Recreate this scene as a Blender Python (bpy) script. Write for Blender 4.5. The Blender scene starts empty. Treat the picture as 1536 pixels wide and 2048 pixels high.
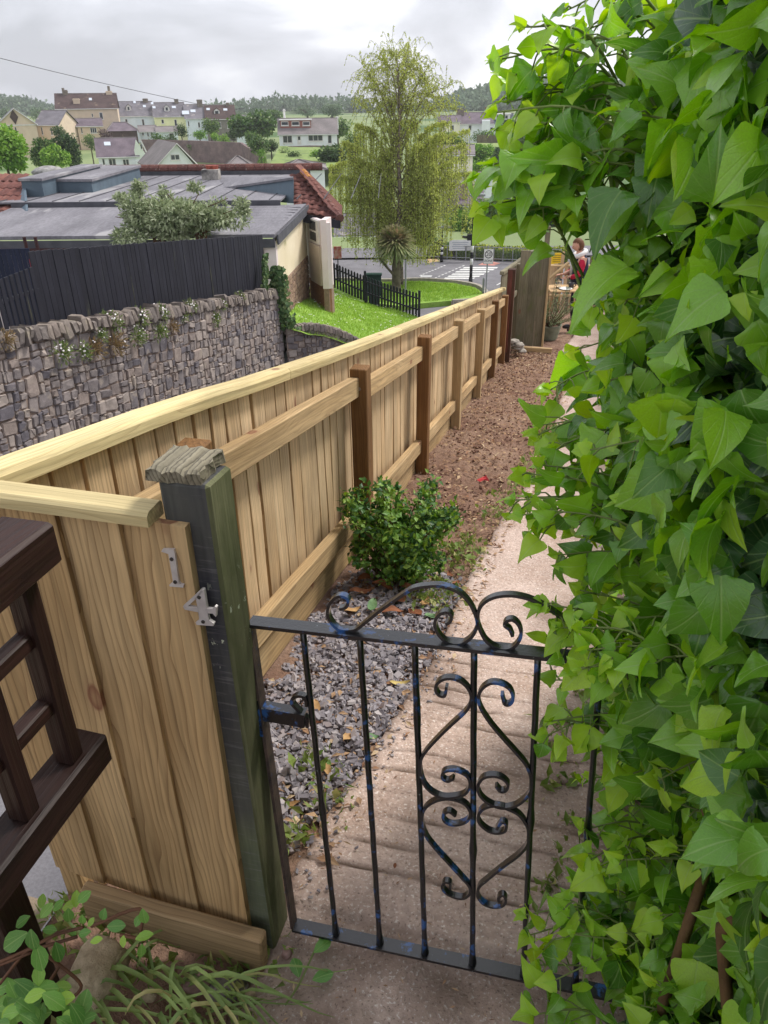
import bpy, bmesh, math, random
import numpy as np
from mathutils import Vector, Matrix, noise
R = random.Random(7)
S = bpy.context.scene
COL = S.collection
V = Vector
# ------------------------------------------------------------------ camera
FPX = 1500.0
CAM = V((0, 0, 1.62))
_z = -V((28.0, -2706.0, -1500.0)).normalized()      # world up in camera axes (right, up, back)
_f = V((0, 0, -1))
_y = (_f - _f.dot(_z) * _z).normalized()
_x = _y.cross(_z)
ROT = Matrix((_x, _y, _z))                           # camera axes -> world axes
cd = bpy.data.cameras.new('camera'); cam = bpy.data.objects.new('camera', cd); COL.objects.link(cam)
cam.matrix_world = Matrix.Translation(CAM) @ ROT.to_4x4()
cd.sensor_fit = 'HORIZONTAL'; cd.sensor_width = 36; cd.lens = FPX / 1536 * 36
cd.clip_start = 0.02; cd.clip_end = 4000
S.camera = cam
def ray(px, py): return ROT @ V(((px - 768) / FPX, -(py - 1024) / FPX, -1.0))
def at(px, py, t): return CAM + ray(px, py) * t
def at_z(px, py, z):
    d = ray(px, py); return CAM + d * ((z - CAM.z) / d.z)
def on(px, py, p, n):
    d = ray(px, py); return CAM + d * ((p - CAM).dot(n) / d.dot(n))
# ------------------------------------------------------------------ world and sun
SUN_EL, SUN_AZ = math.radians(52), math.radians(56)   # azimuth clockwise from +Y
w = bpy.data.worlds.new('World'); S.world = w; w.use_nodes = True
nt = w.node_tree; nt.nodes.clear()
def wn(t, **k):
    n = nt.nodes.new(t)
    for a, b in k.items(): setattr(n, a, b)
    return n
sky = wn('ShaderNodeTexSky', sky_type='NISHITA', sun_disc=False, sun_elevation=SUN_EL, sun_rotation=SUN_AZ, air_density=1.0, dust_density=3.0, ozone_density=1.0)
tc = wn('ShaderNodeTexCoord')
mp = wn('ShaderNodeMapping'); mp.inputs['Scale'].default_value = (1.5, 1.5, 3.4); mp.inputs['Location'].default_value = (0.3, 0.1, 0.25)
nt.links.new(tc.outputs['Generated'], mp.inputs[0])
n1 = wn('ShaderNodeTexNoise'); n1.inputs['Scale'].default_value = 2.1; n1.inputs['Detail'].default_value = 7; n1.inputs['Roughness'].default_value = .52; n1.inputs['Distortion'].default_value = .35
nt.links.new(mp.outputs[0], n1.inputs['Vector'])
cr = wn('ShaderNodeValToRGB'); e = cr.color_ramp.elements
e[0].position = .40; e[0].color = (2.85, 2.92, 3.2, 1); e[1].position = .60; e[1].color = (6.1, 6.15, 6.25, 1)
m_ = e.new(.50); m_.color = (3.9, 3.98, 4.35, 1)
nt.links.new(n1.outputs[0], cr.inputs[0])
mx = wn('ShaderNodeMix', data_type='RGBA'); mx.inputs['Factor'].default_value = .93
nt.links.new(sky.outputs[0], mx.inputs['A']); nt.links.new(cr.outputs[0], mx.inputs['B'])
bg = wn('ShaderNodeBackground'); bg.inputs['Strength'].default_value = .1
nt.links.new(mx.outputs['Result'], bg.inputs['Color'])
nt.links.new(bg.outputs[0], wn('ShaderNodeOutputWorld').inputs[0])
sl = bpy.data.lights.new('sun', 'SUN'); sl.energy = 1.5; sl.angle = math.radians(12); sl.color = (1, .96, .9)
so = bpy.data.objects.new('sun', sl); COL.objects.link(so)
sd = V((math.sin(SUN_AZ) * math.cos(SUN_EL), math.cos(SUN_AZ) * math.cos(SUN_EL), math.sin(SUN_EL)))
so.rotation_euler = (-sd).to_track_quat('-Z', 'Y').to_euler(); so.location = (0, 0, 30)
S.view_settings.view_transform = 'Standard'; S.view_settings.look = 'None'; S.view_settings.gamma = 1; S.view_settings.exposure = 1.18
S.render.engine = 'CYCLES'
S.cycles.use_denoising = True
S.cycles.max_bounces = 6; S.cycles.diffuse_bounces = 3; S.cycles.glossy_bounces = 2; S.cycles.transmission_bounces = 4; S.cycles.transparent_max_bounces = 6
S.cycles.caustics_reflective = False; S.cycles.caustics_refractive = False
# ------------------------------------------------------------------ materials
def lin(c):
    return tuple(((v / 255) / 12.92 if v <= 10 else ((v / 255 + .055) / 1.055) ** 2.4) for v in c)
MATS = {}
def nm(name):
    m = bpy.data.materials.new(name); m.use_nodes = True; t = m.node_tree
    MATS[name] = m
    return m, t, t.nodes['Principled BSDF']
class NT:
    def __init__(s, t): s.t = t
    def n(s, ty, ins=None, **k):
        o = s.t.nodes.new(ty)
        for a, b in k.items(): setattr(o, a, b)
        for a, b in (ins or {}).items(): s.i(o, a, b)
        return o
    def i(s, o, a, b):
        if isinstance(b, bpy.types.NodeSocket): s.t.links.new(b, o.inputs[a])
        elif isinstance(b, bpy.types.Node): s.t.links.new(b.outputs[0], o.inputs[a])
        else:
            if isinstance(b, tuple) and len(b) == 3 and o.inputs[a].type == 'RGBA': b = b + (1,)
            o.inputs[a].default_value = b
    def math(s, op, a, b=0.0, c=None):
        o = s.n('ShaderNodeMath', operation=op); s.i(o, 0, a); s.i(o, 1, b)
        if c is not None: s.i(o, 2, c)
        return o.outputs[0]
    def mix(s, f, a, b, blend='MIX'):
        o = s.n('ShaderNodeMix', data_type='RGBA', blend_type=blend)
        s.i(o, 0, f); s.i(o, 6, a); s.i(o, 7, b); return o.outputs[2]
    def ramp(s, f, stops):
        o = s.n('ShaderNodeValToRGB'); s.i(o, 0, f); el = o.color_ramp.elements
        el[0].position = stops[0][0]; el[-1].position = stops[-1][0]
        for p, c in stops[1:-1]: el.new(p)
        for q, (p, c) in zip(el, stops): q.color = (c, c, c, 1) if isinstance(c, (int, float)) else c + (1,)
        return o.outputs[0]
    def noise(s, vec, scale, detail=5, rough=.55, dist=0):
        o = s.n('ShaderNodeTexNoise'); s.i(o, 'Vector', vec); s.i(o, 'Scale', scale); s.i(o, 'Detail', detail); s.i(o, 'Roughness', rough); s.i(o, 'Distortion', dist)
        return o.outputs[0]
    def coord(s, scale=(1, 1, 1), which='Object', rnd=True):
        c = s.n('ShaderNodeTexCoord').outputs[which]
        if rnd:
            oi = s.n('ShaderNodeObjectInfo').outputs['Random']
            r = s.math('MULTIPLY', oi, 37.0)
            cb = s.n('ShaderNodeCombineXYZ', {0: r, 1: r, 2: r})
            a = s.n('ShaderNodeVectorMath', {0: c, 1: cb.outputs[0]}, operation='ADD'); c = a.outputs[0]
        mp = s.n('ShaderNodeMapping', {0: c}); mp.inputs['Scale'].default_value = scale
        return mp.outputs[0]
    def var(s, col, amt):      # per object brightness variation
        oi = s.n('ShaderNodeObjectInfo').outputs['Random']
        v = s.math('MULTIPLY_ADD', oi, 2 * amt, 1 - amt)
        h = s.n('ShaderNodeHueSaturation', {'Value': v, 'Color': col}); return h.outputs[0]
    def bump(s, h, strength, dist=.01):
        b = s.n('ShaderNodeBump', {'Height': h, 'Strength': strength, 'Distance': dist}); return b.outputs[0]
def mat(name, c1, c2=None, scale=6, rough=.85, bump=.25, stretch=(1, 1, 1), rnd=.12, spec=.25, metal=0, spots=None, bdist=.01, detail=6, fine=None):
    m, t, p = nm(name); N = NT(t)
    c1 = lin(c1); c2 = lin(c2) if c2 else tuple(v * .7 for v in c1)
    vec = N.coord(stretch)
    f = N.noise(vec, scale, detail)
    col = N.ramp(f, [(.32, c1), (.68, c2)])
    if fine:
        ff = N.noise(vec, fine, 3); col = N.mix(.6, col, N.ramp(ff, [(.35, .72), (.65, 1.12)]), 'MULTIPLY')
    if spots:                    # (colour, scale, threshold)
        g = N.noise(vec, spots[1], 4); k = N.ramp(g, [(spots[2], 0.0), (spots[2] + .06, 1.0)])
        col = N.mix(k, col, lin(spots[0]))
    if rnd: col = N.var(col, rnd)
    N.i(p, 'Base Color', col); N.i(p, 'Roughness', rough); N.i(p, 'Metallic', metal); N.i(p, 'Specular IOR Level', spec)
    if bump:
        h = N.noise(vec, scale * 3.1, 6, .65); N.i(p, 'Normal', N.bump(h, bump, bdist))
    return m
def wood(name, c1, c2, dark=None, rnd=.14, ring=14, rough=.75, bump=.35, moss=None, knots=True, sat=1, grain=1.0, wear=None, streak=None):
    """timber with its grain along local Z"""
    m, t, p = nm(name); N = NT(t)
    c1, c2 = lin(c1), lin(c2); dk = lin(dark) if dark else tuple(v * .5 for v in c2)
    vec = N.coord((1, 1, 1))
    warp = N.noise(N.coord((7, 7, 1.3)), 1.0, 3, .45)
    sx = N.n('ShaderNodeSeparateXYZ', {0: vec})
    rr = N.math('ADD', N.math('ADD', N.math('MULTIPLY', sx.outputs[0], ring * 5.5), N.math('MULTIPLY', sx.outputs[1], ring * 3.0)), N.math('MULTIPLY', warp, 11.0))
    ringv = N.math('POWER', N.math('FRACT', rr), 4.0)
    fib = N.noise(N.coord((90, 90, 2.2)), 1.0, 4, .6)
    blot = N.noise(N.coord((5, 5, 1.6)), 1.0, 4)
    col = N.mix(N.ramp(blot, [(.3, 0.0), (.72, 1.0)]), c1, c2)
    col = N.mix(N.math('MULTIPLY', ringv, .42 * grain), col, dk)
    col = N.mix(.7, col, N.ramp(fib, [(.28, .55), (.72, 1.25)]), 'MULTIPLY')
    st = N.noise(N.coord((2.2, 2.2, 1.1)), 1.0, 5, .7); col = N.mix(.55, col, N.ramp(st, [(.34, .68), (.6, 1.1)]), 'MULTIPLY')
    if knots:
        kn = N.noise(N.coord((20, 20, 14)), 1.0, 2)
        vo = N.n('ShaderNodeTexVoronoi', {'Vector': N.coord((6, 6, 3.0)), 'Scale': 1.0})
        kd = N.math('ADD', vo.outputs['Distance'], N.math('MULTIPLY', kn, .05))
        k = N.ramp(kd, [(.06, .5), (.11, .85), (.135, .15), (.20, 0.0)])
        col = N.mix(k, col, lin((124, 76, 58)))
    if moss:
        g = N.noise(N.coord((7, 7, 3)), 1.0, 5, .65); col = N.mix(N.ramp(g, [(moss[1], 0.0), (moss[1] + .14, 1.0)]), col, lin(moss[0]))
    if wear:
        g = N.noise(N.coord((60, 60, 9)), 1.0, 5, .7); col = N.mix(N.ramp(g, [(wear[1], 0.0), (wear[1] + .06, 1.0)]), col, lin(wear[0]))
    if streak:
        g = N.noise(N.coord((9, 9, .7)), 1.0, 4, .6); col = N.mix(N.ramp(g, [(streak[1], 0.0), (streak[1] + .1, .8)]), col, lin(streak[0]))
    if rnd: col = N.var(col, rnd)
    N.i(p, 'Base Color', col); N.i(p, 'Roughness', rough); N.i(p, 'Specular IOR Level', .25)
    N.i(p, 'Normal', N.bump(N.math('ADD', fib, N.math('MULTIPLY', ringv, .25)), bump, .004))
    return m
def leafmat(name, stops, rough=.45, trans=.35, spec=.4, veins=False, hue=0.0, coat=0):
    """leaf colours picked per leaf (face attribute rnd, or the object's own random)"""
    m, t, p = nm(name); N = NT(t)
    at_ = N.n('ShaderNodeAttribute', attribute_name='rnd').outputs['Fac']
    oi = N.n('ShaderNodeObjectInfo').outputs['Random']
    f = N.math('FRACT', N.math('ADD', at_, N.math('MULTIPLY', oi, .999)))
    col = N.ramp(f, [(q, lin(c)) for q, c in stops])
    nz = N.noise(N.coord((1, 1, 1)), 30, 3); col = N.mix(.5, col, N.ramp(nz, [(.3, .8), (.7, 1.15)]), 'MULTIPLY')
    if veins:
        uv = N.n('ShaderNodeUVMap').outputs[0]; sx = N.n('ShaderNodeSeparateXYZ', {0: uv})
        ax = N.math('ABSOLUTE', sx.outputs[0]); y = sx.outputs[1]
        mid = N.ramp(ax, [(.004, 1.0), (.028, 0.0)])
        ang = N.math('ARCTAN2', ax, N.math('ADD', y, .06))
        rv = N.math('ABSOLUTE', N.math('SUBTRACT', N.math('FRACT', N.math('MULTIPLY', ang, 2.6)), .5))
        rad = N.ramp(rv, [(.0, 1.0), (.07, 0.0)])
        side = N.math('ABSOLUTE', N.math('SUBTRACT', N.math('FRACT', N.math('SUBTRACT', N.math('MULTIPLY', y, 6.0), N.math('MULTIPLY', ax, 5.0))), .5))
        sd_ = N.ramp(side, [(.0, 1.0), (.06, 0.0)])
        v = N.math('MAXIMUM', mid, N.math('MAXIMUM', N.math('MULTIPLY', rad, .55), N.math('MULTIPLY', sd_, .25)))
        col = N.mix(N.math('MULTIPLY', v, .42), col, lin((178, 204, 128)))
        N.i(p, 'Normal', N.bump(N.math('ADD', N.math('MULTIPLY', v, -1.0), N.math('MULTIPLY', nz, .4)), .3, .003))
    N.i(p, 'Base Color', col); N.i(p, 'Roughness', rough); N.i(p, 'Specular IOR Level', spec)
    if coat: N.i(p, 'Coat Weight', coat); N.i(p, 'Coat Roughness', .22)
    if trans:
        tb = N.n('ShaderNodeBsdfTranslucent', {'Color': N.n('ShaderNodeHueSaturation', {'Saturation': 1.15, 'Value': 1.25, 'Hue': .49, 'Color': col}).outputs[0]})
        ms = N.n('ShaderNodeMixShader'); N.i(ms, 0, trans); t.links.new(p.outputs[0], ms.inputs[1]); t.links.new(tb.outputs[0], ms.inputs[2])
        out = [q for q in t.nodes if q.type == 'OUTPUT_MATERIAL'][0]; t.links.new(ms.outputs[0], out.inputs[0])
    return m
def plain(name, c, rough=.6, metal=0, spec=.4, alpha=None):
    m, t, p = nm(name); N = NT(t)
    nz = N.noise(N.coord((1, 1, 1)), 9, 4)
    N.i(p, 'Base Color', N.mix(.5, lin(c), N.ramp(nz, [(.3, tuple(v * .82 for v in lin(c))), (.7, tuple(min(1, v * 1.1) for v in lin(c)))])))
    N.i(p, 'Roughness', rough); N.i(p, 'Metallic', metal); N.i(p, 'Specular IOR Level', spec)
    return m
def emesh(*a): pass
# ------------------------------------------------------------------ objects
def tag(o, label=None, cat=None, group=None, kind=None):
    if label: o['label'] = label
    if cat: o['category'] = cat
    if group: o['group'] = group
    if kind: o['kind'] = kind
    return o
def empty(name, loc, label=None, cat=None, group=None, kind=None):
    o = bpy.data.objects.new(name, None); COL.objects.link(o); o.location = loc; o.empty_display_size = .1
    return tag(o, label, cat, group, kind)
def adopt(o, parent):
    if parent is not None:
        o.parent = parent
        p, m = parent, Matrix()
        chain = []
        while p is not None: chain.append(p); p = p.parent
        for q in reversed(chain): m = m @ q.matrix_parent_inverse @ q.matrix_basis
        o.matrix_parent_inverse = m.inverted()
    return o
def link(name, me, material, parent=None, matrix=None):
    o = bpy.data.objects.new(name, me); COL.objects.link(o)
    if matrix is not None: o.matrix_basis = matrix
    if material is not None and not me.materials: me.materials.append(material)
    adopt(o, parent)
    return o
class MB:
    """collects polygons for ONE mesh object"""
    def __init__(s): s.v, s.f, s.r, s.uv, s.sm = [], [], [], [], []
    def add(s, vs, fs, rnd=0.0, uv=None):
        b = len(s.v); s.v.extend([tuple(v) for v in vs]); s.f.extend([tuple(i + b for i in f) for f in fs]); s.r.extend([rnd] * len(fs))
        if uv is not None: s.uv.extend(uv)
        return s
    def box(s, c, size, rot=None):
        sx, sy, sz = [q / 2 for q in size]; M = rot or Matrix.Identity(3)
        vs = [V(c) + M @ V((x * sx, y * sy, z * sz)) for x in (-1, 1) for y in (-1, 1) for z in (-1, 1)]
        return s.add(vs, [(0, 1, 3, 2), (4, 6, 7, 5), (0, 4, 5, 1), (2, 3, 7, 6), (0, 2, 6, 4), (1, 5, 7, 3)])
    def box2(s, a, b): return s.box([(p + q) / 2 for p, q in zip(a, b)], [abs(q - p) for p, q in zip(a, b)])
    def tube(s, pts, r, n=6, cap=True, flat=None):
        pts = [V(p) for p in pts]; k = len(pts); rs = r if isinstance(r, (list, tuple)) else [r] * k
        b = len(s.v); prev = None; vs = []
        for i, p in enumerate(pts):
            d = (pts[min(i + 1, k - 1)] - pts[max(i - 1, 0)])
            d = d.normalized() if d.length > 1e-9 else V((0, 0, 1))
            if prev is None:
                a = d.orthogonal().normalized()
            else:
                a = prev - d * prev.dot(d); a = a.normalized() if a.length > 1e-6 else d.orthogonal().normalized()
            prev = a; c = d.cross(a)
            for j in range(n):
                th = 2 * math.pi * j / n; vs.append(p + (a * math.cos(th) + c * math.sin(th)) * rs[i])
        fs = [(i * n + j, i * n + (j + 1) % n, (i + 1) * n + (j + 1) % n, (i + 1) * n + j) for i in range(k - 1) for j in range(n)]
        if cap: fs += [tuple(range(n - 1, -1, -1)), tuple((k - 1) * n + j for j in range(n))]
        return s.add(vs, fs)
    def ribbon(s, pts, nrm, wd, th):
        """flat bar on edge: wd along nrm, th in the plane of the curve"""
        k = len(pts); vs = []
        for i, p in enumerate(pts):
            d = (pts[min(i + 1, k - 1)] - pts[max(i - 1, 0)]).normalized(); q = d.cross(nrm).normalized()
            for a, b in ((-1, -1), (1, -1), (1, 1), (-1, 1)): vs.append(p + nrm * (a * wd / 2) + q * (b * th / 2))
        fs = [(i * 4 + j, i * 4 + (j + 1) % 4, i * 4 + 4 + (j + 1) % 4, i * 4 + 4 + j) for i in range(k - 1) for j in range(4)]
        fs += [(3, 2, 1, 0), tuple((k - 1) * 4 + j for j in range(4))]
        return s.add(vs, fs)
    def mesh(s, name, smooth=False):
        me = bpy.data.meshes.new(name); me.from_pydata(s.v, [], s.f)
        if any(s.r):
            a = me.attributes.new('rnd', 'FLOAT', 'FACE'); a.data.foreach_set('value', s.r)
        if s.uv and len(s.uv) == len(s.v):
            u = me.uv_layers.new(name='UVMap'); idx = np.empty(len(me.loops), dtype=np.int32); me.loops.foreach_get('vertex_index', idx)
            u.data.foreach_set('uv', np.array(s.uv, dtype=np.float32)[idx].ravel())
        if smooth: me.polygons.foreach_set('use_smooth', [True] * len(me.polygons))
        return me
    def build(s, name, material, parent=None, smooth=False):
        return link(name, s.mesh(name, smooth), material, parent)
_cache = {}
def bevel_box(sx, sy, sz, bev, jit=0, seed=0):
    key = (round(sx, 4), round(sy, 4), round(sz, 4), bev, jit, seed)
    if key in _cache: return _cache[key]
    bm = bmesh.new(); bmesh.ops.create_cube(bm, size=1)
    for v in bm.verts: v.co = V((v.co.x * sx, v.co.y * sy, v.co.z * sz))
    if bev: bmesh.ops.bevel(bm, geom=list(bm.edges), offset=bev, segments=1, affect='EDGES', profile=.5)
    if jit:
        rr = random.Random(seed)
        for v in bm.verts: v.co += V((rr.uniform(-jit, jit), rr.uniform(-jit, jit), rr.uniform(-jit, jit)))
    me = bpy.data.meshes.new('block'); bm.to_mesh(me); bm.free(); _cache[key] = me
    return me
def frame(z, x, o):
    z = V(z).normalized(); x = V(x); x = (x - z * x.dot(z)).normalized(); y = z.cross(x)
    m = Matrix((x, y, z)).transposed().to_4x4(); m.translation = o; return m
def beam(name, p0, p1, wx, wy, material, parent, xdir=(1, 0, 0), bev=.004, jit=0, seed=0):
    """timber from p0 to p1, grain along its length; wx along xdir, wy across"""
    p0, p1 = V(p0), V(p1); L = (p1 - p0).length
    me = bevel_box(wx, wy, L, bev, jit, seed)
    if me.materials and me.materials[0] is not material: me = me.copy(); me.materials.clear()
    return link(name, me, material, parent, frame(p1 - p0, xdir, (p0 + p1) / 2))
def smooth_curve(pts, n=6):
    pts = [V(p) for p in pts]; out = []
    for i in range(len(pts) - 1):
        p0, p1, p2, p3 = pts[max(i - 1, 0)], pts[i], pts[i + 1], pts[min(i + 2, len(pts) - 1)]
        for k in range(n):
            t = k / n
            out.append(.5 * ((2 * p1) + (p2 - p0) * t + (2 * p0 - 5 * p1 + 4 * p2 - p3) * t * t + (3 * p1 - p0 - 3 * p2 + p3) * t ** 3))
    out.append(pts[-1]); return out
def grid(name, nx, ny, fn, material, parent=None, smooth=True, kind='structure'):
    vs = [fn(i / nx, j / ny) for j in range(ny + 1) for i in range(nx + 1)]
    fs = [(j * (nx + 1) + i, j * (nx + 1) + i + 1, (j + 1) * (nx + 1) + i + 1, (j + 1) * (nx + 1) + i) for j in range(ny) for i in range(nx)]
    b = MB(); b.add(vs, fs); o = b.build(name, material, parent, smooth)
    if kind: o['kind'] = kind
    return o
def fbm(x, y, z=0.0, o=4): return noise.fractal(V((x, y, z)), 1.0, 2.0, o)
def rnd_dir(r, up=0.0):
    while True:
        v = V((r.uniform(-1, 1), r.uniform(-1, 1), r.uniform(-1, 1)))
        if .05 < v.length < 1:
            v.normalize(); v.z += up; return v.normalized()
def quad_leaf(b, p, d, n, L, W, rnd, fold=.25):
    """pointed leaf of four triangles: base p, direction d, normal n"""
    s = d.cross(n)
    s = s.normalized() if s.length > 1e-6 else d.orthogonal().normalized()
    n = s.cross(d)
    b.add([p, p + d * L * .45 + s * W / 2 + n * L * fold * .3, p + d * L - n * L * fold * .5, p + d * L * .45 - s * W / 2 + n * L * fold * .3, p + d * L * .5], [(0, 1, 4), (1, 2, 4), (2, 3, 4), (3, 0, 4)], rnd,
          [(0, 0), (.4, .45), (0, 1), (-.4, .45), (0, .5)])
# ------------------------------------------------------------------ garden frame: s runs down the fence, lat to the right of it
U = V((.25, .968, 0)).normalized(); NR = V((U.y, -U.x, 0)); F0 = V((-.94, 0, 0)); F0 = F0 - U * F0.dot(U); ZU = V((0, 0, 1))
def gz(s):
    if s < .75: return .03 * min(1, (.75 - s))
    k = max(0, s - .97)
    return -.172 * (s - .97) if s > 1.15 else -.172 * k * k / .36 if s > .97 else 0.0
def W(s, lat, h=0.0): return F0 + U * s + NR * lat + V((0, 0, gz(s) + h))
def WF(s, lat, h=0.0): return F0 + U * s + NR * lat + V((0, 0, -.172 * (s - .97) + h))   # along the fence line the slope is even
def sl(p):
    q = p - F0; return q.dot(U), q.dot(NR)
def pg(px, py):          # pixel -> garden slope
    n = V((.172 * U.x, .172 * U.y, 1)); return on(px, py, V((0, 0, .172 * .97)), n)
# materials
M_fence = wood('fence_timber', (214, 188, 150), (194, 164, 124), (138, 104, 72), rnd=.14, ring=16)
M_rail = wood('rail_timber', (200, 172, 130), (172, 142, 100), (116, 88, 58), rnd=.1, ring=18)
M_cap = wood('cap_timber', (226, 208, 158), (206, 184, 132), (160, 132, 88), rnd=.05, ring=22, knots=True)
M_post = wood('post_timber', (140, 104, 66), (112, 78, 46), (66, 44, 26), rnd=.18, ring=12)
M_panel = wood('panel_timber', (204, 174, 130), (178, 146, 102), (112, 80, 50), rnd=.08, ring=13, grain=1.5)
M_kick = wood('kick_timber', (178, 152, 116), (146, 120, 88), (92, 70, 48), rnd=.08)
M_grey = wood('grey_timber', (140, 130, 108), (110, 106, 84), (70, 66, 54), rnd=.14, ring=10, moss=((104, 106, 70), .56))
M_capold = wood('old_cap_timber', (150, 142, 122), (116, 108, 90), (44, 38, 32), rnd=.05, ring=20, bump=.9, grain=1.9, knots=False, moss=((104, 104, 72), .62))
M_dkpost = wood('dark_post_timber', (92, 62, 46), (66, 46, 36), (40, 30, 26), rnd=.1)
M_brown = wood('brown_stain_timber', (58, 37, 31), (42, 27, 24), (25, 17, 16), rnd=.08, ring=10, rough=.5, bump=.8, knots=False, wear=((112, 82, 72), .68))
def gatepost_mat():
    m, t, p = nm('gatepost_timber'); N = NT(t)
    g = N.noise(N.coord((6, 6, 2.4), rnd=False), 1.3, 5, .6); fib = N.noise(N.coord((110, 110, 5), rnd=False), 1.0, 4)
    obj = N.n('ShaderNodeTexCoord').outputs['Object']; sx = N.n('ShaderNodeSeparateXYZ', {0: obj})
    nz = N.n('ShaderNodeTexCoord').outputs['Normal']; nx = N.n('ShaderNodeSeparateXYZ', {0: nz})
    green = N.mix(N.ramp(g, [(.3, 0.0), (.7, 1.0)]), lin((70, 78, 46)), lin((138, 136, 106)))
    dark = N.mix(N.ramp(g, [(.35, 0.0), (.6, 1.0)]), lin((66, 66, 72)), lin((88, 88, 82)))
    lowdark = N.mix(N.ramp(g, [(.3, 0.0), (.62, 1.0)]), lin((80, 88, 76)), lin((116, 120, 92)))
    dark = N.mix(N.ramp(N.math('ADD', sx.outputs[2], N.math('MULTIPLY', g, .25)), [(.0, 1.0), (.12, 0.0)]), dark, lowdark)
    scr = N.noise(N.n('ShaderNodeMapping', {0: N.coord((1, 1, 1), rnd=False), 'Rotation': (0, .7, 0), 'Scale': (14, 14, 190)}).outputs[0], 1.0, 3)
    dark = N.mix(N.ramp(scr, [(.56, 0.0), (.68, .4)]), dark, lin((126, 124, 124)))
    col = N.mix(N.ramp(N.math('ADD', nx.outputs[0], N.math('MULTIPLY', g, .3)), [(.3, 0.0), (.62, 1.0)]), dark, green)  # faces towards the path turn green, the others stay dark
    chip = N.noise(N.coord((1, 1, .55), rnd=False), 55, 4, .7); band = N.ramp(N.math('ABSOLUTE', N.math('SUBTRACT', sx.outputs[2], .40)), [(.05, 1.0), (.1, 0.0)])
    col = N.mix(N.math('MULTIPLY', N.ramp(chip, [(.62, 0.0), (.65, 1.0)]), band), col, lin((196, 202, 180)))
    col = N.mix(.5, col, N.ramp(fib, [(.3, .6), (.7, 1.2)]), 'MULTIPLY')
    N.i(p, 'Base Color', col); N.i(p, 'Roughness', .8); N.i(p, 'Normal', N.bump(fib, .6, .004)); N.i(p, 'Specular IOR Level', .2)
    return m
M_gpost = gatepost_mat()
# ------------------------------------------------------------------ ground of the garden
def soil_mat():
    m, t, p = nm('red_soil'); N = NT(t); v = N.coord(rnd=False)
    a = N.noise(v, 2.2, 5); b = N.noise(v, 46, 5, .7)
    col = N.mix(N.ramp(a, [(.35, 0.0), (.65, 1.0)]), lin((122, 94, 80)), lin((150, 124, 106)))
    col = N.mix(.8, col, N.ramp(b, [(.3, .62), (.7, 1.3)]), 'MULTIPLY')
    N.i(p, 'Base Color', col); N.i(p, 'Roughness', .95); N.i(p, 'Normal', N.bump(b, .8, .02)); N.i(p, 'Specular IOR Level', .1); return m
def conc_mat():
    m, t, p = nm('path_concrete'); N = NT(t); v = N.coord(rnd=False)
    a = N.noise(v, 1.7, 5); b = N.noise(v, 60, 4, .6); c = N.noise(v, 140, 2, .5); d = N.noise(v, 5, 6, .65)
    col = N.mix(N.ramp(a, [(.35, 0.0), (.66, 1.0)]), lin((204, 182, 170)), lin((182, 160, 148)))
    col = N.mix(N.ramp(d, [(.42, 0.0), (.72, .85)]), col, lin((168, 142, 126)))
    col = N.mix(.75, col, N.ramp(b, [(.3, .72), (.7, 1.2)]), 'MULTIPLY')
    col = N.mix(N.ramp(c, [(.60, 0.0), (.68, .75)]), col, lin((232, 222, 214)))
    col = N.mix(N.ramp(c, [(.30, .6), (.38, .0)]), col, lin((84, 70, 62)))
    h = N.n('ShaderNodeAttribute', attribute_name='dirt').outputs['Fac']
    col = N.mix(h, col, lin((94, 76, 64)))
    N.i(p, 'Base Color', col); N.i(p, 'Roughness', .88); N.i(p, 'Normal', N.bump(N.math('ADD', b, N.math('MULTIPLY', c, .6)), .55, .008)); N.i(p, 'Specular IOR Level', .2); return m
M_soil, M_conc = soil_mat(), conc_mat()
PL = [(-4, .35), (.7, .38), (.95, .40), (1.25, .40), (1.42, .44), (1.73, .48), (2.05, .53), (2.5, .54), (3.04, .56), (3.9, .64), (4.55, .74), (5.73, .82), (8.77, .86), (11.6, .74), (14, .9), (30, 1.2)]
def path_left(s):
    for (a, b), (c, d) in zip(PL, PL[1:]):
        if a <= s <= c: return b + (d - b) * (s - a) / (c - a)
    return PL[-1][1]
def soil_h(s, lat):
    h = -.035 + .024 * fbm(s * 2.2, lat * 2.2) + .026 * fbm(s * 11, lat * 11, 3)
    if lat < .25: h -= .05 * (1 - lat / .25) * (1 if s < 3 else .2)
    return h
def gs(i, j):
    s = -6 + j * 34; lat = -.13 + i * 7.0
    return W(s, lat, -.07 + .02 * fbm(s, lat))
grid('garden_ground', 40, 120, gs, M_soil)
grid('yard_ground', 24, 40, lambda i, j: W(-6 + 6.86 * j, -3.2 + 3.1 * i, -.012 + .015 * fbm(i * 30, j * 60)), mat('yard_grit', (176, 160, 140), (136, 118, 98), 14, .95, .8, rnd=0, fine=60))
def sf(i, j):
    s = .3 + 13.5 * j ** 1.5; e = path_left(s) + .06; lat = -.12 + (e + .12) * i; return W(s, lat, soil_h(s, lat))
grid('soil_bed', 44, 420, sf, M_soil)
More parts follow.
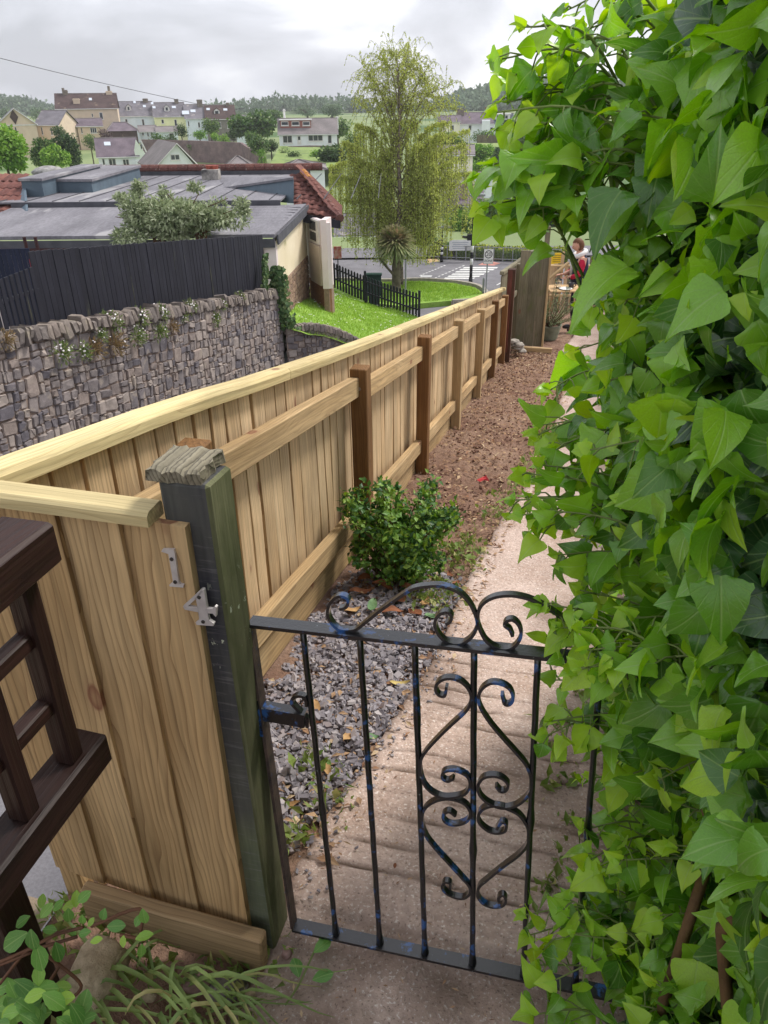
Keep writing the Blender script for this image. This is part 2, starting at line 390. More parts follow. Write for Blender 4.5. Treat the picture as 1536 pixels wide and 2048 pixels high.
def make_path():
    ss = list(np.arange(-4, .3, .2)) + list(np.arange(.3, 2.9, .0105)) + list(np.arange(2.9, 8, .06)) + list(np.arange(8, 30, .4))
    nx = 84; vs = []; dirt = []
    for s in ss:
        L = path_left(s); L += .012 * fbm(s * 7, 1.3) + .006 * fbm(s * 30, 2)
        for i in range(nx + 1):
            lat = L + (2.1 - L) * (i / nx) ** 1.15
            h = .006 * fbm(s * 3, lat * 3, 5); d = 0
            amp = max(0, min(1, (s - .99) / .06)) * max(0, min(1, (2.45 - s) / .35))
            if amp > 0:
                q = (s + .022 * fbm(lat * 3.1, s * 1.1, 7) + .05 * (lat - .7) * .4) / .093; f = abs(q - math.floor(q) - .5) * 2; k = max(0, 1 - (1 - f) / .2)
                k *= max(0.0, min(1.0, .62 + 1.1 * fbm(lat * 3.7, math.floor(q + .5) * 7.7, 1)))
                h -= amp * .012 * k * k; d = amp * min(1, k * 1.15)
            if s < .99: h += .012 * fbm(s * 9, lat * 9, 11) - .012; d = .35 * max(0, fbm(s * 5, lat * 5, 2) + .35)
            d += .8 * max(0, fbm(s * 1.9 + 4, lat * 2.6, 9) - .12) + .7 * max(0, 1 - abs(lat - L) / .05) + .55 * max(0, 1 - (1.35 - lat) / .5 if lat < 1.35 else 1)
            if i == 0: h -= .05
            vs.append(W(s, lat, h + .004)); dirt.append(min(1, d))
    fs = [(j * (nx + 1) + i, j * (nx + 1) + i + 1, (j + 1) * (nx + 1) + i + 1, (j + 1) * (nx + 1) + i) for j in range(len(ss) - 1) for i in range(nx)]
    b = MB(); b.add(vs, fs); o = b.build('garden_path', M_conc, None, True); o['kind'] = 'structure'
    a = o.data.attributes.new('dirt', 'FLOAT', 'POINT'); a.data.foreach_set('value', dirt)
make_path()
# ------------------------------------------------------------------ the long new fence
fence = empty('timber_fence', WF(5.5, 0), 'long new pale timber fence with square posts running down beside the soil strip', 'fence')
SP = [1.58, 3.14, 4.59, 6.06, 7.46, 8.78, 9.99]
HT = [.955, .93, .92, .90, .89, .895, .89]
for i, (s, h) in enumerate(zip(SP, HT)):
    lean = .006 * R.uniform(-1, 1)
    o = beam('post', WF(s, .0, -.25), WF(s + lean, lean, h), .078, .078, M_post if i not in (3, 4) else M_rail, fence, NR, .004)
    if i in (1,):
        b = MB(); c = WF(s - .002, .0, h - .09) ; b.tube([c - U * .0395, c - U * .042], .009, 10); b.build('bolt_head', MATS.get('metal') or plain('metal', (150, 146, 140), .4, .8), o)
CAPP = [(.3, 1.03), (1.25, 1.03), (1.69, 1.03), (2.17, 1.012), (3.3, .992), (4.2, .985), (5.29, .98), (8, .965), (10.5, .95)]
def cap_h(s):
    for (a, b), (c, d) in zip(CAPP, CAPP[1:]):
        if a <= s <= c: return b + (d - b) * (s - a) / (c - a)
    return CAPP[-1][1]
BL = -.10       # lateral of the boards
n = int((10.5 - 1.0) / .098)
bmesh_ = {}
def board_mesh(L, key, w2):
    if (L, key, w2) in bmesh_: return bmesh_[(L, key, w2)]
    rr = random.Random(key); b = MB(); vs = []; ks = 5
    for k in range(ks):
        z = -L / 2 + L * k / (ks - 1); bow = .002 * math.sin(k * 1.7 + key)
        for x, y in ((-w2, -.006), (-w2 + .002, -.008), (w2 - .002, -.008), (w2, -.006), (w2, .008), (-w2, .008)): vs.append((x + rr.uniform(-.0008, .0008), y + bow, z))
    fs = [(k * 6 + j, k * 6 + (j + 1) % 6, k * 6 + 6 + (j + 1) % 6, k * 6 + 6 + j) for k in range(ks - 1) for j in range(6)] + [(5, 4, 3, 2, 1, 0), tuple((ks - 1) * 6 + j for j in range(6))]
    b.add(vs, fs); bmesh_[(L, key, w2)] = b.mesh('board'); return bmesh_[(L, key, w2)]
for k in range(n):
    s = 1.02 + k * .098 + R.uniform(-.004, .004); top = cap_h(s) - .018
    for w2, off, ds in ((.0435, .004, 0), (.034, -.017, .049)):
        z = WF(s + ds, BL, top - .47)
        m = frame(ZU + U * R.uniform(-.006, .006), U, z + NR * (off + R.uniform(-.002, .002)))
        m = m @ Matrix.Rotation(math.radians(R.uniform(-2.5, 2.5)), 4, 'Z')
        link('board', board_mesh(.94, k % 5, w2), M_fence, fence, m)
def bayrail(name, s0, s1, h0, h1, lat, wx, wy, material, bev=.004):
    return beam(name, WF(s0, lat, h0), WF(s1, lat, h1), wx, wy, material, fence, NR, bev)
ends = [.99] + SP + [10.5]
for i in range(len(ends) - 1):
    a, b_ = ends[i] + (.04 if i else 0), ends[i + 1] - .04
    dh = -.03 if i > 1 else 0
    for hh in (.835 + dh, .185 + dh * .5): bayrail('rail', a, b_, hh + R.uniform(-.006, .006), hh + R.uniform(-.006, .006), -.005 - .018, .045, .09, M_rail)
    bayrail('gravel_board', a - .03, b_ + .03, .005, .005, -.056, .024, .125, M_rail)
# capping in lengths
capjoin = [.93, 2.42, 4.2, 6.6, 10.5]
def cap_length(s0, s1, par, h_of, lat, material, name='capping'):
    nn = max(2, int((s1 - s0) / .25)); prof = [(-.036, -.022), (.03, -.022), (.033, .006), (.026, .018), (-.026, .02), (-.036, .008)]
    b = MB(); vs = []
    for k in range(nn + 1):
        s = s0 + (s1 - s0) * k / nn
        for x, z in prof: vs.append(WF(s, lat + x, h_of(s) + z))
    m = len(prof)
    fs = [(k * m + j, k * m + (j + 1) % m, (k + 1) * m + (j + 1) % m, (k + 1) * m + j) for k in range(nn) for j in range(m)] + [tuple(range(m - 1, -1, -1)), tuple(nn * m + j for j in range(m))]
    # local frame so the grain follows the length
    o0 = WF((s0 + s1) / 2, lat, h_of((s0 + s1) / 2)); fr = frame(WF(s1, lat, h_of(s1)) - WF(s0, lat, h_of(s0)), NR, o0); inv = fr.inverted()
    b.add([inv @ v for v in vs], fs); return link(name, b.mesh(name), material, par, fr)
for s0, s1 in zip(capjoin, capjoin[1:]): cap_length(s0, s1 - .003, fence, cap_h, -.085, M_cap)
# ------------------------------------------------------------------ side panel between the fence and the gatepost
SPN = .876
panel = empty('side_panel', W(SPN, .19), 'short timber side panel of wide boards joining the old gatepost to the long fence', 'fence panel')
edges = [-.085, .03, .146, .258, .372]
PTOP = 1.06
for k in range(4):
    a, b_ = edges[k], edges[k + 1]
    me = MB(); hw = (b_ - a) / 2 + .008; vs = []
    zb = .10 - .012 * k
    for z in (zb, .4, .75, PTOP):
        for x, y in ((-hw, .002), (hw, -.010), (hw, .006), (-hw, .010)): vs.append((x, y, z - .6))
    fs = [(q * 4 + j, q * 4 + (j + 1) % 4, q * 4 + 4 + (j + 1) % 4, q * 4 + 4 + j) for q in range(3) for j in range(4)] + [(3, 2, 1, 0), (12, 13, 14, 15)]
    me.add(vs, fs)
    link('board', me.mesh('board'), M_panel, panel, frame(ZU, NR, F0 + U * (SPN - .001 * k) + NR * ((a + b_) / 2) + V((0, 0, .6))))
def flat(s, lat, z): return F0 + U * s + NR * lat + V((0, 0, z))
# boards of the panel behind the railing and the kick board
kb = beam('kick_board', flat(.838, .005, .068), flat(.838, .425, .048), .032, .112, M_kick, panel, U, .004)
pr = MB()
vs = []
prof = [(-.022, -.014), (.024, -.014), (.024, .004), (.017, .010), (-.017, .012), (-.022, .006)]
c0, c1 = flat(.874, -.15, 1.077), flat(.874, .328, 1.074)
fr = frame(c1 - c0, -U, (c0 + c1) / 2); hl = (c1 - c0).length / 2
pv = [(-x, 0, 0) for x, z in prof]
vs = [V((x, z if fr.to_3x3() @ V((0, 1, 0)) @ ZU > 0 else -z, q)) for q in (-hl, hl) for x, z in prof]
pr.add(vs, [(j, (j + 1) % 6, 6 + (j + 1) % 6, 6 + j) for j in range(6)] + [(5, 4, 3, 2, 1, 0), (6, 7, 8, 9, 10, 11)])
link('capping', pr.mesh('capping'), M_cap, panel, fr)
beam('stud', flat(.895, -.06, .0), flat(.895, -.06, 1.0), .05, .04, M_panel, panel, NR)
# ------------------------------------------------------------------ old gatepost
gp = empty('gatepost', flat(.918, .402, 0), 'old green mossy wooden gatepost with dark paint and a weathered split cap', 'gatepost')
beam('shaft', flat(.918, .390, -.2), flat(.918, .378, 1.125), .080, .080, M_gpost, gp, NR, .005, .0015, 3)
b = MB(); rr = random.Random(5); nx_, ny_ = 9, 13; vs = []
for top in (0, 1):
    for i in range(nx_ + 1):
        for j in range(ny_ + 1):
            x = -.044 + .088 * i / nx_; y = -.046 + .084 * j / ny_; e = (i in (0, nx_)) or (j in (0, ny_))
            z = (.021 + .0012 * fbm(x * 8, y * 260, 2) - (.003 if e else 0) - (.004 if j in (4, 9) else 0)) if top else 0
            vs.append((x + (rr.uniform(-.004, .004) if e else 0), y + (rr.uniform(-.004, .004) if e else 0), z + rr.uniform(-.001, .001)))
m = (nx_ + 1) * (ny_ + 1)
ix = lambda i, j, t: t * m + i * (ny_ + 1) + j
fs = [(ix(i, j, 1), ix(i + 1, j, 1), ix(i + 1, j + 1, 1), ix(i, j + 1, 1)) for i in range(nx_) for j in range(ny_)] + [(ix(i, j, 0), ix(i, j + 1, 0), ix(i + 1, j + 1, 0), ix(i + 1, j, 0)) for i in range(nx_) for j in range(ny_)]
for i in range(nx_): fs += [(ix(i, 0, 0), ix(i + 1, 0, 0), ix(i + 1, 0, 1), ix(i, 0, 1)), (ix(i + 1, ny_, 0), ix(i, ny_, 0), ix(i, ny_, 1), ix(i + 1, ny_, 1))]
for j in range(ny_): fs += [(ix(0, j + 1, 0), ix(0, j, 0), ix(0, j, 1), ix(0, j + 1, 1)), (ix(nx_, j, 0), ix(nx_, j + 1, 0), ix(nx_, j + 1, 1), ix(nx_, j, 1))]
# grain of the cap along its own long axis
b.add([(v[1], v[2], v[0]) for v in vs], fs)
cf = Matrix((NR, ZU, -U)).transposed().to_4x4()
cf.translation = flat(.922, .368, 1.126)
b2 = b.mesh('weathered_cap')
link('weathered_cap', b2, M_capold, gp, cf @ Matrix.Rotation(.02, 4, 'X'))
# ------------------------------------------------------------------ house numbers
M_alu = mat('number_aluminium', (214, 208, 206), (186, 178, 176), 40, .35, .1, metal=.15, spec=.7, rnd=0, spots=((120, 104, 98), 60, .66))
M_screw = plain('screw', (92, 90, 90), .4, .8)
def zpx(x, y): return 280 + x * .1823, 1050 + y * .1823
def prism(b, pts, nrm, th):
    k = len(pts); b.add([p for p in pts] + [p + nrm * th for p in pts], [tuple(range(k)), tuple(range(2 * k - 1, k - 1, -1))] + [(i, i + k, (i + 1) % k + k, (i + 1) % k) for i in range(k)])
def digit(name, polys, splane, screws, label, th=.005):
    P0 = flat(splane, .35, 0); e = None; b = MB(); nrm = -U
    first = None
    for poly in polys:
        pts = [on(*zpx(*q), P0, U) for q in poly]; first = first or pts[0]; prism(b, pts, nrm, th)
    e = empty(name, first, label, 'house number')
    b.build('plate', M_alu, e)
    for q in screws:
        c = on(*zpx(*q), P0, U); s_ = MB(); s_.tube([c + nrm * th, c + nrm * (th + .0015)], .0032, 10); s_.build('screw', M_screw, e)
digit('house_number', [[(250, 275), (262, 250), (388, 252), (397, 290), (440, 600), (378, 600), (328, 300)], [(335, 640), (372, 612), (378, 600), (440, 600), (452, 628), (494, 640), (490, 668), (345, 656)]], .8655, [(365, 355), (404, 605)], 'metal house number 1 screwed to the pale panel board')
digit('house_number', [[(628, 775), (700, 680), (720, 690), (750, 880), (775, 1025), (668, 1020), (655, 900)], [(490, 868), (690, 682), (706, 712), (628, 790), (545, 868), (500, 890)], [(500, 880), (545, 868), (660, 882), (664, 935), (510, 905)], [(745, 895), (810, 900), (838, 868), (858, 880), (850, 985), (815, 948), (752, 946)], [(628, 1045), (668, 1018), (775, 1022), (828, 1058), (822, 1084), (640, 1072)]], .8650, [(668, 768), (712, 1035)], 'metal house number 4 on the dark face of the old gatepost', .006)
# ------------------------------------------------------------------ wrought iron gate
def iron_mat():
    m, t, p = nm('gate_paint'); N = NT(t); v = N.coord(rnd=False)
    a = N.noise(v, 28, 5, .6); b_ = N.noise(v, 160, 4, .6); c = N.noise(v, 70, 3, .6)
    nz = N.n('ShaderNodeSeparateXYZ', {0: N.n('ShaderNodeNewGeometry').outputs['Normal']}).outputs[2]
    col = N.mix(N.ramp(a, [(.58, 0.0), (.64, .85)]), (.008, .008, .011), lin((40, 92, 156)))
    col = N.mix(N.ramp(c, [(.70, 0.0), (.76, .8)]), col, lin((150, 162, 160)))
    N.i(p, 'Base Color', col); N.i(p, 'Roughness', .3); N.i(p, 'Specular IOR Level', .6); N.i(p, 'Coat Weight', .6); N.i(p, 'Coat Roughness', .22); N.i(p, 'Normal', N.bump(b_, .35, .002)); return m
M_iron = iron_mat()
M_rust = mat('worn_iron', (96, 80, 72), (44, 40, 42), 30, .6, .3, rnd=0, spots=((28, 60, 110), 40, .66))
G0, G1 = at_z(588, 1846, .035), at_z(1165, 1971, .030)
GA = (G1 - G0).normalized(); GU = -ray(935, 4236).normalized(); GN = GA.cross(GU).normalized(); 
def gpx(x, y): return on(x, y, G0, GN)
gate = empty('garden_gate', (G0 + G1) / 2, 'black wrought iron garden gate with scrolls and flaking blue paint', 'gate')
def gbar(name, a, c, wd, th, m=None): 
    b = MB(); b.ribbon([gpx(*a), gpx(*c)], GN, wd, th); return b.build(name, m or M_iron, gate)
def gsmooth(pts, zf): return smooth_curve([gpx(*zf(*q)) for q in pts], 5)
gtl = gpx(500, 1243)
gtr = gtl + (gpx(1100, 1309) - gtl).normalized() * .83; gbl = gpx(588, 1850); gbr = gbl + GA * .83
b = MB(); b.ribbon([gtl, gtr], GN, .030, .007); b.build('top_rail', M_iron, gate)
b = MB(); b.ribbon([gbl, gbr], GN, .030, .007); b.build('bottom_rail', M_iron, gate)
for a, c in ((gtl, gbl), (gtr, gbr)):
    q = (c - a).normalized() * .004; b = MB(); b.ribbon([a + q, c - q], GN, .027, .006); b.build('stile', M_rust, gate)
tp = lambda x: (x, 1243 + (x - 500) * .11)
bars = [((605, 1256), (672, 1866), (.55,)), ((719, 1268), (760, 1886), ()), ((829, 1280), (850, 1905), (.19,)), ((948, 1293), (945, 1926), (.58,)), ((1076, 1307), (1047, 1949), (.45,)), ((1203, 1320), (1150, 1967), (.47,))]
for a, c, nodes in bars:
    p, q = gpx(*a), gpx(*c); b = MB(); pts, rs = [], []
    for k in range(25):
        t = k / 24; pts.append(p.lerp(q, t) + V((.0003 * math.sin(k * 1.9), .0003 * math.cos(k * 2.3), 0))); rs.append(.0058 + max([.0028 * max(0, 1 - abs(t - z) / .03) for z in nodes] or [0]) + (.003 if k == 24 else 0) + .0004 * math.sin(k * 3.1))
    b.tube(pts, rs, 8); b.build('bar', M_iron, gate, True)
z7 = lambda x, y: (480 + x * .3125, 1100 + y * .3125)
z2 = lambda x, y: (460 + x * .5208, 1120 + y * .5208)
z3 = lambda x, y: (460 + x * .5208, 1560 + y * .5208)
C1 = [(640, 370), (682, 358), (697, 325), (685, 298), (650, 287), (610, 300), (575, 345), (566, 395), (580, 440), (610, 480), (655, 505), (740, 502), (800, 460), (900, 380), (1000, 310), (1100, 245), (1200, 224), (1300, 224), (1400, 262), (1470, 330), (1513, 420), (1518, 480), (1490, 540), (1440, 582), (1390, 596), (1330, 582), (1280, 540), (1252, 480), (1257, 430), (1290, 397), (1330, 390), (1356, 415), (1348, 448), (1318, 465)]
C2 = [(1086, 288), (1075, 262), (1055, 245), (1065, 228), (1090, 226), (1112, 250), (1118, 285), (1100, 320), (1070, 338), (1030, 335), (985, 305), (958, 255), (952, 215), (966, 170), (1010, 140), (1075, 131), (1140, 142), (1200, 168), (1255, 203), (1330, 258), (1400, 318), (1440, 366), (1475, 390), (1510, 380), (1530, 350), (1525, 315), (1500, 300), (1485, 315)]
C3 = [(833, 480), (826, 515), (803, 512), (791, 490), (800, 465), (830, 450), (870, 453), (905, 475), (926, 510), (922, 550), (900, 582), (850, 628), (800, 677), (755, 727), (735, 762), (732, 800), (745, 850), (775, 885), (820, 905), (870, 903), (905, 890), (922, 860), (915, 828), (885, 808), (850, 801), (820, 810), (818, 832), (838, 843), (860, 832)]
C4 = [(1045, 510), (1055, 546), (1075, 548), (1088, 525), (1075, 490), (1040, 470), (1000, 468), (968, 490), (955, 525), (965, 565), (1000, 620), (1050, 680), (1100, 735), (1140, 785), (1158, 840), (1155, 880), (1130, 915), (1090, 940), (1040, 945), (990, 925), (960, 895), (953, 862), (972, 832), (1010, 823), (1045, 832), (1068, 855), (1060, 878), (1040, 882), (1022, 862)]
C5 = [(868, 132), (842, 115), (820, 127), (824, 150), (846, 164), (880, 164), (912, 150), (924, 120), (905, 88), (865, 70), (820, 67), (775, 82), (745, 112), (739, 160), (755, 210), (790, 257), (840, 312), (890, 367), (920, 402), (922, 428), (900, 446), (870, 445), (835, 430), (816, 406), (825, 386), (845, 390), (847, 412)]
C6 = [(1024, 182), (1045, 156), (1062, 166), (1055, 190), (1020, 197), (985, 184), (957, 155), (956, 125), (977, 102), (1020, 93), (1070, 106), (1115, 132), (1145, 182), (1145, 236), (1110, 281), (1050, 326), (990, 375), (957, 405), (953, 440), (975, 469), (1010, 481), (1045, 477), (1060, 456), (1050, 436), (1032, 444), (1034, 460)]
for c, zf in ((C1, z7), (C2, z2), (C3, z2), (C4, z2), (C5, z3), (C6, z3)):
    b = MB(); b.ribbon(gsmooth(c, zf), GN, .0125, .0052); b.build('scroll', M_iron, gate)
# latch on the post side
la = MB(); p0, p1 = gpx(520, 1420), gpx(612, 1436); la.ribbon([p0 - GN * .0, p1], GN, .022, .03)
lo = la.build('latch', M_iron, gate)
la = MB(); la.ribbon(smooth_curve([gpx(*q) for q in ((616, 1452), (614, 1436), (600, 1420), (586, 1405), (587, 1394), (600, 1389), (612, 1394), (614, 1410))], 5), GN, .012, .006); la.build('latch_lever', M_iron, lo)
la = MB(); la.ribbon([gpx(516, 1392), gpx(526, 1462)], GN, .03, .012); la.build('latch_plate', M_iron, lo)
# ------------------------------------------------------------------ brown railing on the left
def rfl(s, lat, z): return flat(s + .035, lat - .022, z + (.022 if z > .6 else 0))
rl = empty('brown_railing', rfl(.60, .27, 0), 'dark brown stained wooden trellis railing with a broad handrail, in front of the side panel', 'railing')
beam('handrail', rfl(-.6, .272, 1.094), rfl(.672, .272, 1.094), .078, .062, M_brown, rl, NR, .005, .001, 2)
beam('bottom_rail', rfl(-.6, .255, .690), rfl(.700, .255, .690), .062, .060, M_brown, rl, NR, .005, .001, 4)
for s in (.64, .535, .43, .325, .22):
    beam('baluster', rfl(s, .258, .72), rfl(s, .262, 1.064), .032, .030, M_brown, rl, NR, .003)
for z in (.955, .835):
    for s0, s1 in ((.45, .52), (.55, .625), (.34, .415)):
        beam('trellis_bar', rfl(s0 - .004, .256, z), rfl(s1 + .004, .256, z), .024, .026, M_brown, rl, NR, .003)
beam('post', flat(.64, .02, -.05), flat(.64, .02, .70), .07, .07, M_brown, rl, NR, .004)
beam('post', rfl(-.3, .22, -.05), rfl(-.3, .22, .66), .075, .07, M_brown, rl, NR, .004)
# ------------------------------------------------------------------ ivy
def proj(p):
    q = ROT.transposed() @ (V(p) - CAM)
    if q.z > -.05: return None
    return 768 + FPX * q.x / -q.z, 1024 - FPX * q.y / -q.z, -q.z
def ivy_template(seed, fine=True):
    rr = random.Random(seed)
    rows = [(-.08, .17), (-.03, .34), (.06, .45), (.17, .505), (.29, .50), (.41, .44), (.53, .37), (.66, .28), (.79, .18), (.91, .075), (1.0, .004)] if fine else [(-.05, .28), (.16, .52), (.48, .36), (.78, .16), (1.0, .01)]
    if fine and seed % 2 == 0: rows = [(-.09, .15), (-.05, .34), (.03, .47), (.12, .525), (.20, .535), (.28, .49), (.37, .425), (.48, .37), (.62, .29), (.77, .19), (.90, .08), (1.0, .004)]
    if seed % 3 == 1: rows = [(y, w * (1.12 if .05 < y < .3 else .93)) for y, w in rows]
    if seed % 3 == 2: rows = [(y, w * .86) for y, w in rows]
    cols = (-1, -.55, 0, .55, 1) if fine else (-1, 0, 1)
    fold = rr.uniform(.1, .45); droop = rr.uniform(.25, .75); tw = rr.uniform(-.25, .25); wav = rr.uniform(.03, .08)
    vs = []; uv = []
    for y, w in rows:
        for c in cols:
            a = abs(c); x = c * w * (1 + .06 * rr.uniform(-1, 1) * a)
            yy = y + (.06 * a if y < .05 else 0) - (.05 * a if .1 < y < .3 else 0) + (.05 if (c == 0 and y < 0) else 0)
            z = fold * a * w * .55 - droop * (yy ** 2) * .8 + tw * x * yy + wav * math.sin(6 * yy + c * 2 + seed) * a
            vs.append((x, yy, z)); uv.append((x, yy))
    k = len(cols)
    fs = [(j * k + i, j * k + i + 1, (j + 1) * k + i + 1, (j + 1) * k + i) for j in range(len(rows) - 1) for i in range(k - 1)]
    return vs, fs, uv
IVY = [ivy_template(i) for i in range(7)]; IVYC = [ivy_template(i + 20, False) for i in range(5)]
M_ivy = leafmat('ivy_leaf', [(0, (76, 120, 50)), (.25, (106, 160, 50)), (.5, (134, 188, 56)), (.8, (154, 204, 66)), (1, (84, 136, 60))], .24, .42, .6, True, coat=.35)
M_ivyy = leafmat('ivy_young_leaf', [(0, (160, 204, 60)), (.5, (184, 218, 70)), (1, (146, 196, 60))], .34, .45, .4, True, coat=.25)
M_ivyd = leafmat('ivy_shade_leaf', [(0, (40, 72, 40)), (.5, (62, 100, 46)), (1, (52, 92, 54))], .3, .15, .5, True, coat=.35)  # inner leaves: the hedge's own shade is put into their colour
M_stem = mat('ivy_stem', (132, 150, 84), (104, 116, 64), 12, .6, .2, rnd=.1)
M_core = mat('core_shade', (44, 40, 28), (28, 26, 18), 14, .9, .6, rnd=0)  # very dark colour standing in for shade deep inside the hedge
hedge = empty('ivy_hedge', W(1.6, 1.5, 0), 'tall glossy green ivy hedge overhanging the path and covering the gate end', 'ivy')
RI = random.Random(31)
def sstep(a, b, x): t = max(0, min(1, (x - a) / (b - a))); return t * t * (3 - 2 * t)
def hedge_top(s): return 2.0 if s < 1.5 else max(.35, 2.0 - 1.9 * (s - 1.5)) if s < 2.4 else .35
def face_lat(s, z):
    z0 = z - gz(s)
    v = 1.13 + .035 * max(0, s - 1.2)
    v -= .14 * math.exp(-((s - 1.25) / .55) ** 2) * sstep(.75, 1.35, z0)
    v -= .05 * math.exp(-((z0 - .95) / .35) ** 2) * sstep(1.0, 1.6, s)
    v += .07 * math.exp(-((z0 - .62) / .18) ** 2)
    v += .05 * fbm(s * 2.1, z * 2.1, 8)
    return v
leaves = []          # (point, dir, normal, size, kind)  kind 0 shade 1 normal 2 young
stems = MB()
def add_leaf(p, d, n, L, kind):
    q = proj(p + d.normalized() * L * .5)
    if q and q[2] < 6 and ((1080 < q[0] < 1176 and 462 < q[1] < 572) or (1040 < q[0] < 1136 and 572 <= q[1] < 700)): return
    L *= .86 * RI.choice((.6, .8, .95, 1, 1.15))
    leaves.append((p, d.normalized(), n.normalized(), L, kind))
def leaf_pose(out=.6, hang=.6, j=.9):
    d = -ZU * hang - NR * .45 - U * .15 + rnd_dir(RI) * j
    n = -NR * out + ZU * .55 - U * .45 + rnd_dir(RI) * j
    return d.normalized(), n.normalized()
def blocked(q): return q and q[2] < 6 and ((1086 < q[0] < 1176 and 468 < q[1] < 572) or (1050 < q[0] < 1136 and 572 <= q[1] < 700))
def spray(tip, root, nl, big, young=.35, sag=.06):
    if any(blocked(proj(tip.lerp(root, f))) for f in (0, .2)): return
    mid = (tip + root) / 2 + ZU * sag; pts = smooth_curve([root, mid, tip], 5)
    stems.tube(pts, [.0030 - .0018 * i / (len(pts) - 1) for i in range(len(pts))], 5)
    L = len(pts) - 1
    for k in range(nl):
        f = .18 + .82 * (k + .5) / nl; i = min(L - 1, int(f * L)); p = pts[i].lerp(pts[i + 1], f * L - i)
        ax = (pts[i + 1] - pts[i]).normalized(); side = (1 if k % 2 else -1)
        pd = (ax * .4 + ax.cross(ZU) * side * .7 - ZU * .1 + rnd_dir(RI) * .45).normalized()
        size = big * (1.05 - .55 * f ** 2) * RI.uniform(.8, 1.15); pl = size * RI.uniform(.35, .75)
        q = p + pd * pl - ZU * pl * .12
        d, n = leaf_pose(); d = (d + pd * .6 + ax * .3).normalized()
        stems.tube([p, (p + q) / 2 + ZU * .004, q], [.0017, .0014, .0013], 4, False)
        add_leaf(q, d, n, size, 2 if (f > .72 and RI.random() < young + .3) or RI.random() < young * .3 else 1)
    for k in range(2):
        d, n = leaf_pose(.4, .1); add_leaf(tip, ((tip - root).normalized() + d * .5), n, big * .42, 2)
# sprays that make the outline (photograph pixel, camera depth)
tips = [(1165, 1255, 1.1), (1175, 1300, 1.08), (1210, 1285, 1.08), (1250, 1310, 1.06), (1290, 1320, 1.05), (1330, 1300, 1.05), (1150, 1340, 1.12), (1215, 1345, 1.1), (1120, 1255, 1.15), (1004, 118, 1.16), (1015, 160, 1.2), (985, 330, 1.15), (1000, 380, 1.2), (1048, 480, 1.2), (1055, 420, 1.15), (1085, 250, 1.15), (1060, 180, 1.2), (1120, 320, 1.1), (1110, 900, 1.3), (1060, 960, 1.28), (1045, 1030, 1.25), (1115, 1110, 1.25), (1160, 1180, 1.25), (1200, 1500, 1.3), (1140, 1800, 1.35), (1100, 1880, 1.35),  (1010, 205, 1.2), (1135, 20, 1.2), (1100, 110, 1.15), (958, 350, 1.15), (975, 415, 1.2), (1000, 260, 1.22), (1040, 300, 1.18), (1035, 440, 1.2), (1060, 350, 1.1), (1205, 545, 1.12), (1160, 440, 1.1), (1160, 610, 1.35), (1150, 660, 1.4), (1185, 590, 1.2), (1150, 700, 1.4), (1100, 780, 1.5), (1085, 850, 1.45), (1075, 870, 1.35), (1030, 1000, 1.28), (1085, 930, 1.25), (1075, 1060, 1.25), (1095, 1020, 1.2), (1180, 1130, 1.25), (1220, 1180, 1.3), (1120, 1225, 1.2), (1105, 1290, 1.22), (1110, 1360, 1.25), (1095, 1470, 1.28), (1130, 1440, 1.25), (1190, 1555, 1.4), (1240, 1610, 1.4), (1165, 1660, 1.35), (1160, 1760, 1.4), (1170, 1725, 1.3), (1050, 1830, 1.42), (1060, 1870, 1.42), (1080, 1930, 1.35), (1110, 1960, 1.3), (1065, 2030, 1.3), (1170, 1870, 1.38), (1250, 1900, 1.25), (1300, 1480, 1.2), (1350, 1700, 1.15), (1420, 1560, 1.15), (1250, 1380, 1.2), (1310, 1250, 1.15), (1420, 1150, 1.1), (1250, 1000, 1.1), (1180, 900, 1.12), (1300, 850, 1.05), (1220, 760, 1.1), (1340, 690, 1.0), (1250, 600, 1.05), (1390, 560, 1.0), (1320, 430, 1.02), (1200, 330, 1.08), (1290, 220, 1.05), (1380, 120, 1.0), (1250, 90, 1.08), (1440, 300, .98), (1480, 640, .95), (1490, 930, .98), (1450, 1350, 1.05), (1490, 1850, 1.1), (1400, 1980, 1.1), (1280, 2010, 1.2), (1190, 200, 1.15), (1170, 60, 1.2), (1330, 30, 1.05), (1470, 60, .95), (1240, 1720, 1.25), (1320, 1830, 1.2)]
for x, y, t in tips:
    tip = at(x, y, t); s, l = sl(tip)
    root = tip + NR * RI.uniform(.16, .30) + U * RI.uniform(-.08, .16) - ZU * RI.uniform(.04, .16)
    spray(tip, root, RI.randint(8, 12), RI.uniform(.064, .088))
    if RI.random() < .6: t2 = tip + rnd_dir(RI) * .09 + NR * .05; spray(t2, root + rnd_dir(RI) * .05, RI.randint(6, 9), RI.uniform(.055, .078))
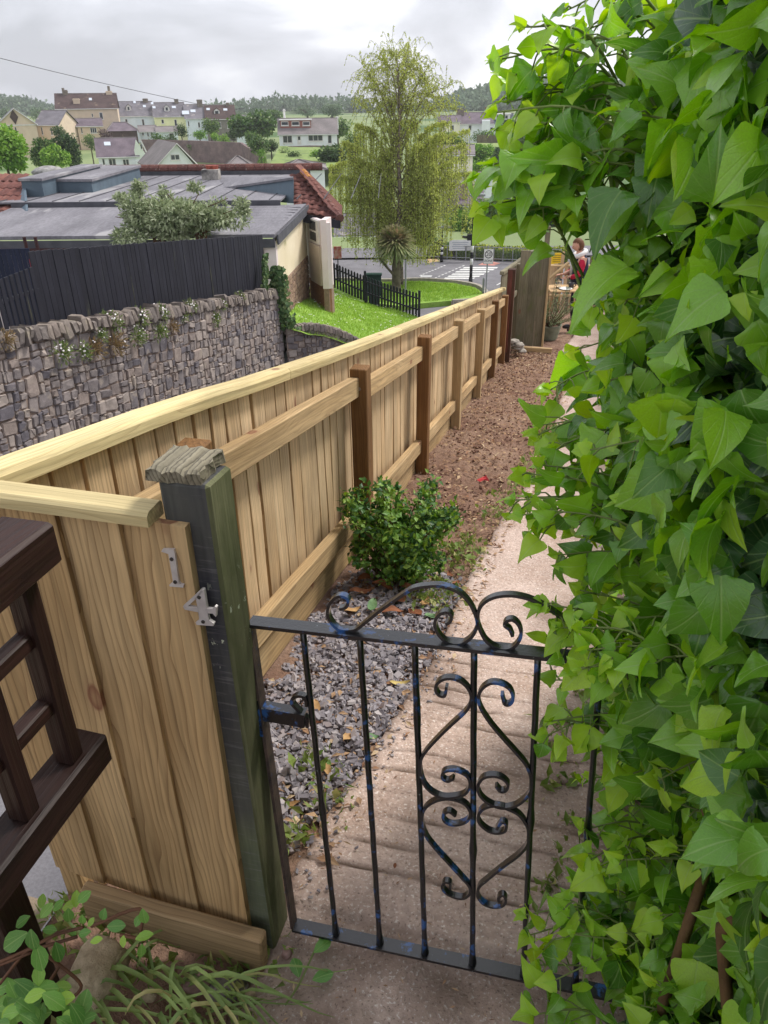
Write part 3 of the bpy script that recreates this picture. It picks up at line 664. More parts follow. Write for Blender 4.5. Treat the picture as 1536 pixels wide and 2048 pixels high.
# general cover
def cover(nn, s0, s1, z0, z1, dmax, kindf, size):
    for _ in range(nn):
        s = RI.uniform(s0, s1); zz = RI.uniform(z0, z1); z = gz(s) + zz
        if zz > hedge_top(s) + RI.uniform(-.08, .08): continue
        dep = RI.uniform(0, 1) ** 1.2 * dmax
        lat = face_lat(s, z) + dep; p = flat(s, lat, z)
        if (p - CAM).length < .62: continue
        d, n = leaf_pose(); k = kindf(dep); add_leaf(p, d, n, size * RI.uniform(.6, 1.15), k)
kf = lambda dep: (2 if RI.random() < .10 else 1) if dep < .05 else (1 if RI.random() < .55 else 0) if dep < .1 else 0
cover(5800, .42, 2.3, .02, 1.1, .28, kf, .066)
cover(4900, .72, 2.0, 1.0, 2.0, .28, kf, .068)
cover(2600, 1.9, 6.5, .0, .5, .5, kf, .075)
for (bx, by), (tx, ty), t_ in (((1250, 536), (1122, 603), 1.02), ((1240, 385), (1165, 478), 1.0)):     # broad_leaf_tip: two big leaves in front of the far end of the path
    a_, c_ = at(bx, by, t_), at(tx, ty, t_); leaves.append((a_, (c_ - a_).normalized(), ((CAM - a_).normalized() * .12 + ZU * 1.0 - NR * .1).normalized(), (c_ - a_).length, 1))
def tocol(m): return [m.col[i] for i in range(3)]
def leaf_frame(p, d, n, L):
    x = d.cross(n).normalized(); n = x.cross(d)
    m = Matrix((x * L, d * L, n * L)).transposed().to_4x4(); m.translation = p; return m
vis = []
for i, (p, d, n, L, k) in enumerate(leaves):
    q = proj(p)
    if q and -30 < q[0] < 1560 and -30 < q[1] < 2080 and k > 0:
        s, l = sl(p); vis.append((L / q[2] * (1.3 if l < face_lat(s, p.z) + .03 else .7), i))
vis.sort(reverse=True); single = set(i for _, i in vis[:300])
mats3 = [M_ivyd, M_ivy, M_ivyy]; lm = {}
bulk = [MB(), MB(), MB()]
for i, (p, d, n, L, k) in enumerate(leaves):
    fr_ = leaf_frame(p, d, n, L)
    if i in single:
        key = (i % 7, k)
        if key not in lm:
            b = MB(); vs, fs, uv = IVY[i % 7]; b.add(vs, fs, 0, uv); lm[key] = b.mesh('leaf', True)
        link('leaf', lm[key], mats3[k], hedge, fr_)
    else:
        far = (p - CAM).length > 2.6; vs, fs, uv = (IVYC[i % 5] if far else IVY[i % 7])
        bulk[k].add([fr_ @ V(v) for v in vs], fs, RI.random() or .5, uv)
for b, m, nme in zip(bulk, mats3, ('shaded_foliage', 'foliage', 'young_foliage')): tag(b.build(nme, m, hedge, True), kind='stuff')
tag(stems.build('stems', M_stem, hedge, True), kind='stuff')
b = MB()
for k in range(46):
    s = RI.uniform(.6, 1.6); z = gz(s) + RI.uniform(0, 1.3); l = face_lat(s, z) + RI.uniform(.1, .25)
    pts = [flat(s, l, z)]
    for q in range(5): s += RI.uniform(-.07, .07); z += RI.uniform(.05, .16); l += RI.uniform(-.03, .03); pts.append(flat(s, l, z))
    b.tube(pts, RI.uniform(.004, .011), 5)
tag(b.build('woody_stems', mat('ivy_wood', (120, 92, 62), (84, 64, 44), 16, .8, .5, rnd=0), hedge, True), kind='stuff')
b = MB()
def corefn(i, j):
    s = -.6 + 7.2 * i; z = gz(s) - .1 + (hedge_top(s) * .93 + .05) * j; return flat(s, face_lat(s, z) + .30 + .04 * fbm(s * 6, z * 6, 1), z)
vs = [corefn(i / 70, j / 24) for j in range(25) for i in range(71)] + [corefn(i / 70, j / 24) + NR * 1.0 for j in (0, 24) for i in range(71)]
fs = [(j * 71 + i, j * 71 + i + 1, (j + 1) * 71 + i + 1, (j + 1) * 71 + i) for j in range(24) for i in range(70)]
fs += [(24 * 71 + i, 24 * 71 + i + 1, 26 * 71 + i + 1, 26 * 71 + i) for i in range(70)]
b.add(vs, fs); b.build('shade_core', M_core, hedge, True)  # added dark sheet behind the leaves, for the hedge's shaded inside
# ------------------------------------------------------------------ shrub beside the fence
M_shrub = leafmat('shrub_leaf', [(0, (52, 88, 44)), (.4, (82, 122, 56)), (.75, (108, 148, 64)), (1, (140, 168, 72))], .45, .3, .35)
M_twig = mat('twig', (110, 82, 60), (80, 58, 42), 20, .8, .4, rnd=.1)
def shrub_at(root, label, rx, ry, rz, nl, size, seed, material, cat='shrub', name='shrub', tw=26, up=0.3):
    rr = random.Random(seed); e = empty(name, root, label, cat); fol, st = MB(), MB()
    for k in range(tw):
        a = rr.uniform(0, 6.28); r = rr.uniform(.2, 1) ** .7; h = rr.uniform(.45, 1.15) * rz * (1.15 - .35 * r)
        tip = root + V((math.cos(a) * r * rx, math.sin(a) * r * ry, h)); base = root + V((math.cos(a) * .12 * rx, math.sin(a) * .12 * ry, -.03))
        pts = smooth_curve([base, base.lerp(tip, .5) + V((rr.uniform(-.2, .2) * rx, rr.uniform(-.2, .2) * ry, .12 * rz)), tip], 6)
        st.tube(pts, [.006 * rx / .25 * (1 - .8 * i / (len(pts) - 1)) for i in range(len(pts))], 4)
        for q in range(nl // tw):
            f = rr.uniform(.12, 1) ** .7; i = min(len(pts) - 2, int(f * (len(pts) - 1))); p = pts[i].lerp(pts[i + 1], rr.random())
            p = p + rnd_dir(rr) * rr.uniform(0, .24) * rx * (1.15 - f * .6)
            if p.z < root.z + .01: p.z = root.z + .02
            d = rnd_dir(rr, up); n = (ZU * 1.0 + rnd_dir(rr) * .8).normalized(); L = size * rr.uniform(.6, 1.25)
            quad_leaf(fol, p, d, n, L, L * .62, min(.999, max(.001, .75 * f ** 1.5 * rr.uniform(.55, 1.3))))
    st.build('stems', M_twig, e); tag(fol.build('foliage', material, e), kind='stuff'); return e
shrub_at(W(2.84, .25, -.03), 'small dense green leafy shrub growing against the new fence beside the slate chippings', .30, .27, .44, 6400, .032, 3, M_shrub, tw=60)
# ------------------------------------------------------------------ slate chippings, litter
M_slate = leafmat('slate_chip', [(0, (122, 116, 122)), (.3, (152, 146, 150)), (.6, (104, 99, 106)), (.85, (176, 168, 168)), (1, (138, 126, 126))], .7, 0, .35)
RG = random.Random(12); b = MB()
def chip(b, p, sz, rr, flatn=.45):
    ax = rnd_dir(rr); m = Matrix.Rotation(rr.uniform(0, 6.28), 3, 'Z') @ Matrix.Rotation(rr.uniform(-.6, .6), 3, 'X') @ Matrix.Rotation(rr.uniform(-.6, .6), 3, 'Y')
    k = rr.choice((4, 5)); a0 = rr.uniform(0, 6); lo, hi = [], []
    for q in range(k):
        a = a0 + 6.283 * q / k + rr.uniform(-.35, .35); r = sz * rr.uniform(.6, 1.15); x, y = r * math.cos(a), r * math.sin(a) * .68
        lo.append(p + m @ V((x, y, -sz * flatn * .4))); hi.append(p + m @ V((x * .86, y * .86, sz * flatn * .4 + rr.uniform(-.15, .15) * sz * .4)))
    b.add(lo + hi, [tuple(k + q for q in range(k))] + [(q, (q + 1) % k, k + (q + 1) % k, k + q) for q in range(k)], rr.random() * .998 + .001)
for _ in range(9500):
    s = RG.uniform(1.12, 2.95); e = path_left(s); lat = -.04 + (e + .05) * RG.random()
    if s < 1.45 and RG.random() < .75 * (1.45 - s) / .33 + .1: continue
    if s > 2.55 and RG.random() < .5: continue
    if lat > e - .03 and RG.random() < .7: continue
    chip(b, W(s, lat, soil_h(s, lat) + RG.uniform(.004, .02)), RG.choice((.009, .012, .014, .017, .022)) * RG.uniform(.8, 1.2), RG)
for _ in range(160):
    s = RG.uniform(.95, 2.4); lat = path_left(s) + abs(RG.gauss(0, .05)); chip(b, W(s, lat, .010), RG.uniform(.004, .010), RG)
tag(b.build('slate_chippings', M_slate), 'loose grey slate chippings between the new fence and the concrete path', 'gravel', kind='stuff')
M_litter = leafmat('litter_leaf', [(0, (140, 106, 82)), (.3, (178, 148, 116)), (.6, (122, 90, 72)), (.8, (206, 184, 150)), (1, (156, 116, 90))], .85, .1, .15)
b = MB()
for _ in range(10500):
    s = 1.1 + 10.5 * RG.random() ** 1.15; e = path_left(s); lat = RG.uniform(-.02, e + .1)
    if s < 2.6 and RG.random() < .5: continue
    p = W(s, lat, soil_h(s, lat) + RG.uniform(.012, .025) if lat < e else .012); a = RG.uniform(0, 6.28); L = RG.choice((.008, .012, .018, .03)) * RG.uniform(.7, 1.3) * (1 + s * .05)
    d = V((math.cos(a), math.sin(a), RG.uniform(-.25, .2))).normalized(); quad_leaf(b, p, d, (ZU + rnd_dir(RG) * .4).normalized(), L, L * RG.uniform(.15, .6), RG.random() * .998 + .001, .3)
for _ in range(420):
    s = RG.uniform(.3, 2.6); lat = path_left(s) + RG.random() ** 1.5 * .85; p = W(s, lat, .012); a = RG.uniform(0, 6.28); L = RG.uniform(.005, .018)
    quad_leaf(b, p, V((math.cos(a), math.sin(a), .05)).normalized(), (ZU + rnd_dir(RG) * .3).normalized(), L, L * RG.uniform(.12, .4), RG.random() * .998 + .001, .2)
tag(b.build('leaf_litter', M_litter), 'dry brown leaf litter and bark bits scattered over the soil strip', 'leaf litter', kind='stuff')
b = MB()
M_clod = mat('soil_clod', (130, 100, 86), (110, 82, 70), 30, .95, .5, rnd=0)
for _ in range(3400):
    s = 2.6 + 9.4 * RG.random() ** 1.1; lat = RG.uniform(-.02, path_left(s) + .02); chip(b, W(s, lat, soil_h(s, lat) + .008), RG.choice((.003, .005, .008, .013)) * RG.uniform(.7, 1.2) * (1 + .04 * s), RG, .9)
tag(b.build('soil_clods', M_clod), 'crumbled red soil clods on the freshly dug strip', 'soil', kind='stuff')
M_deadleaf = [mat('dead_leaf_tan', (196, 160, 110), (166, 126, 84), 30, .7, .3, rnd=.1), mat('dead_leaf_brown', (150, 96, 66), (112, 70, 48), 30, .7, .3, rnd=.1), mat('dead_leaf_yellow', (222, 204, 138), (196, 172, 104), 20, .7, .2, rnd=.1), mat('dead_leaf_green', (110, 140, 96), (84, 116, 76), 20, .6, .2, rnd=.1)]
def fallen(px, py, L, ang, mi, label, wide=.5, lift=.02):
    p = pg(px, py); s, l = sl(p); p = W(s, l, (soil_h(s, l) if l < path_left(s) else .004) + lift); rr = random.Random(px * 7 + py)
    a = math.radians(ang); d = (V((math.cos(a), math.sin(a), 0)) + U * 0).normalized(); b = MB(); vs, fs = [], []
    sd_ = V((-d.y, d.x, 0)); rows = [(0, .03), (.15, .6), (.38, 1), (.62, .9), (.84, .5), (1, .04)]
    for y, w_ in rows:
        for c in (-1, 0, 1): vs.append(p + d * (y - .5) * L + sd_ * c * w_ * L * wide / 2 + ZU * (.10 * L * abs(c) + .12 * L * math.sin(y * 5 + px) + rr.uniform(-.02, .02) * L))
    fs = [(j * 3 + i, j * 3 + i + 1, j * 3 + 4 + i, j * 3 + 3 + i) for j in range(5) for i in range(2)]
    b.add([v for v in vs], fs); o = b.build('fallen_leaf', M_deadleaf[mi], None, True); tag(o, label, 'leaf', 'fallen leaves on the ground')
fallen(800, 1357, .075, 5, 2, 'long pale yellow fallen leaf on the slate chippings beside the path edge', .32)
fallen(632, 1405, .06, 100, 0, 'upright tan fallen leaf near the gate latch', .45)
fallen(620, 1440, .07, 10, 1, 'orange brown fallen leaf under the gate latch', .3)
fallen(705, 1462, .085, 50, 0, 'large tan curled fallen leaf beside the second gate bar', .5)
fallen(742, 1472, .05, 10, 3, 'grey green fallen leaf at the edge of the path', .5)
fallen(652, 1528, .055, 115, 0, 'narrow tan fallen leaf on the dirt by the gate', .45)
fallen(575, 1600, .07, 15, 0, 'dry split strip of leaf lying on dirt by the gate stile', .3)
fallen(790, 1752, .014, 80, 1, 'tiny dark leaf scrap on the concrete behind the gate', .6)
lf = [(735, 1152, .10, 20, 1, .5, 'broad brown dead leaf tucked under the left side of the green shrub'), (765, 1175, .10, 160, 1, .45, 'curled red brown leaf beneath the middle of the shrub'), (720, 1185, .11, 200, 1, .4, 'long brown leaf between the shrub and the fence gravel board'), (800, 1200, .09, 60, 1, .6, 'rust coloured leaf lying between the shrub and the tallest gate scroll'), (830, 1225, .08, 130, 1, .6, 'bright rust leaf just above the arch of the gate scroll'), (785, 1222, .09, 10, 1, .5, 'flat brown leaf on slate in front of the shrub'), (850, 1205, .08, 70, 0, .5, 'tan leaf among brown ones in front of the shrub'), (705, 1215, .08, 30, 0, .4, 'tan leaf beside the fence just past the slate chippings'), (815, 1180, .09, 170, 1, .5, 'dark brown leaf half under the shrub skirt'), (862, 1228, .06, 20, 3, .6, 'dull green cut leaf by the path edge and shrub'), (745, 1218, .07, 80, 3, .6, 'dull green cut leaf on the slate chippings in front of the shrub'), (912, 1165, .05, 45, 1, .6, 'small brown leaf between the shrub and the concrete path'), (900, 1150, .06, 100, 1, .5, 'small brown leaf touching the path side of the shrub')]
for x, y, L, a, mi, wd, lb in lf: fallen(x, y, L, a, mi, lb, wd, .035)
fallen(1060, 1088, .05, 60, 2, 'small pale leaf lying on the smooth part of the concrete path', .8)
fallen(1222, 1640, .05, 30, 2, 'cream dry leaf on the path beside the ivy', .5)
b = MB(); q = pg(962, 968); b.add([q + V((-.03, 0, .03)), q + V((.02, .03, .04)), q + V((.03, -.02, .05)), q + V((-.01, -.03, .03))], [(0, 1, 2, 3)]); b.add([q + V((.0, .0, .03)), q + V((.03, .01, .06)), q + V((.05, -.02, .03))], [(0, 1, 2)])
tag(b.build('litter_scrap', plain('red_wrapper', (196, 60, 66), .4)), 'crumpled red wrapper scrap on the soil strip', 'litter')
# ------------------------------------------------------------------ foreground plants bottom left
M_fgleaf = leafmat('low_plant_leaf', [(0, (90, 138, 66)), (.35, (122, 172, 80)), (.65, (104, 154, 82)), (.85, (166, 204, 84)), (1, (140, 188, 86))], .42, .3, .4, True)
RF = random.Random(77)
def oval_template(seed):
    rr = random.Random(seed); rows = [(0, .03), (.12, .13), (.3, .25), (.55, .31), (.78, .24), (.93, .11), (1, .01)]; vs, uv = [], []
    fo, dr = rr.uniform(.1, .4), rr.uniform(.1, .4)
    for y, w_ in rows:
        for c in (-1, -.5, 0, .5, 1): vs.append((c * w_, y, fo * abs(c) * w_ * .6 - dr * y * y * .6)); uv.append((c * w_, y))
    return vs, [(j * 5 + i, j * 5 + i + 1, j * 5 + 6 + i, j * 5 + 5 + i) for j in range(6) for i in range(4)], uv
OV = []
for i in range(4):
    b = MB(); b.add(*oval_template(i)[:2], 0, oval_template(i)[2]); OV.append(b.mesh('leaf', True))
zf5 = lambda x, y: (x * .2083, 1780 + y * .2083)
fgp = empty('leafy_plant', W(.62, .12, 0), 'low sprawling plant with oval leaves on brown twigs at the foot of the brown railing', 'plant')
fl = [(130, 490, 280, 200), (305, 490, 200, 265), (210, 300, 160, 215), (400, 110, 120, 80), (440, 200, 150, 60), (550, 150, 130, 40), (730, 90, 140, 95), (660, 150, 160, 190), (800, 70, 150, 45), (660, 250, 150, 280), (790, 290, 110, 265), (870, 310, 90, 70), (810, 410, 120, 200), (700, 420, 110, 250), (990, 240, 130, 260), (1110, 345, 170, 10), (1380, 440, 150, 30), (1360, 590, 130, 265), (1380, 260, 150, 275), (380, 650, 230, 290), (560, 600, 190, 280), (370, 830, 180, 95), (180, 1050, 290, 225), (330, 1010, 190, 200), (520, 1060, 230, 330), (580, 930, 180, 20), (600, 980, 170, 330), (800, 1100, 240, 85), (380, 1180, 200, 240), (820, 1240, 180, 20), (660, 1180, 170, 300), (100, 1180, 190, 190), (280, 1240, 180, 330), (30, 1180, 190, 100), (470, 380, 130, 10), (250, 1130, 200, 150), (640, 1230, 170, 60), (120, 960, 160, 120), (1320, 300, 110, 60), (920, 480, 110, 30), (1180, 500, 100, 80)]
fl += [(RF.uniform(0, 760), RF.uniform(900, 1290), RF.uniform(120, 240), RF.uniform(0, 360)) for _ in range(26)]
for i, (x, y, L, a) in enumerate(fl):
    px, py = zf5(x, y); p0 = at(px, py, 1.3 + RF.uniform(-.05, .05)); g0 = at_z(px, py, .03)
    if (g0 - CAM).length < (p0 - CAM).length: p0 = g0
    a = math.radians(a); right, upv = ROT @ V((1, 0, 0)), ROT @ V((0, 1, 0)); d = (right * math.cos(a) + upv * math.sin(a) + rnd_dir(RF) * .2).normalized()
    n = (ZU * .7 + (CAM - p0).normalized() * .8 + rnd_dir(RF) * .4).normalized(); Lm = L * .2083 / FPX * 1.42
    link('leaf', OV[i % 4], M_fgleaf, fgp, leaf_frame(p0 - d * Lm / 2, d, n, Lm))
b = MB()
for path_ in ([(0, 690), (250, 580), (540, 430), (800, 360)], [(0, 900), (240, 600), (350, 560)], [(350, 560), (570, 720), (780, 920), (640, 1080)], [(370, 560), (740, 450)], [(880, 350), (1340, 180), (1350, 400)], [(0, 720), (300, 600)], [(1150, 430), (1400, 480)], [(570, 730), (450, 920)]):
    b.tube(smooth_curve([at(*zf5(*q), 1.34) for q in path_], 5), .0032, 5)
b.build('twigs', mat('brown_twig', (122, 86, 66), (92, 64, 50), 20, .7, .3, rnd=0), fgp, True)
M_blade = leafmat('strap_leaf', [(0, (116, 140, 84)), (.4, (150, 172, 104)), (.75, (134, 156, 92)), (1, (196, 186, 130))], .5, .25, .3)
clump = empty('strap_leaf_clump', W(.62, .30, 0), 'flattened clump of long green strap leaves in front of the kick board', 'plant')
for k in range(70):
    s0, l0 = RF.uniform(.60, .80), RF.uniform(.06, .40); L = RF.uniform(.10, .27); a = RF.uniform(-.9, .6) if RF.random() < .75 else RF.uniform(0, 6.28)
    d = (NR * math.cos(a) + U * math.sin(a)); b = MB(); vs = []; w_ = RF.uniform(.0022, .0055); h = RF.uniform(.02, .10); sd_ = ZU.cross(d)
    for q in range(7):
        f = q / 6; c = W(s0, l0, 0) + d * L * f; c.z = .012 + h * math.sin(math.pi * min(1, f * 1.1 + .1)) * (1 - .3 * f) + RF.uniform(0, .01)
        ww = w_ * (1 - f ** 3); vs += [c - sd_ * ww + ZU * .002, c, c + sd_ * ww + ZU * .002]
    fs = [(q * 3 + i, q * 3 + i + 1, q * 3 + 4 + i, q * 3 + 3 + i) for q in range(6) for i in range(2)]
    b.add(vs, fs); b.build('leaf', M_blade, clump, True)
M_stoneA = mat('tan_stone', (216, 198, 168), (168, 150, 124), 40, .95, 1.0, rnd=0, bdist=.01); M_stoneB = mat('pink_stone', (166, 136, 130), (130, 106, 102), 14, .9, .6, rnd=0)
def rock(name, c, r, material, label, seed, cat='stone', group=None):
    bm = bmesh.new(); bmesh.ops.create_icosphere(bm, subdivisions=3, radius=1)
    for v in bm.verts:
        q = v.co * 1.0; n_ = 1 + .28 * noise.noise(q * 1.3 + V((seed, 0, 0))) + .10 * noise.noise(q * 4 + V((0, seed, 0)))
        m_ = max(abs(q.x), abs(q.y), abs(q.z)); q = q * (1 + .35 * (1 / m_ - 1)) * .8 if m_ > 0 else q
        v.co = V((q.x * n_ * r[0], q.y * n_ * r[1], q.z * n_ * r[2]))
    me = bpy.data.meshes.new(name); bm.to_mesh(me); bm.free(); me.polygons.foreach_set('use_smooth', [True] * len(me.polygons))
    m_ = Matrix.Rotation(seed, 4, 'Z'); m_.translation = c; return tag(link(name, me, material, None, m_), label, cat, group)
rock('rock', at_z(195, 1945, .05), (.075, .055, .065), M_stoneA, 'rough tan sandstone block beside the kick board', 1.3)
rock('rock', at_z(395, 1968, .02), (.022, .034, .034), M_stoneB, 'small smooth pinkish stone near the gatepost foot', 2.1)
rock('rock', at_z(455, 1975, .0), (.06, .035, .018), mat('grey_mortar', (150, 142, 140), (116, 108, 106), 16, .95, .8, rnd=0), 'lump of grey mortar at the foot of the gatepost', .4)
for q_, (x_, y_, r_, lb_) in enumerate(((300, 1990, .02, 'small grey stone half under the strap leaves'), (345, 1945, .016, 'small pale stone between the block and the kick board'), (500, 1990, .014, 'chip of pale stone lying by the mortar lump'), (140, 1985, .024, 'grey stone under the leafy plant'))): rock('rock', at_z(x_, y_, .01), (r_, r_ * .8, r_ * .6), M_stoneB if q_ % 2 else M_stoneA, lb_, q_ * 1.7 + .3)
rock('rock', at_z(575, 1905, .008), (.016, .014, .012), M_stoneB, 'little pebble lying against the gatepost by the gate', 4.4)
# a cut sprig on the concrete
sp = empty('cut_sprig', at_z(600, 1960, .01), 'cut twig with small green leaves on the concrete in front of the gate', 'twig')
b = MB(); b.tube(smooth_curve([at_z(*q, .02) for q in ((570, 2010), (600, 1965), (630, 1900), (645, 1885))], 5), .0022, 5); b.build('twig', M_stem, sp)
for i, (x, y, a) in enumerate(((598, 1955, 110), (625, 1960, 20), (640, 1890, 60), (628, 1905, 40))):
    p0 = at_z(x, y, .022); a = math.radians(a); d = V((math.cos(a), math.sin(a), .1)).normalized(); link('leaf', OV[i % 4], M_fgleaf, sp, leaf_frame(p0, d, (ZU + rnd_dir(RF) * .3).normalized(), .045))

# weeds and blades of grass along the path edges
b = MB(); RW = random.Random(91)
spots_ = [(s_, path_left(s_) - RW.uniform(-.01, .10)) for s_ in [RW.uniform(2.3, 6.5) for _ in range(46)]] + [(RW.uniform(1.05, 1.5), RW.uniform(.1, .42)) for _ in range(16)] + [(RW.uniform(2.5, 3.5), RW.uniform(.35, .55)) for _ in range(22)] + [(RW.uniform(.55, .85), RW.uniform(-.1, .45)) for _ in range(26)] + [(RW.uniform(.9, 2.4), RW.uniform(.95, 1.1)) for _ in range(14)]
for s_, l_ in spots_:
    r_ = RW.uniform(.015, .05)
    for _ in range(RW.randint(8, 26)):
        c_ = W(s_ + RW.gauss(0, r_), l_ + RW.gauss(0, r_), -.005); d_ = (ZU * RW.uniform(.3, 1.2) + rnd_dir(RW)).normalized(); L_ = RW.uniform(.012, .05)
        if d_.z < 0: d_.z = -d_.z
        quad_leaf(b, c_ + ZU * .012, d_, rnd_dir(RW, .8), L_, L_ * RW.choice((.1, .15, .5, .6)), RW.random() * .99 + .005)
tag(b.build('weed_tufts', leafmat('weed_leaf', [(0, (110, 128, 70)), (.4, (140, 158, 84)), (.7, (96, 124, 62)), (1, (178, 172, 116))], .6, .3, .2)), 'small weeds and grass tufts along the edges of the path', 'weeds', kind='stuff')
# ------------------------------------------------------------------ street, wall and school across the road
def rampmat(name, stops, scale=8, rough=.9, bump=.6, bdist=.02, stain=None, contrast=.6):
    m, t, p = nm(name); N = NT(t); v = N.coord()
    oi = N.n('ShaderNodeObjectInfo').outputs['Random']; at_ = N.n('ShaderNodeAttribute', attribute_name='rnd').outputs['Fac']
    col = N.ramp(N.math('FRACT', N.math('ADD', oi, at_)), [(q, lin(c)) for q, c in stops]); nz = N.noise(v, scale, 6, .65)
    col = N.mix(contrast, col, N.ramp(nz, [(.3, .55), (.7, 1.3)]), 'MULTIPLY')
    if stain:
        g = N.noise(v, stain[1], 4); col = N.mix(N.ramp(g, [(stain[2], 0.0), (stain[2] + .1, .8)]), col, lin(stain[0]))
    N.i(p, 'Base Color', col); N.i(p, 'Roughness', rough); N.i(p, 'Specular IOR Level', .2)
    if bump: N.i(p, 'Normal', N.bump(N.noise(v, scale * 2.3, 6, .7), bump, bdist))
    return m
M_asph = mat('asphalt', (128, 126, 130), (112, 110, 114), 1.2, .92, .3, rnd=0, fine=60)
M_grass = mat('lawn_grass', (146, 178, 80), (120, 156, 62), 1.6, .9, .7, rnd=0, fine=22, bdist=.05, spots=((146, 168, 88), 5, .62))
M_field = mat('field_grass', (136, 150, 104), (116, 130, 88), .03, .95, 0, rnd=0, spots=((78, 104, 60), .02, .55))
M_kerb = mat('kerb_stone', (176, 168, 156), (140, 134, 124), 5, .9, .4, rnd=.05)
M_white = mat('road_paint', (226, 226, 222), (200, 200, 198), 6, .8, .1, rnd=0)
M_black = wood('black_stain_timber', (46, 46, 56), (34, 34, 44), (24, 24, 32), rnd=.14, ring=8, rough=.65, bump=.5, knots=False, streak=((112, 112, 80), .66))
M_stone = rampmat('rubble_stone', [(0, (150, 140, 136)), (.2, (118, 112, 114)), (.45, (168, 156, 148)), (.7, (104, 100, 106)), (.85, (140, 128, 122)), (1, (158, 144, 136))], 7, stain=((166, 154, 142), 3.2, .58))
M_mortar = mat('wall_mortar', (160, 142, 130), (122, 106, 96), 6, .95, .7, rnd=0)
M_cope = rampmat('coping_stone', [(0, (138, 126, 118)), (.35, (120, 112, 108)), (.7, (152, 140, 130)), (1, (108, 102, 100))], 7, stain=((170, 160, 140), 4, .6))
def zst(y):
    if y < 36: return -3.6 - .149 * (y - 10.5)
    return -7.4
def street(i, j):
    y = -8 + 46 * j; x0 = -.94 - .12 + .258 * y; return V((x0 - 8.2 * (1 - i) + .05, y, zst(y)))
grid('street', 8, 46, street, M_asph)
rw = MB()    # retaining wall below the garden fence, street side
for j in range(30):
    s0, s1 = -6 + j * 1.2, -6 + (j + 1) * 1.2
    a, c = flat(s0, -.14, gz(s0) - .06), flat(s1, -.14, gz(s1) - .06); a2, c2 = a.copy(), c.copy(); a2.z = zst(a.y) - .3; c2.z = zst(c.y) - .3
    rw.add([a, c, c2, a2], [(0, 1, 2, 3)])
tag(rw.build('retaining_wall', M_mortar), 'rendered retaining wall under the long new fence above the street', 'wall')
def terr(x, y):
    pts = [(-60, -7), (0, -5.5), (10, -4.6), (36, -7.75), (50, -7.9), (120, -8.2), (160, -7.5), (260, -6.5), (480, -6.5), (640, -10), (900, -40), (3000, -160)]
    for (a, b_), (c, d) in zip(pts, pts[1:]):
        if a <= y <= c: z = b_ + (d - b_) * (y - a) / (c - a); break
    else: z = pts[-1][1] if y > 0 else pts[0][1]
    return z + .5 * fbm(x * .01, y * .01) * min(1, max(0, (y - 60) / 80))
def tgrid(i, j):
    y = -60 + 2000 * j ** 2.6; x = (i - .5) * (160 + y * 1.6); return V((x, y, terr(x, y)))
grid('ground', 60, 110, tgrid, M_field)
grid('road', 6, 2, lambda i, j: V((-60 + 130 * i, 35.5 + 15.5 * j, -7.396)), M_asph)
# --- lower stone wall with rubble face
WL = -7.26
WP = F0 + NR * WL
def wpx(px, py, dl=0.0): return on(px, py, WP + NR * dl, NR)
top_px = [(-90, 706), (0, 690), (70, 672), (180, 652), (330, 628), (450, 607), (535, 592)]
tops = [wpx(*q) for q in top_px]; tops = [(sl(q)[0], q.z) for q in tops]
def wtop(s):
    for (a, b_), (c, d) in zip(tops, tops[1:]):
        if a <= s <= c: return b_ + (d - b_) * (s - a) / (c - a)
    return tops[0][1] if s < tops[0][0] else tops[-1][1] + (s - tops[-1][0]) * -.16
wall = empty('stone_wall', flat(14, WL, -4), 'tall grey rubble stone wall below the black board fence', 'wall')
RS = random.Random(5)
def stone_mesh(w_, h_, seed, dep=.06):
    rr = random.Random(seed); b = MB(); k = 8; base, mid, top = [], [], []
    c = min(w_, h_) * rr.uniform(.05, .2)
    out = [(-w_ / 2 + c, -h_ / 2), (w_ / 2 - c, -h_ / 2), (w_ / 2, -h_ / 2 + c), (w_ / 2, h_ / 2 - c), (w_ / 2 - c, h_ / 2), (-w_ / 2 + c, h_ / 2), (-w_ / 2, h_ / 2 - c), (-w_ / 2, -h_ / 2 + c)]
    for x, y in out:
        jx, jy = rr.uniform(-.08, .08) * w_, rr.uniform(-.10, .10) * h_; x, y = x + jx, y + jy
        base.append((x, y, -.05)); mid.append((x * .985, y * .985, dep * rr.uniform(.3, .8))); top.append((x * .87, y * .87, dep * rr.uniform(.6, 1.4)))
    b.add(base + mid + top, [(i, (i + 1) % k, k + (i + 1) % k, k + i) for i in range(k)] + [(k + i, k + (i + 1) % k, 2 * k + (i + 1) % k, 2 * k + i) for i in range(k)] + [tuple(2 * k + i for i in range(k))])
    return b
def partition(s0, s1, v0, v1, out, amin=.055, amax=.17):
    w_, h_ = s1 - s0, v1 - v0; a = w_ * h_
    if a < amin or (a < amax and RS.random() < .55 and w_ < h_ * 2.2 and h_ < w_ * 1.3) : out.append((s0, s1, v0, v1)); return
    f = RS.uniform(.36, .64)
    if w_ > h_ * 1.25 or (w_ > h_ * .8 and RS.random() < .35): partition(s0, s0 + w_ * f, v0, v1, out, amin, amax); partition(s0 + w_ * f, s1, v0, v1, out, amin, amax)
    else: partition(s0, s1, v0, v0 + h_ * f, out, amin, amax); partition(s0, s1, v0 + h_ * f, v1, out, amin, amax)
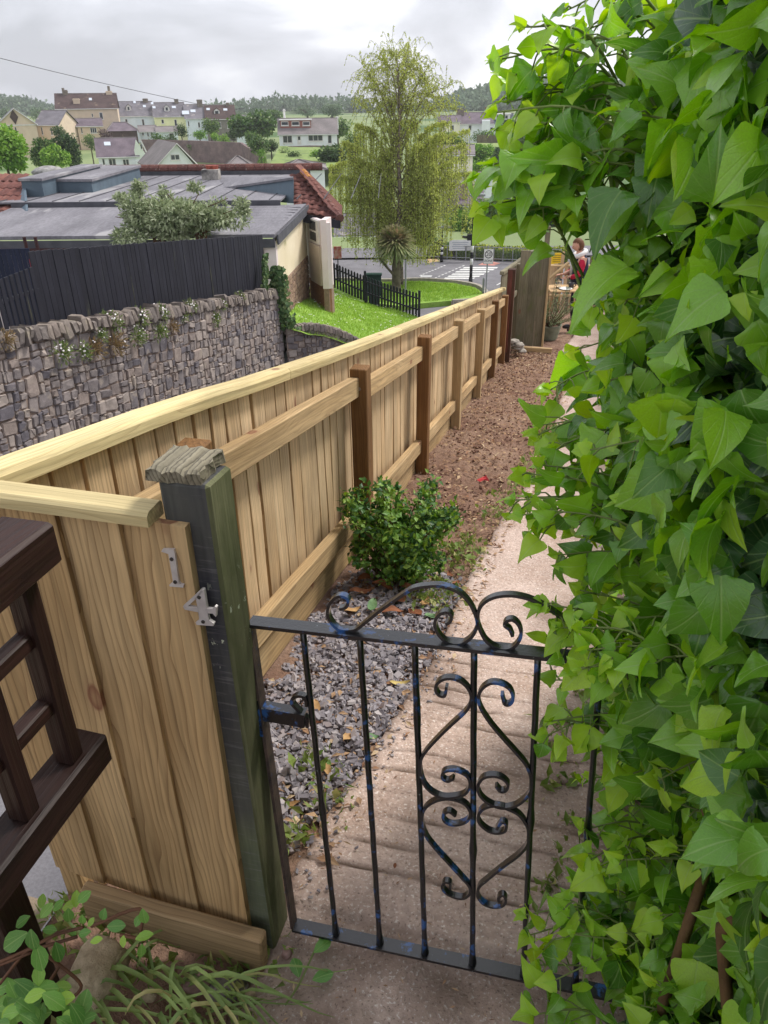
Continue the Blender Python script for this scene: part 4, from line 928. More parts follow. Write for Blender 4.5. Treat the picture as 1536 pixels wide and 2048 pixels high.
def rubble(par, s0, s1, H, topf, lat, nparts, place, amin=.055, amax=.17, step=1.8):
    cells = []; s = s0
    while s < s1 - .01:
        e = min(s1, s + RS.uniform(step * .7, step * 1.3)); v = 0
        while v < H: h_ = RS.uniform(.5, .9); partition(s, e, v, min(v + h_, H), cells, amin, amax); v += h_
        s = e
    rest = MB(); vis_ = []
    for k, (a, c, v0, v1) in enumerate(cells):
        sc, vc = (a + c) / 2, (v0 + v1) / 2; o = place(sc, topf(sc) - vc); q = proj(o)
        vis_.append(((c - a) * (v1 - v0) / max(1, q[2]) ** 2 if q and -60 < q[0] < 1600 else 0, k))
    vis_.sort(reverse=True); sing = set(k for _, k in vis_[:nparts])
    for k, (a, c, v0, v1) in enumerate(cells):
        sc, vc = (a + c) / 2, (v0 + v1) / 2; w_, h_ = (c - a) - .022, (v1 - v0) - .022
        b = stone_mesh(max(.05, w_), max(.05, h_), k + int(s0 * 10), RS.uniform(.015, .05)); M_ = place(sc, topf(sc) - vc, True) @ Matrix.Rotation(math.radians(RS.uniform(-4, 4)) - .15, 4, 'Z')
        if k in sing: link('stone', b.mesh('stone'), M_stone, par, M_)
        else: rest.add([M_ @ V(v) for v in b.v], b.f, RS.random() * .99 + .005)
    if rest.v: tag(rest.build('rubble', M_stone, par), kind='stuff')
def wplace(s, z, mtx=False):
    p = flat(s, WL, z)
    if not mtx: return p
    m = Matrix((U, ZU, NR)).transposed().to_4x4()      # x along the wall, y up, z out to the street
    m.translation = p; return m
SW0, SW1 = tops[0][0], sl(wpx(560, 610))[0]
rubble(wall, SW0, SW1, 2.5, lambda s: wtop(s) - .10, WL, 300, wplace, .032, .11)
b = MB()
for k in range(24):
    a, c = SW0 + (SW1 - SW0) * k / 24, SW0 + (SW1 - SW0) * (k + 1) / 24
    A, C_ = flat(a, WL, wtop(a) - .05), flat(c, WL, wtop(c) - .05); A2, C2 = A - ZU * 3, C_ - ZU * 3; A3, C3 = A - NR * .4, C_ - NR * .4
    b.add([A, C_, C2, A2], [(0, 1, 2, 3)]); b.add([A, C_, C3, A3], [(3, 2, 1, 0)])
b.build('mortar_core', M_mortar, wall)
copes = []
for k in range(6):
    rr = random.Random(k); bm = bmesh.new(); bmesh.ops.create_cube(bm, size=1)
    bmesh.ops.bevel(bm, geom=list(bm.edges), offset=.14, segments=1, affect='EDGES', profile=.5)
    for v in bm.verts: v.co = V((v.co.x * .15, v.co.y * .32, v.co.z * .30)) + V((rr.uniform(-.018, .018), rr.uniform(-.03, .03), rr.uniform(-.03, .03)))
    me = bpy.data.meshes.new('coping_stone'); bm.to_mesh(me); bm.free(); copes.append(me)
s = SW0
while s < SW1 - .3:
    w_ = RS.uniform(.10, .17); sc_ = w_ / .15
    m = Matrix((U, -NR, ZU)).transposed().to_4x4(); m.translation = flat(s + w_ / 2, WL - .06, wtop(s) + .02 + RS.uniform(-.03, .04))
    m = m @ Matrix.Rotation(RS.uniform(-.2, .2) + .06, 4, 'Y') @ Matrix.Diagonal((sc_ * .9, 1, RS.uniform(.55, 1.05), 1)); link('coping_stone', RS.choice(copes), M_cope, wall, m); s += w_
# --- lower curved wall beyond it
low_px = [(572, 664, 21.6), (600, 657, 21.9), (640, 658, 22.3), (680, 668, 22.9), (720, 688, 23.6), (770, 712, 24.4), (840, 735, 25.4)]
LP_ = [at(*q) for q in low_px]
lowc = smooth_curve(LP_, 6); cum = [0]
for a, c in zip(lowc, lowc[1:]): cum.append(cum[-1] + (c - a).to_2d().length)
def lowp(s):
    s = max(0, min(cum[-1] - 1e-4, s))
    for k in range(len(cum) - 1):
        if cum[k] <= s <= cum[k + 1]: return lowc[k].lerp(lowc[k + 1], (s - cum[k]) / max(1e-6, cum[k + 1] - cum[k]))
lw = empty('stone_wall', LP_[2] - ZU * 1.5, 'low dark stone wall with small upright copings edging the lawn bank', 'wall')
lowdir = (LP_[-1] - LP_[0]); lowdir.z = 0; lowdir.normalize(); lown = V((lowdir.y, -lowdir.x, 0))
def lplace(s, z, mtx=False):
    p = lowp(s).copy(); p.z = z
    if not mtx: return p
    m = Matrix((lowdir, ZU, lown)).transposed().to_4x4(); m.translation = p; return m
rubble(lw, 0, cum[-1], 1.5, lambda s: lowp(s).z - .05, 0, 90, lplace, .03, .09, 1.2)
b = MB()
for k in range(len(lowc) - 1): a, c = lowc[k], lowc[k + 1]; b.add([a, c, c - ZU * 3, a - ZU * 3], [(0, 1, 2, 3)]); b.add([a, c, c - lown * .4, a - lown * .4], [(3, 2, 1, 0)])
b.build('mortar_core', M_mortar, lw)
s = 0
while s < cum[-1] - .1:
    w_ = RS.uniform(.09, .15); p = lowp(s + w_ / 2); m = Matrix((lowdir, -lown, ZU)).transposed().to_4x4(); m.translation = p + ZU * .03 - lown * .05
    m = m @ Matrix.Rotation(RS.uniform(-.1, .2), 4, 'Y') @ Matrix.Diagonal((w_ / .15, .8, .75, 1)); link('coping_stone', RS.choice(copes), M_cope, lw, m); s += w_
# --- black board fence on the wall
BFL = -.34
bf = empty('board_fence', wpx(300, 600, BFL), 'tall black stained close-board fence standing on the rubble wall', 'fence')
sa, sb = sl(wpx(68, 560, BFL))[0], sl(wpx(530, 530, BFL))[0]
ta, tb = wpx(68, 500, BFL).z, wpx(530, 468, BFL).z
k = 0; s = sa
while s < sb - .05:
    w_ = .145; f = (s - sa) / (sb - sa); zt_ = ta + (tb - ta) * f + RS.uniform(-.008, .008)
    p = flat(s + w_ / 2, WL + BFL + RS.uniform(-.006, .006), 0); zb = wtop(s) - .15
    me = bevel_box(.138, .02, 2.1, .003); m = frame(ZU, U, V((p.x, p.y, zt_ - 1.05)))
    o = bpy.data.objects.new('board', me); COL.objects.link(o); o.matrix_basis = m
    if not me.materials: me.materials.append(M_black)
    adopt(o, bf); s += w_
pf = empty('picket_fence', wpx(20, 620, -.3), 'black palisade fence with gaps at the near end of the rubble wall', 'fence')
s = sl(wpx(-70, 620, -.3))[0]; s1 = sl(wpx(88, 620, -.3))[0]; zt0 = wpx(20, 549, -.3).z
while s < s1:
    p = flat(s, WL - .3, 0); me = bevel_box(.085, .02, 1.6, .004); m = frame(ZU, U, V((p.x, p.y, zt0 - .05 * (s - s1) * -1 - .8 + .02)))
    link('picket', me if not me.materials else me, M_black, pf, m); s += .12
for z in (-.35, -.95):
    a, c = flat(sl(wpx(-80, 620, -.3))[0], WL - .34, zt0 + z), flat(s1, WL - .34, zt0 + z); beam('rail', a, c, .04, .08, M_black, pf, ZU)
M_navy = wood('navy_timber', (44, 50, 72), (34, 40, 60), (26, 30, 46), rnd=.1, knots=False)
nb = empty('navy_panel', at(30, 560, 15), 'dark navy board panel behind the palisade fence', 'fence panel')
for k in range(9):
    a = at(-25 + k * 9.8, 499 - k * .3, 14.5); p = V((a.x, a.y, a.z)); beam('board', p - ZU * 1.5, p, .088, .02, M_navy, nb, (1, 0, 0), .003)
b = MB(); c = at(66, 532, 14.2); b.box(c, (.07, .05, .26)); b.box(c + V((0, 0, .16)), (.05, .04, .07)); b.box(c - ZU * .9, (.05, .04, 1.6)); tag(b.build('red_play_post', plain('red_plastic', (206, 44, 60), .4)), 'small bright red post showing between the navy panel and black fence', 'post')
# --- daisies and ivy on the wall
M_tuft = leafmat('tuft_leaf', [(0, (84, 108, 60)), (.5, (120, 140, 80)), (1, (150, 160, 104))], .7, .2, .2); M_dry = leafmat('dry_tuft', [(0, (136, 116, 84)), (.5, (156, 134, 100)), (1, (120, 110, 76))], .8, .2, .2); M_petal = plain('daisy_petal', (228, 222, 222), .7)
def tuft(px, py, r, lab, dry=False, fl_=26, dl=.08):
    c = wpx(px, py, dl); rr = random.Random(int(px * 3 + py)); e = empty('wall_daisy', c, lab, 'plant', 'daisies rooted in the rubble wall'); f, g = MB(), MB()
    for _ in range(170):
        d = (rnd_dir(rr) + NR * .5 + ZU * .2).normalized(); p = c + d * r * rr.uniform(.0, .9); quad_leaf(f, p, d, rnd_dir(rr), r * .45, r * .12, rr.random() * .99 + .005)
    tag(f.build('foliage', M_dry if dry else M_tuft, e), kind='stuff')
    for _ in range(fl_):
        d = (rnd_dir(rr) + NR * .6 + ZU * .5).normalized(); p = c + d * r * rr.uniform(.75, 1.1); x = d.orthogonal().normalized(); y = d.cross(x); q = r * .085
        g.add([p + (x * math.cos(a) + y * math.sin(a)) * q for a in (0, 1.05, 2.1, 3.14, 4.2, 5.24)], [(0, 1, 2, 3, 4, 5)])
    if fl_: g.build('flowers', M_petal, e)
T_ = [(122, 706, .2, 'white daisy tuft hanging low on the wall below the palisade fence', 0, 24), (163, 704, .18, 'white daisy tuft beside the dry brown one on the wall', 0, 22), (188, 698, .2, 'dry brown tuft between two daisy tufts on the rubble wall', 1, 4), (222, 645, .22, 'white daisy clump on the coping at the foot of the black fence', 0, 30), (228, 690, .24, 'broad dry tuft mid wall with few flowers', 1, 8), (200, 672, .15, 'tiny daisy tuft just under the coping stones', 0, 12), (276, 637, .22, 'bushy daisy clump rising over the coping stones', 0, 30), (272, 672, .2, 'daisy tuft trailing below the bushy coping clump', 0, 18), (318, 664, .2, 'green daisy tuft on a dark stone mid wall', 0, 18), (315, 628, .22, 'daisy clump with many flowers on the middle copings', 0, 34), (345, 655, .16, 'dry rusty tuft near the wall middle', 1, 2), (362, 634, .16, 'small daisy tuft under copings past the wall middle', 0, 12), (378, 615, .18, 'daisy clump on copings past the wall middle', 0, 24), (425, 636, .2, 'green daisy tuft alone on the far part of the wall', 0, 14), (440, 610, .16, 'small daisy clump on the far copings', 0, 18), (478, 594, .16, 'pale grassy tuft on copings close to the school corner', 0, 4), (10, 680, .16, 'dry moss tuft on copings under the palisade fence', 1, 0)]
for x, y, r, lb, dry, nf in T_: tuft(x, y, r, lb, bool(dry), nf, -.02 if y < 650 else .08)
M_wivy = leafmat('wall_ivy_leaf', [(0, (56, 84, 46)), (.5, (84, 116, 66)), (1, (128, 146, 96))], .5, .2, .35)
wi = empty('wall_ivy', wpx(558, 620, 0), 'ivy climbing the end of the rubble wall and the school corner', 'ivy'); b = MB(); rr = random.Random(4)
for _ in range(1500):
    f = rr.random(); x = 553 + 8 * f + rr.gauss(0, 5 + 8 * f); y = 530 + 125 * f; p = at(x, y, 20.6 + 1.0 * f + rr.uniform(-.2, .1)); d = (-ZU + rnd_dir(rr) * .8).normalized(); quad_leaf(b, p, d, (NR - U + rnd_dir(rr)).normalized(), .13, .12, rr.random() * .99 + .005)
for _ in range(260):
    f = rr.random(); p = at(530 + rr.gauss(0, 1.6), 505 + 75 * f, 20.2); quad_leaf(b, p, (-ZU + rnd_dir(rr) * .8).normalized(), (NR - U + rnd_dir(rr)).normalized(), .11, .1, rr.random() * .99 + .005)
tag(b.build('foliage', M_wivy, wi), kind='stuff')
# ------------------------------------------------------------------ the school
M_felt = mat('roof_felt', (136, 134, 140), (112, 110, 116), 1.1, .85, .25, rnd=0, stretch=(1, .25, 1), fine=14, spots=((158, 156, 158), .8, .58))
M_feltd = mat('roof_felt_edge', (92, 92, 98), (74, 74, 80), 3, .85, .2, rnd=.05)
M_clad = mat('blue_grey_cladding', (96, 112, 124), (84, 98, 110), 2, .6, .1, rnd=.06)
M_cream = mat('cream_render', (236, 222, 196), (224, 208, 178), .9, .9, .15, rnd=0, spots=((178, 170, 130), 1.2, .63))
M_pink = mat('pale_pink_render', (232, 218, 216), (220, 204, 202), 2, .9, .1, rnd=0)
M_ridge = rampmat('red_ridge_tile', [(0, (116, 76, 70)), (.5, (100, 68, 64)), (1, (126, 84, 76))], 8, stain=((168, 160, 148), 14, .6))
M_tile = rampmat('red_roof_tile', [(0, (126, 84, 76)), (.4, (108, 72, 68)), (.7, (136, 92, 82)), (1, (98, 68, 66))], 8, stain=((150, 136, 118), 12, .64))
M_lich = mat('lichen_tile', (196, 142, 70), (150, 96, 62), 10, .9, .4, rnd=0)
M_frame = mat('white_frame', (232, 230, 228), (214, 212, 210), 4, .5, .05, rnd=0)
M_glass = mat('window_glass', (70, 76, 84), (46, 50, 58), 2, .08, 0, rnd=.1, spec=.8)
M_rubsch = rampmat('brown_rubble', [(0, (150, 122, 104)), (.5, (172, 146, 126)), (1, (126, 104, 92))], 9)
grid('school_yard', 6, 4, lambda i, j: flat(2 + 16 * j, WL - .45 - 14 * (1 - i), -4.3 - .04 * j), mat('yard_asphalt', (146, 144, 146), (128, 126, 128), 2, .9, .2, rnd=0))  # unseen yard, added so green ground doesn't tint the front wall
sch = empty('school_building', at(480, 500, 24) - ZU * 3, 'long flat roofed cream school building with grey felt roof and red tiled hips', 'building')
EA = at(551, 474, 22); ZR = EA.z
EB = at_z(613, 425, ZR); dl_ = (EB - EA); dl_.z = 0; dl_.normalize(); nl_ = V((dl_.y, -dl_.x, 0))
EL = at(-120, 466, 22); EL.z = ZR
fd = (EA - EL); fd.z = 0; fd.normalize(); bk = V((-fd.y, fd.x, 0))       # bk points away from the camera
def quad(name, pts, m, par=None, thick=0, dirn=None):
    b = MB()
    if thick: prism(b, [V(p) for p in pts], V(dirn), thick)
    else: b.add([V(p) for p in pts], [tuple(range(len(pts)))])
    return b.build(name, m, par or sch)
# lower flat roof slab, slightly falling to the front
r0, r1 = EL, EA
def rp(a, d, z=0.0): return EL + fd * a + bk * d + V((0, 0, z))
LEN = (EA - EL).length
# front roof strip up to the step
quad('front_roof', [EL - bk * .15, EA - bk * .15, EB + V((0, 0, .18)) + bk * .1, rp(LEN * .985, 4.9, .20), rp(0, 4.9, .20)], M_felt, None, .10, (0, 0, 1))
quad('fascia', [EL - bk * .17 - ZU * .02, EA - bk * .17 - ZU * .02, EA - bk * .17 - ZU * .26, EL - bk * .17 - ZU * .26], M_feltd, None, .06, -bk)
quad('verge_board', [EA + nl_ * .05 + ZU * .08 - bk * .1, EB + nl_ * .05 + ZU * .26, EB + nl_ * .05, EA + nl_ * .05 - ZU * .20 - bk * .1], M_feltd, None, .05, nl_)
quad('roof_step', [rp(0, 4.9, .1), rp(LEN * .955, 4.9, .1), rp(LEN * .955, 4.9, .46), rp(0, 4.9, .46)], M_feltd, None, .08, -bk)
rear = at(300, 351, 36); zr2 = rear.z; D2 = (rear - EL).dot(bk)
quad('main_roof', [rp(-1, 4.95, .46), rp(LEN * .955, 4.95, .46), rp(LEN * .955, D2, zr2 - ZR), rp(-1, D2, zr2 - ZR)], M_felt, None, .06, (0, 0, -1))
# standing seams in the felt
for k in range(15):
    a = -.5 + k * .95
    b = MB(); b.tube([rp(a, 5.0, .475), rp(a, D2 - .1, zr2 - ZR + .012)], .018, 4); b.build('felt_seam', M_feltd, sch)
for k in range(9):
    b = MB(); b.tube([rp(LEN * .45, .45 + k * .5, .115 + k * .02), rp(LEN * .99 + .05 * k, .45 + k * .5, .115 + k * .02)], .012, 4); b.build('felt_seam', M_feltd, sch)
# red ridge capping along the back: separate lengths
b = MB(); b.box2((0, 0, 0), (1, 1, 1)); 
x = -1.5
while x < LEN * .97:
    a = rp(x, D2 + .1, zr2 - ZR + .30); c = rp(x + .44, D2 + .1, zr2 - ZR + .30); bb = MB(); bb.tube([a, c], .17, 9); bb.build('ridge_tile', M_ridge, sch); x += .46
quad('ridge_upstand', [rp(-1, D2, zr2 - ZR - .1), rp(LEN * .955, D2, zr2 - ZR - .1), rp(LEN * .955, D2, zr2 - ZR + .2), rp(-1, D2, zr2 - ZR + .2)], M_feltd, None, .1, bk)
def pxbox(name, x0, x1, ytop, ybot, t, dep, m, lid=None, hz=None):
    """box standing on the roof: front face spans the pixels at depth t"""
    a, c = at(x0, ybot, t), at(x1, ybot, t); h = at(x0, ytop, t).z - a.z; b = MB(); d = c - a; d.z = 0; dn = V((-d.y, d.x, 0)).normalized()
    base = [a - ZU * .5, c - ZU * .5, c - ZU * .5 + dn * dep, a - ZU * .5 + dn * dep]; prism(b, [base[i] for i in range(4)], ZU, h + .5)
    o = b.build(name, m, sch)
    if lid:
        b = MB(); e = .07; dd = d.normalized() * e; prism(b, [a - dd - dn * e + ZU * h, c + dd - dn * e + ZU * h, c + dd + dn * (dep + e) + ZU * h, a - dd + dn * (dep + e) + ZU * h], ZU, .09); b.build('upstand_cover', lid, o)
    return o
pxbox('roof_upstand', 91, 186, 362, 384, 29, 6.5, M_clad, M_felt)
pxbox('roof_upstand', 50, 90, 360, 398, 27.8, 6.5, M_clad, M_felt)
# wedge upstand on the right
wa, wb = at(431, 391, 31), at(587, 407, 27.2); wa2, wb2 = at(431, 381, 31), at(587, 359, 27.2)
b = MB(); prism(b, [wa, wb, wb2, wa2], bk, .1); b.build('roof_wedge', M_clad, sch)
b = MB(); prism(b, [wa2 - bk * .08, wb2 - bk * .08, at(588, 353, 33.5), at(436, 357, 35)], ZU, .08); b.build('wedge_roof', M_felt, sch)
vt = MB(); c = at(99, 352, 34); vt.tube([c - ZU * .3, c + ZU * .12], .55, 14); vo_ = vt.build('roof_vent', M_feltd, sch, True)
vt = MB(); vt.tube([c + ZU * .1, c + ZU * .2, c + ZU * .34, c + ZU * .42], [.72, .74, .52, .2], 16); vt.build('vent_cowl', mat('grey_cowl', (172, 170, 168), (120, 118, 116), 5, .9, .3, rnd=0), vo_, True)
ch = pxbox('chimney_stub', 404, 437, 339, 358, 33.5, .6, mat('stained_stub', (196, 190, 182), (84, 82, 82), 2.5, .9, .2, rnd=0, detail=3))
for x in (419, 430):
    b = MB(); c = at(x, 339, 33.7); b.tube([c, c + ZU * .16], [.14, .17], 10); b.build('chimney_pot', mat('terracotta_%d' % x, (170, 92, 76), (140, 74, 62), 6, .8, .2, rnd=0), ch)
# walls
quad('front_wall', [EL - ZU * .25, EA - ZU * .25, EA - ZU * 3.4, EL - ZU * 3.4], M_pink, None, .2, bk)
wb_ = at(570, 587, 22); zcb = wb_.z
EA2, EB2 = EA - nl_ * .05, EB - nl_ * .05
quad('side_wall', [EA2 - ZU * .2, EB2 + ZU * .1, V((EB2.x, EB2.y, zcb)), V((EA2.x, EA2.y, zcb))], M_cream, None, .2, -nl_)
quad('corner_pilaster', [EA - fd * .32 - bk * .12 - ZU * .1, EA - bk * .12 + nl_ * .0 - ZU * .1, EA - bk * .12 - ZU * 2.6, EA - fd * .32 - bk * .12 - ZU * 2.6], M_pink, None, .14, bk)
base_top = zcb
stn = MB(); stn.add([V((EA2.x, EA2.y, zcb)) - nl_ * .03, V((EB2.x, EB2.y, zcb)) - nl_ * .03, V((EB2.x, EB2.y, zcb - 2.2)) - nl_ * .03, V((EA2.x, EA2.y, zcb - 2.2)) - nl_ * .03], [(0, 1, 2, 3)]); plinth = stn.build('plinth', M_mortar, sch)
LB = (EB - EA).length; mrest = MB()
for k in range(26):
    for j in range(9):
        w_, h_ = LB / 26, .17; x = (k + .5 + .3 * (j % 2) - .15) * w_; z = zcb - (j + .5) * h_; b = stone_mesh(w_ - .02, h_ - .02, k * 31 + j, .025); m = Matrix((dl_, ZU, nl_)).transposed().to_4x4(); m.translation = EA2 + dl_ * x; m.translation.z = z; mrest.add([m @ V(v) for v in b.v], b.f, RS.random() * .99 + .005)
tag(mrest.build('plinth_stones', M_rubsch, plinth), kind='stuff')
# bay with the window at the far end
B0 = EB; B1 = at_z(652, 441, ZR - .02); B1 = V((B1.x, B1.y, ZR)); bd = (B1 - B0); bd.z = 0; BW = bd.length; bd.normalize(); bn = V((bd.y, -bd.x, 0))
if bn.y > 0: bn = -bn
zb = at(630, 570, (B0 - CAM).dot(ROT @ V((0, 0, -1)))).z
def bp(f, z): p = B0 + bd * BW * f; p.z = z; return p
quad('bay_wall', [bp(-.08, ZR - .1), bp(1, ZR - .1), bp(1, zb), bp(-.08, zb)], M_pink, None, .15, -bn)
quad('bay_brick_base', [bp(-.05, zb), bp(.97, zb), bp(.97, zb - 2.4), bp(-.05, zb - 2.4)], mat('orange_brick', (176, 130, 100), (150, 106, 84), 12, .9, .3, rnd=0), None, .12, -bn)
wz0, wz1 = zb + 1.35, ZR - .12
wn_ = quad('window', [bp(.16, wz1), bp(.66, wz1), bp(.66, wz0), bp(.16, wz0)], M_frame, None, .05, bn)
for zz0, zz1 in ((wz0 + .08, (wz0 + wz1) / 2 - .03), ((wz0 + wz1) / 2 + .03, wz1 - .06)):
    b = MB(); prism(b, [bp(.21, zz1) + bn * .05, bp(.52, zz1) + bn * .05, bp(.52, zz0) + bn * .05, bp(.21, zz0) + bn * .05], bn, .012); b.build('pane', M_glass, wn_)
quad('spandrel', [bp(.16, wz0 - .04), bp(.7, wz0 - .04), bp(.7, zb - .02), bp(.16, zb - .02)], mat('beige_panel', (214, 200, 188), (200, 186, 174), 2, .7, .05, rnd=0), None, .08, bn)
C1_ = bp(1, ZR); C2_ = at_z(662, 433.5, ZR)
quad('east_base', [V((C1_.x, C1_.y, zb)), V((C2_.x, C2_.y, zb)), V((C2_.x, C2_.y, zb - 2.4)), V((C1_.x, C1_.y, zb - 2.4))], M_rubsch, None, .18, -fd)
quad('east_wall', [C1_, C2_, V((C2_.x, C2_.y, zb)), V((C1_.x, C1_.y, zb))], M_pink, None, .2, -fd)
for q in ():
    a = C1_ + (C2_ - C1_).normalized() * q; dd = (C2_ - C1_).normalized(); o_ = quad('window', [a - ZU * .3, a + dd * 1.2 - ZU * .3, a + dd * 1.2 - ZU * 1.7, a - ZU * 1.7], M_frame, None, .06, fd)
    b = MB(); prism(b, [a + dd * .1 - ZU * .4 + fd * .06, a + dd * 1.1 - ZU * .4 + fd * .06, a + dd * 1.1 - ZU * 1.6 + fd * .06, a + dd * .1 - ZU * 1.6 + fd * .06], fd, .01); b.build('pane', M_glass, o_)
b = MB(); p = at(647, 443, 25.6); q = at(654, 578, 25.6); b.tube([p, V((p.x, p.y, q.z - .1))], .045, 8); b.build('downpipe', M_black, sch)
for x, y0, y1 in ((48, 474, 500), (70, 474, 500)):
    b = MB(); a = at(x, y0, 21.6); b.tube([a, a - ZU * .35, a + fd * .05 - ZU * 1.2], .05, 8); b.build('downpipe', mat('brown_pipe_%d' % x, (72, 44, 44), (56, 34, 34), 5, .6, .1, rnd=0), sch)
b = MB(); b.tube([EL - bk * .22 - ZU * .28, EA - fd * 4 - bk * .22 - ZU * .30], .07, 8); b.build('gutter', MATS['brown_pipe_48'], sch)
# red tiled hips: every tile is a piece
def tile_mesh(w_, h_, seed):
    b = MB(); n_ = 6; vs = []
    for z, y in ((0, 0), (h_, .0)):
        for i in range(n_ + 1):
            x = -w_ / 2 + w_ * i / n_; a = i / n_; vs.append((x, y + z, .045 * math.sin(a * math.pi) ** 1 * (1 if a < .6 else .6) + (.03 if z == 0 else 0)))
    k = n_ + 1; vs += [(v[0], v[1], v[2] - .025) for v in vs[:k]]
    b.add(vs, [(i, i + 1, k + i + 1, k + i) for i in range(n_)] + [(2 * k + i, 2 * k + i + 1, i + 1, i) for i in range(n_)]); return b.mesh('roof_tile', True)
TM = tile_mesh(.27, .40, 0)
def tiled(par, p_eave_l, p_eave_r, p_top_l, p_top_r, rows, name='tile_slope'):
    """tiles laid on the quad; narrower rows towards the top where the hip cuts in"""
    b = MB(); b.add([p_eave_l, p_eave_r, p_top_r, p_top_l], [(0, 1, 2, 3)]); so_ = b.build(name, M_ridge, par)
    for r in range(rows):
        f = r / rows; l, rr_ = p_eave_l.lerp(p_top_l, f), p_eave_r.lerp(p_top_r, f); up = ((p_top_l.lerp(p_top_r, .3)) - (p_eave_l.lerp(p_eave_r, .3))).normalized(); ax = (rr_ - l).normalized(); L = (rr_ - l).length; n_ = max(1, int(L / .26)); sl_ = (p_top_l - p_eave_l).length / rows
        nn_ = ax.cross(up).normalized(); nn_ = nn_ if nn_.z > 0 else -nn_
        upp = nn_.cross(ax)
        if upp.dot(up) < 0: upp = -upp; 
        for q in range(n_):
            c = l + ax * (L / n_) * (q + .5); m = Matrix((ax * (L / n_ / .26), upp * (sl_ / .36), nn_)).transposed().to_4x4(); m.translation = c + nn_ * .02; link('roof_tile', TM, M_tile, so_, m)
    return so_
hx, ht = at(594, 340, 30.0), None
el, er = at(588, 424, 26.2), at(680, 440, 26.2); apl, apr = at(586, 352, 29.0), at(606, 347, 29.2)
tiled(sch, el, er, apl, apr, 9)
far = at(676, 408, 31.5)
tiled(sch, er, at(682, 415, 33.0), apr, at(612, 345, 33), 8)
b = MB(); hp = [apr + ZU * .05, er + ZU * .06]
hip = empty
for k in range(11):
    f0, f1 = k / 11, (k + 1.06) / 11; b = MB(); b.tube([hp[0].lerp(hp[1], f0), hp[0].lerp(hp[1], f1)], [.13, .15], 8); b.build('hip_tile', M_ridge if k > 1 else M_lich, sch)
quad('hip_fascia', [el - ZU * .02, er + bd * .05 - ZU * .02, er + bd * .05 - ZU * .28, el - ZU * .28], M_black, None, .05, bn)
quad('soffit', [el - ZU * .12, er - ZU * .12, er + bk * .8 - bd * .5 - ZU * .12, el + bk * .8 - ZU * .12], M_pink, None, .03, (0, 0, -1))
# tiled slope at the left edge
tiled(sch, at(-40, 440, 25.5), at(30, 442, 25.5), at(-40, 352, 29), at(45, 352, 29), 6)
quad('tile_upstand', [at(45, 352, 28.9), at(52, 420, 25.6), at(38, 440, 25.4), at(30, 441, 25.5)], M_clad, None, .08, fd)
# ------------------------------------------------------------------ grey-green shrub in front of the school
M_budd = leafmat('grey_shrub_leaf', [(0, (116, 130, 98)), (.35, (150, 162, 124)), (.7, (176, 186, 150)), (1, (200, 206, 176))], .7, .25, .2)
def lumps(rr, c, rx, ry, rz, n_):
    out = []
    for _ in range(n_):
        d = rnd_dir(rr); k = rr.uniform(.35, .75); out.append((c + V((d.x * rx * k, d.y * ry * k, d.z * rz * k)), rr.uniform(.34, .58)))
    return out
def crown(b, rr, c, rx, ry, rz, n_, size, nl, shell=.6, hang=0.0, wd=.6):
    L = lumps(rr, c, rx, ry, rz, nl); rm = (rx + ry + rz) / 3
    for _ in range(n_):
        p0, k = rr.choice(L); d = rnd_dir(rr); r = rr.uniform(shell, 1.08) if rr.random() < .8 else rr.uniform(.2, 1)
        p = p0 + V((d.x * rx * k, d.y * ry * k, d.z * rz * k)) * r; ld = (d + rnd_dir(rr) * .9 - ZU * hang).normalized(); n = (d * .6 + ZU * .5 + rnd_dir(rr) * .7).normalized(); s_ = size * rr.uniform(.6, 1.3)
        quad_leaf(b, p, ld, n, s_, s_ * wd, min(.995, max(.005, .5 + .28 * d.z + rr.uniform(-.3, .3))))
gs_ = empty('grey_shrub', at(350, 480, 20.9) - ZU * 1.5, 'large grey green leafy shrub growing behind the black board fence', 'shrub'); rr = random.Random(9); b = MB()
sc0 = at(352, 430, 21.3)
crown(b, rr, sc0, 1.75, .9, .62, 7800, .16, 18, .5, 0, .36); crown(b, rr, at(290, 425, 21.3), .7, .6, .6, 1800, .15, 8, .5, 0, .36); crown(b, rr, at(440, 440, 21.2), .8, .6, .45, 1500, .15, 7, .5, 0, .36); crown(b, rr, at(265, 470, 21), .6, .5, .25, 800, .14, 6, .5, 0, .36)
for x, y in ((282, 372), (278, 385), (480, 410), (330, 385), (390, 375), (485, 425), (240, 395)): crown(b, rr, at(x, y, 21.3), .22, .2, .2, 220, .13, 4, .3, 0, .36)
tag(b.build('foliage', M_budd, gs_), kind='stuff'); b = MB()
for k in range(24): b.tube(smooth_curve([sc0 + V((rr.uniform(-.3, .3), 0, -2)), sc0 + V((rr.uniform(-.8, .8), 0, -.6)), sc0 + V((rr.uniform(-1.7, 1.7), rr.uniform(-.5, .5), rr.uniform(-.2, .6)))], 5), [.04 - .003 * i for i in range(11)], 5)
b.build('stems', M_twig, gs_)
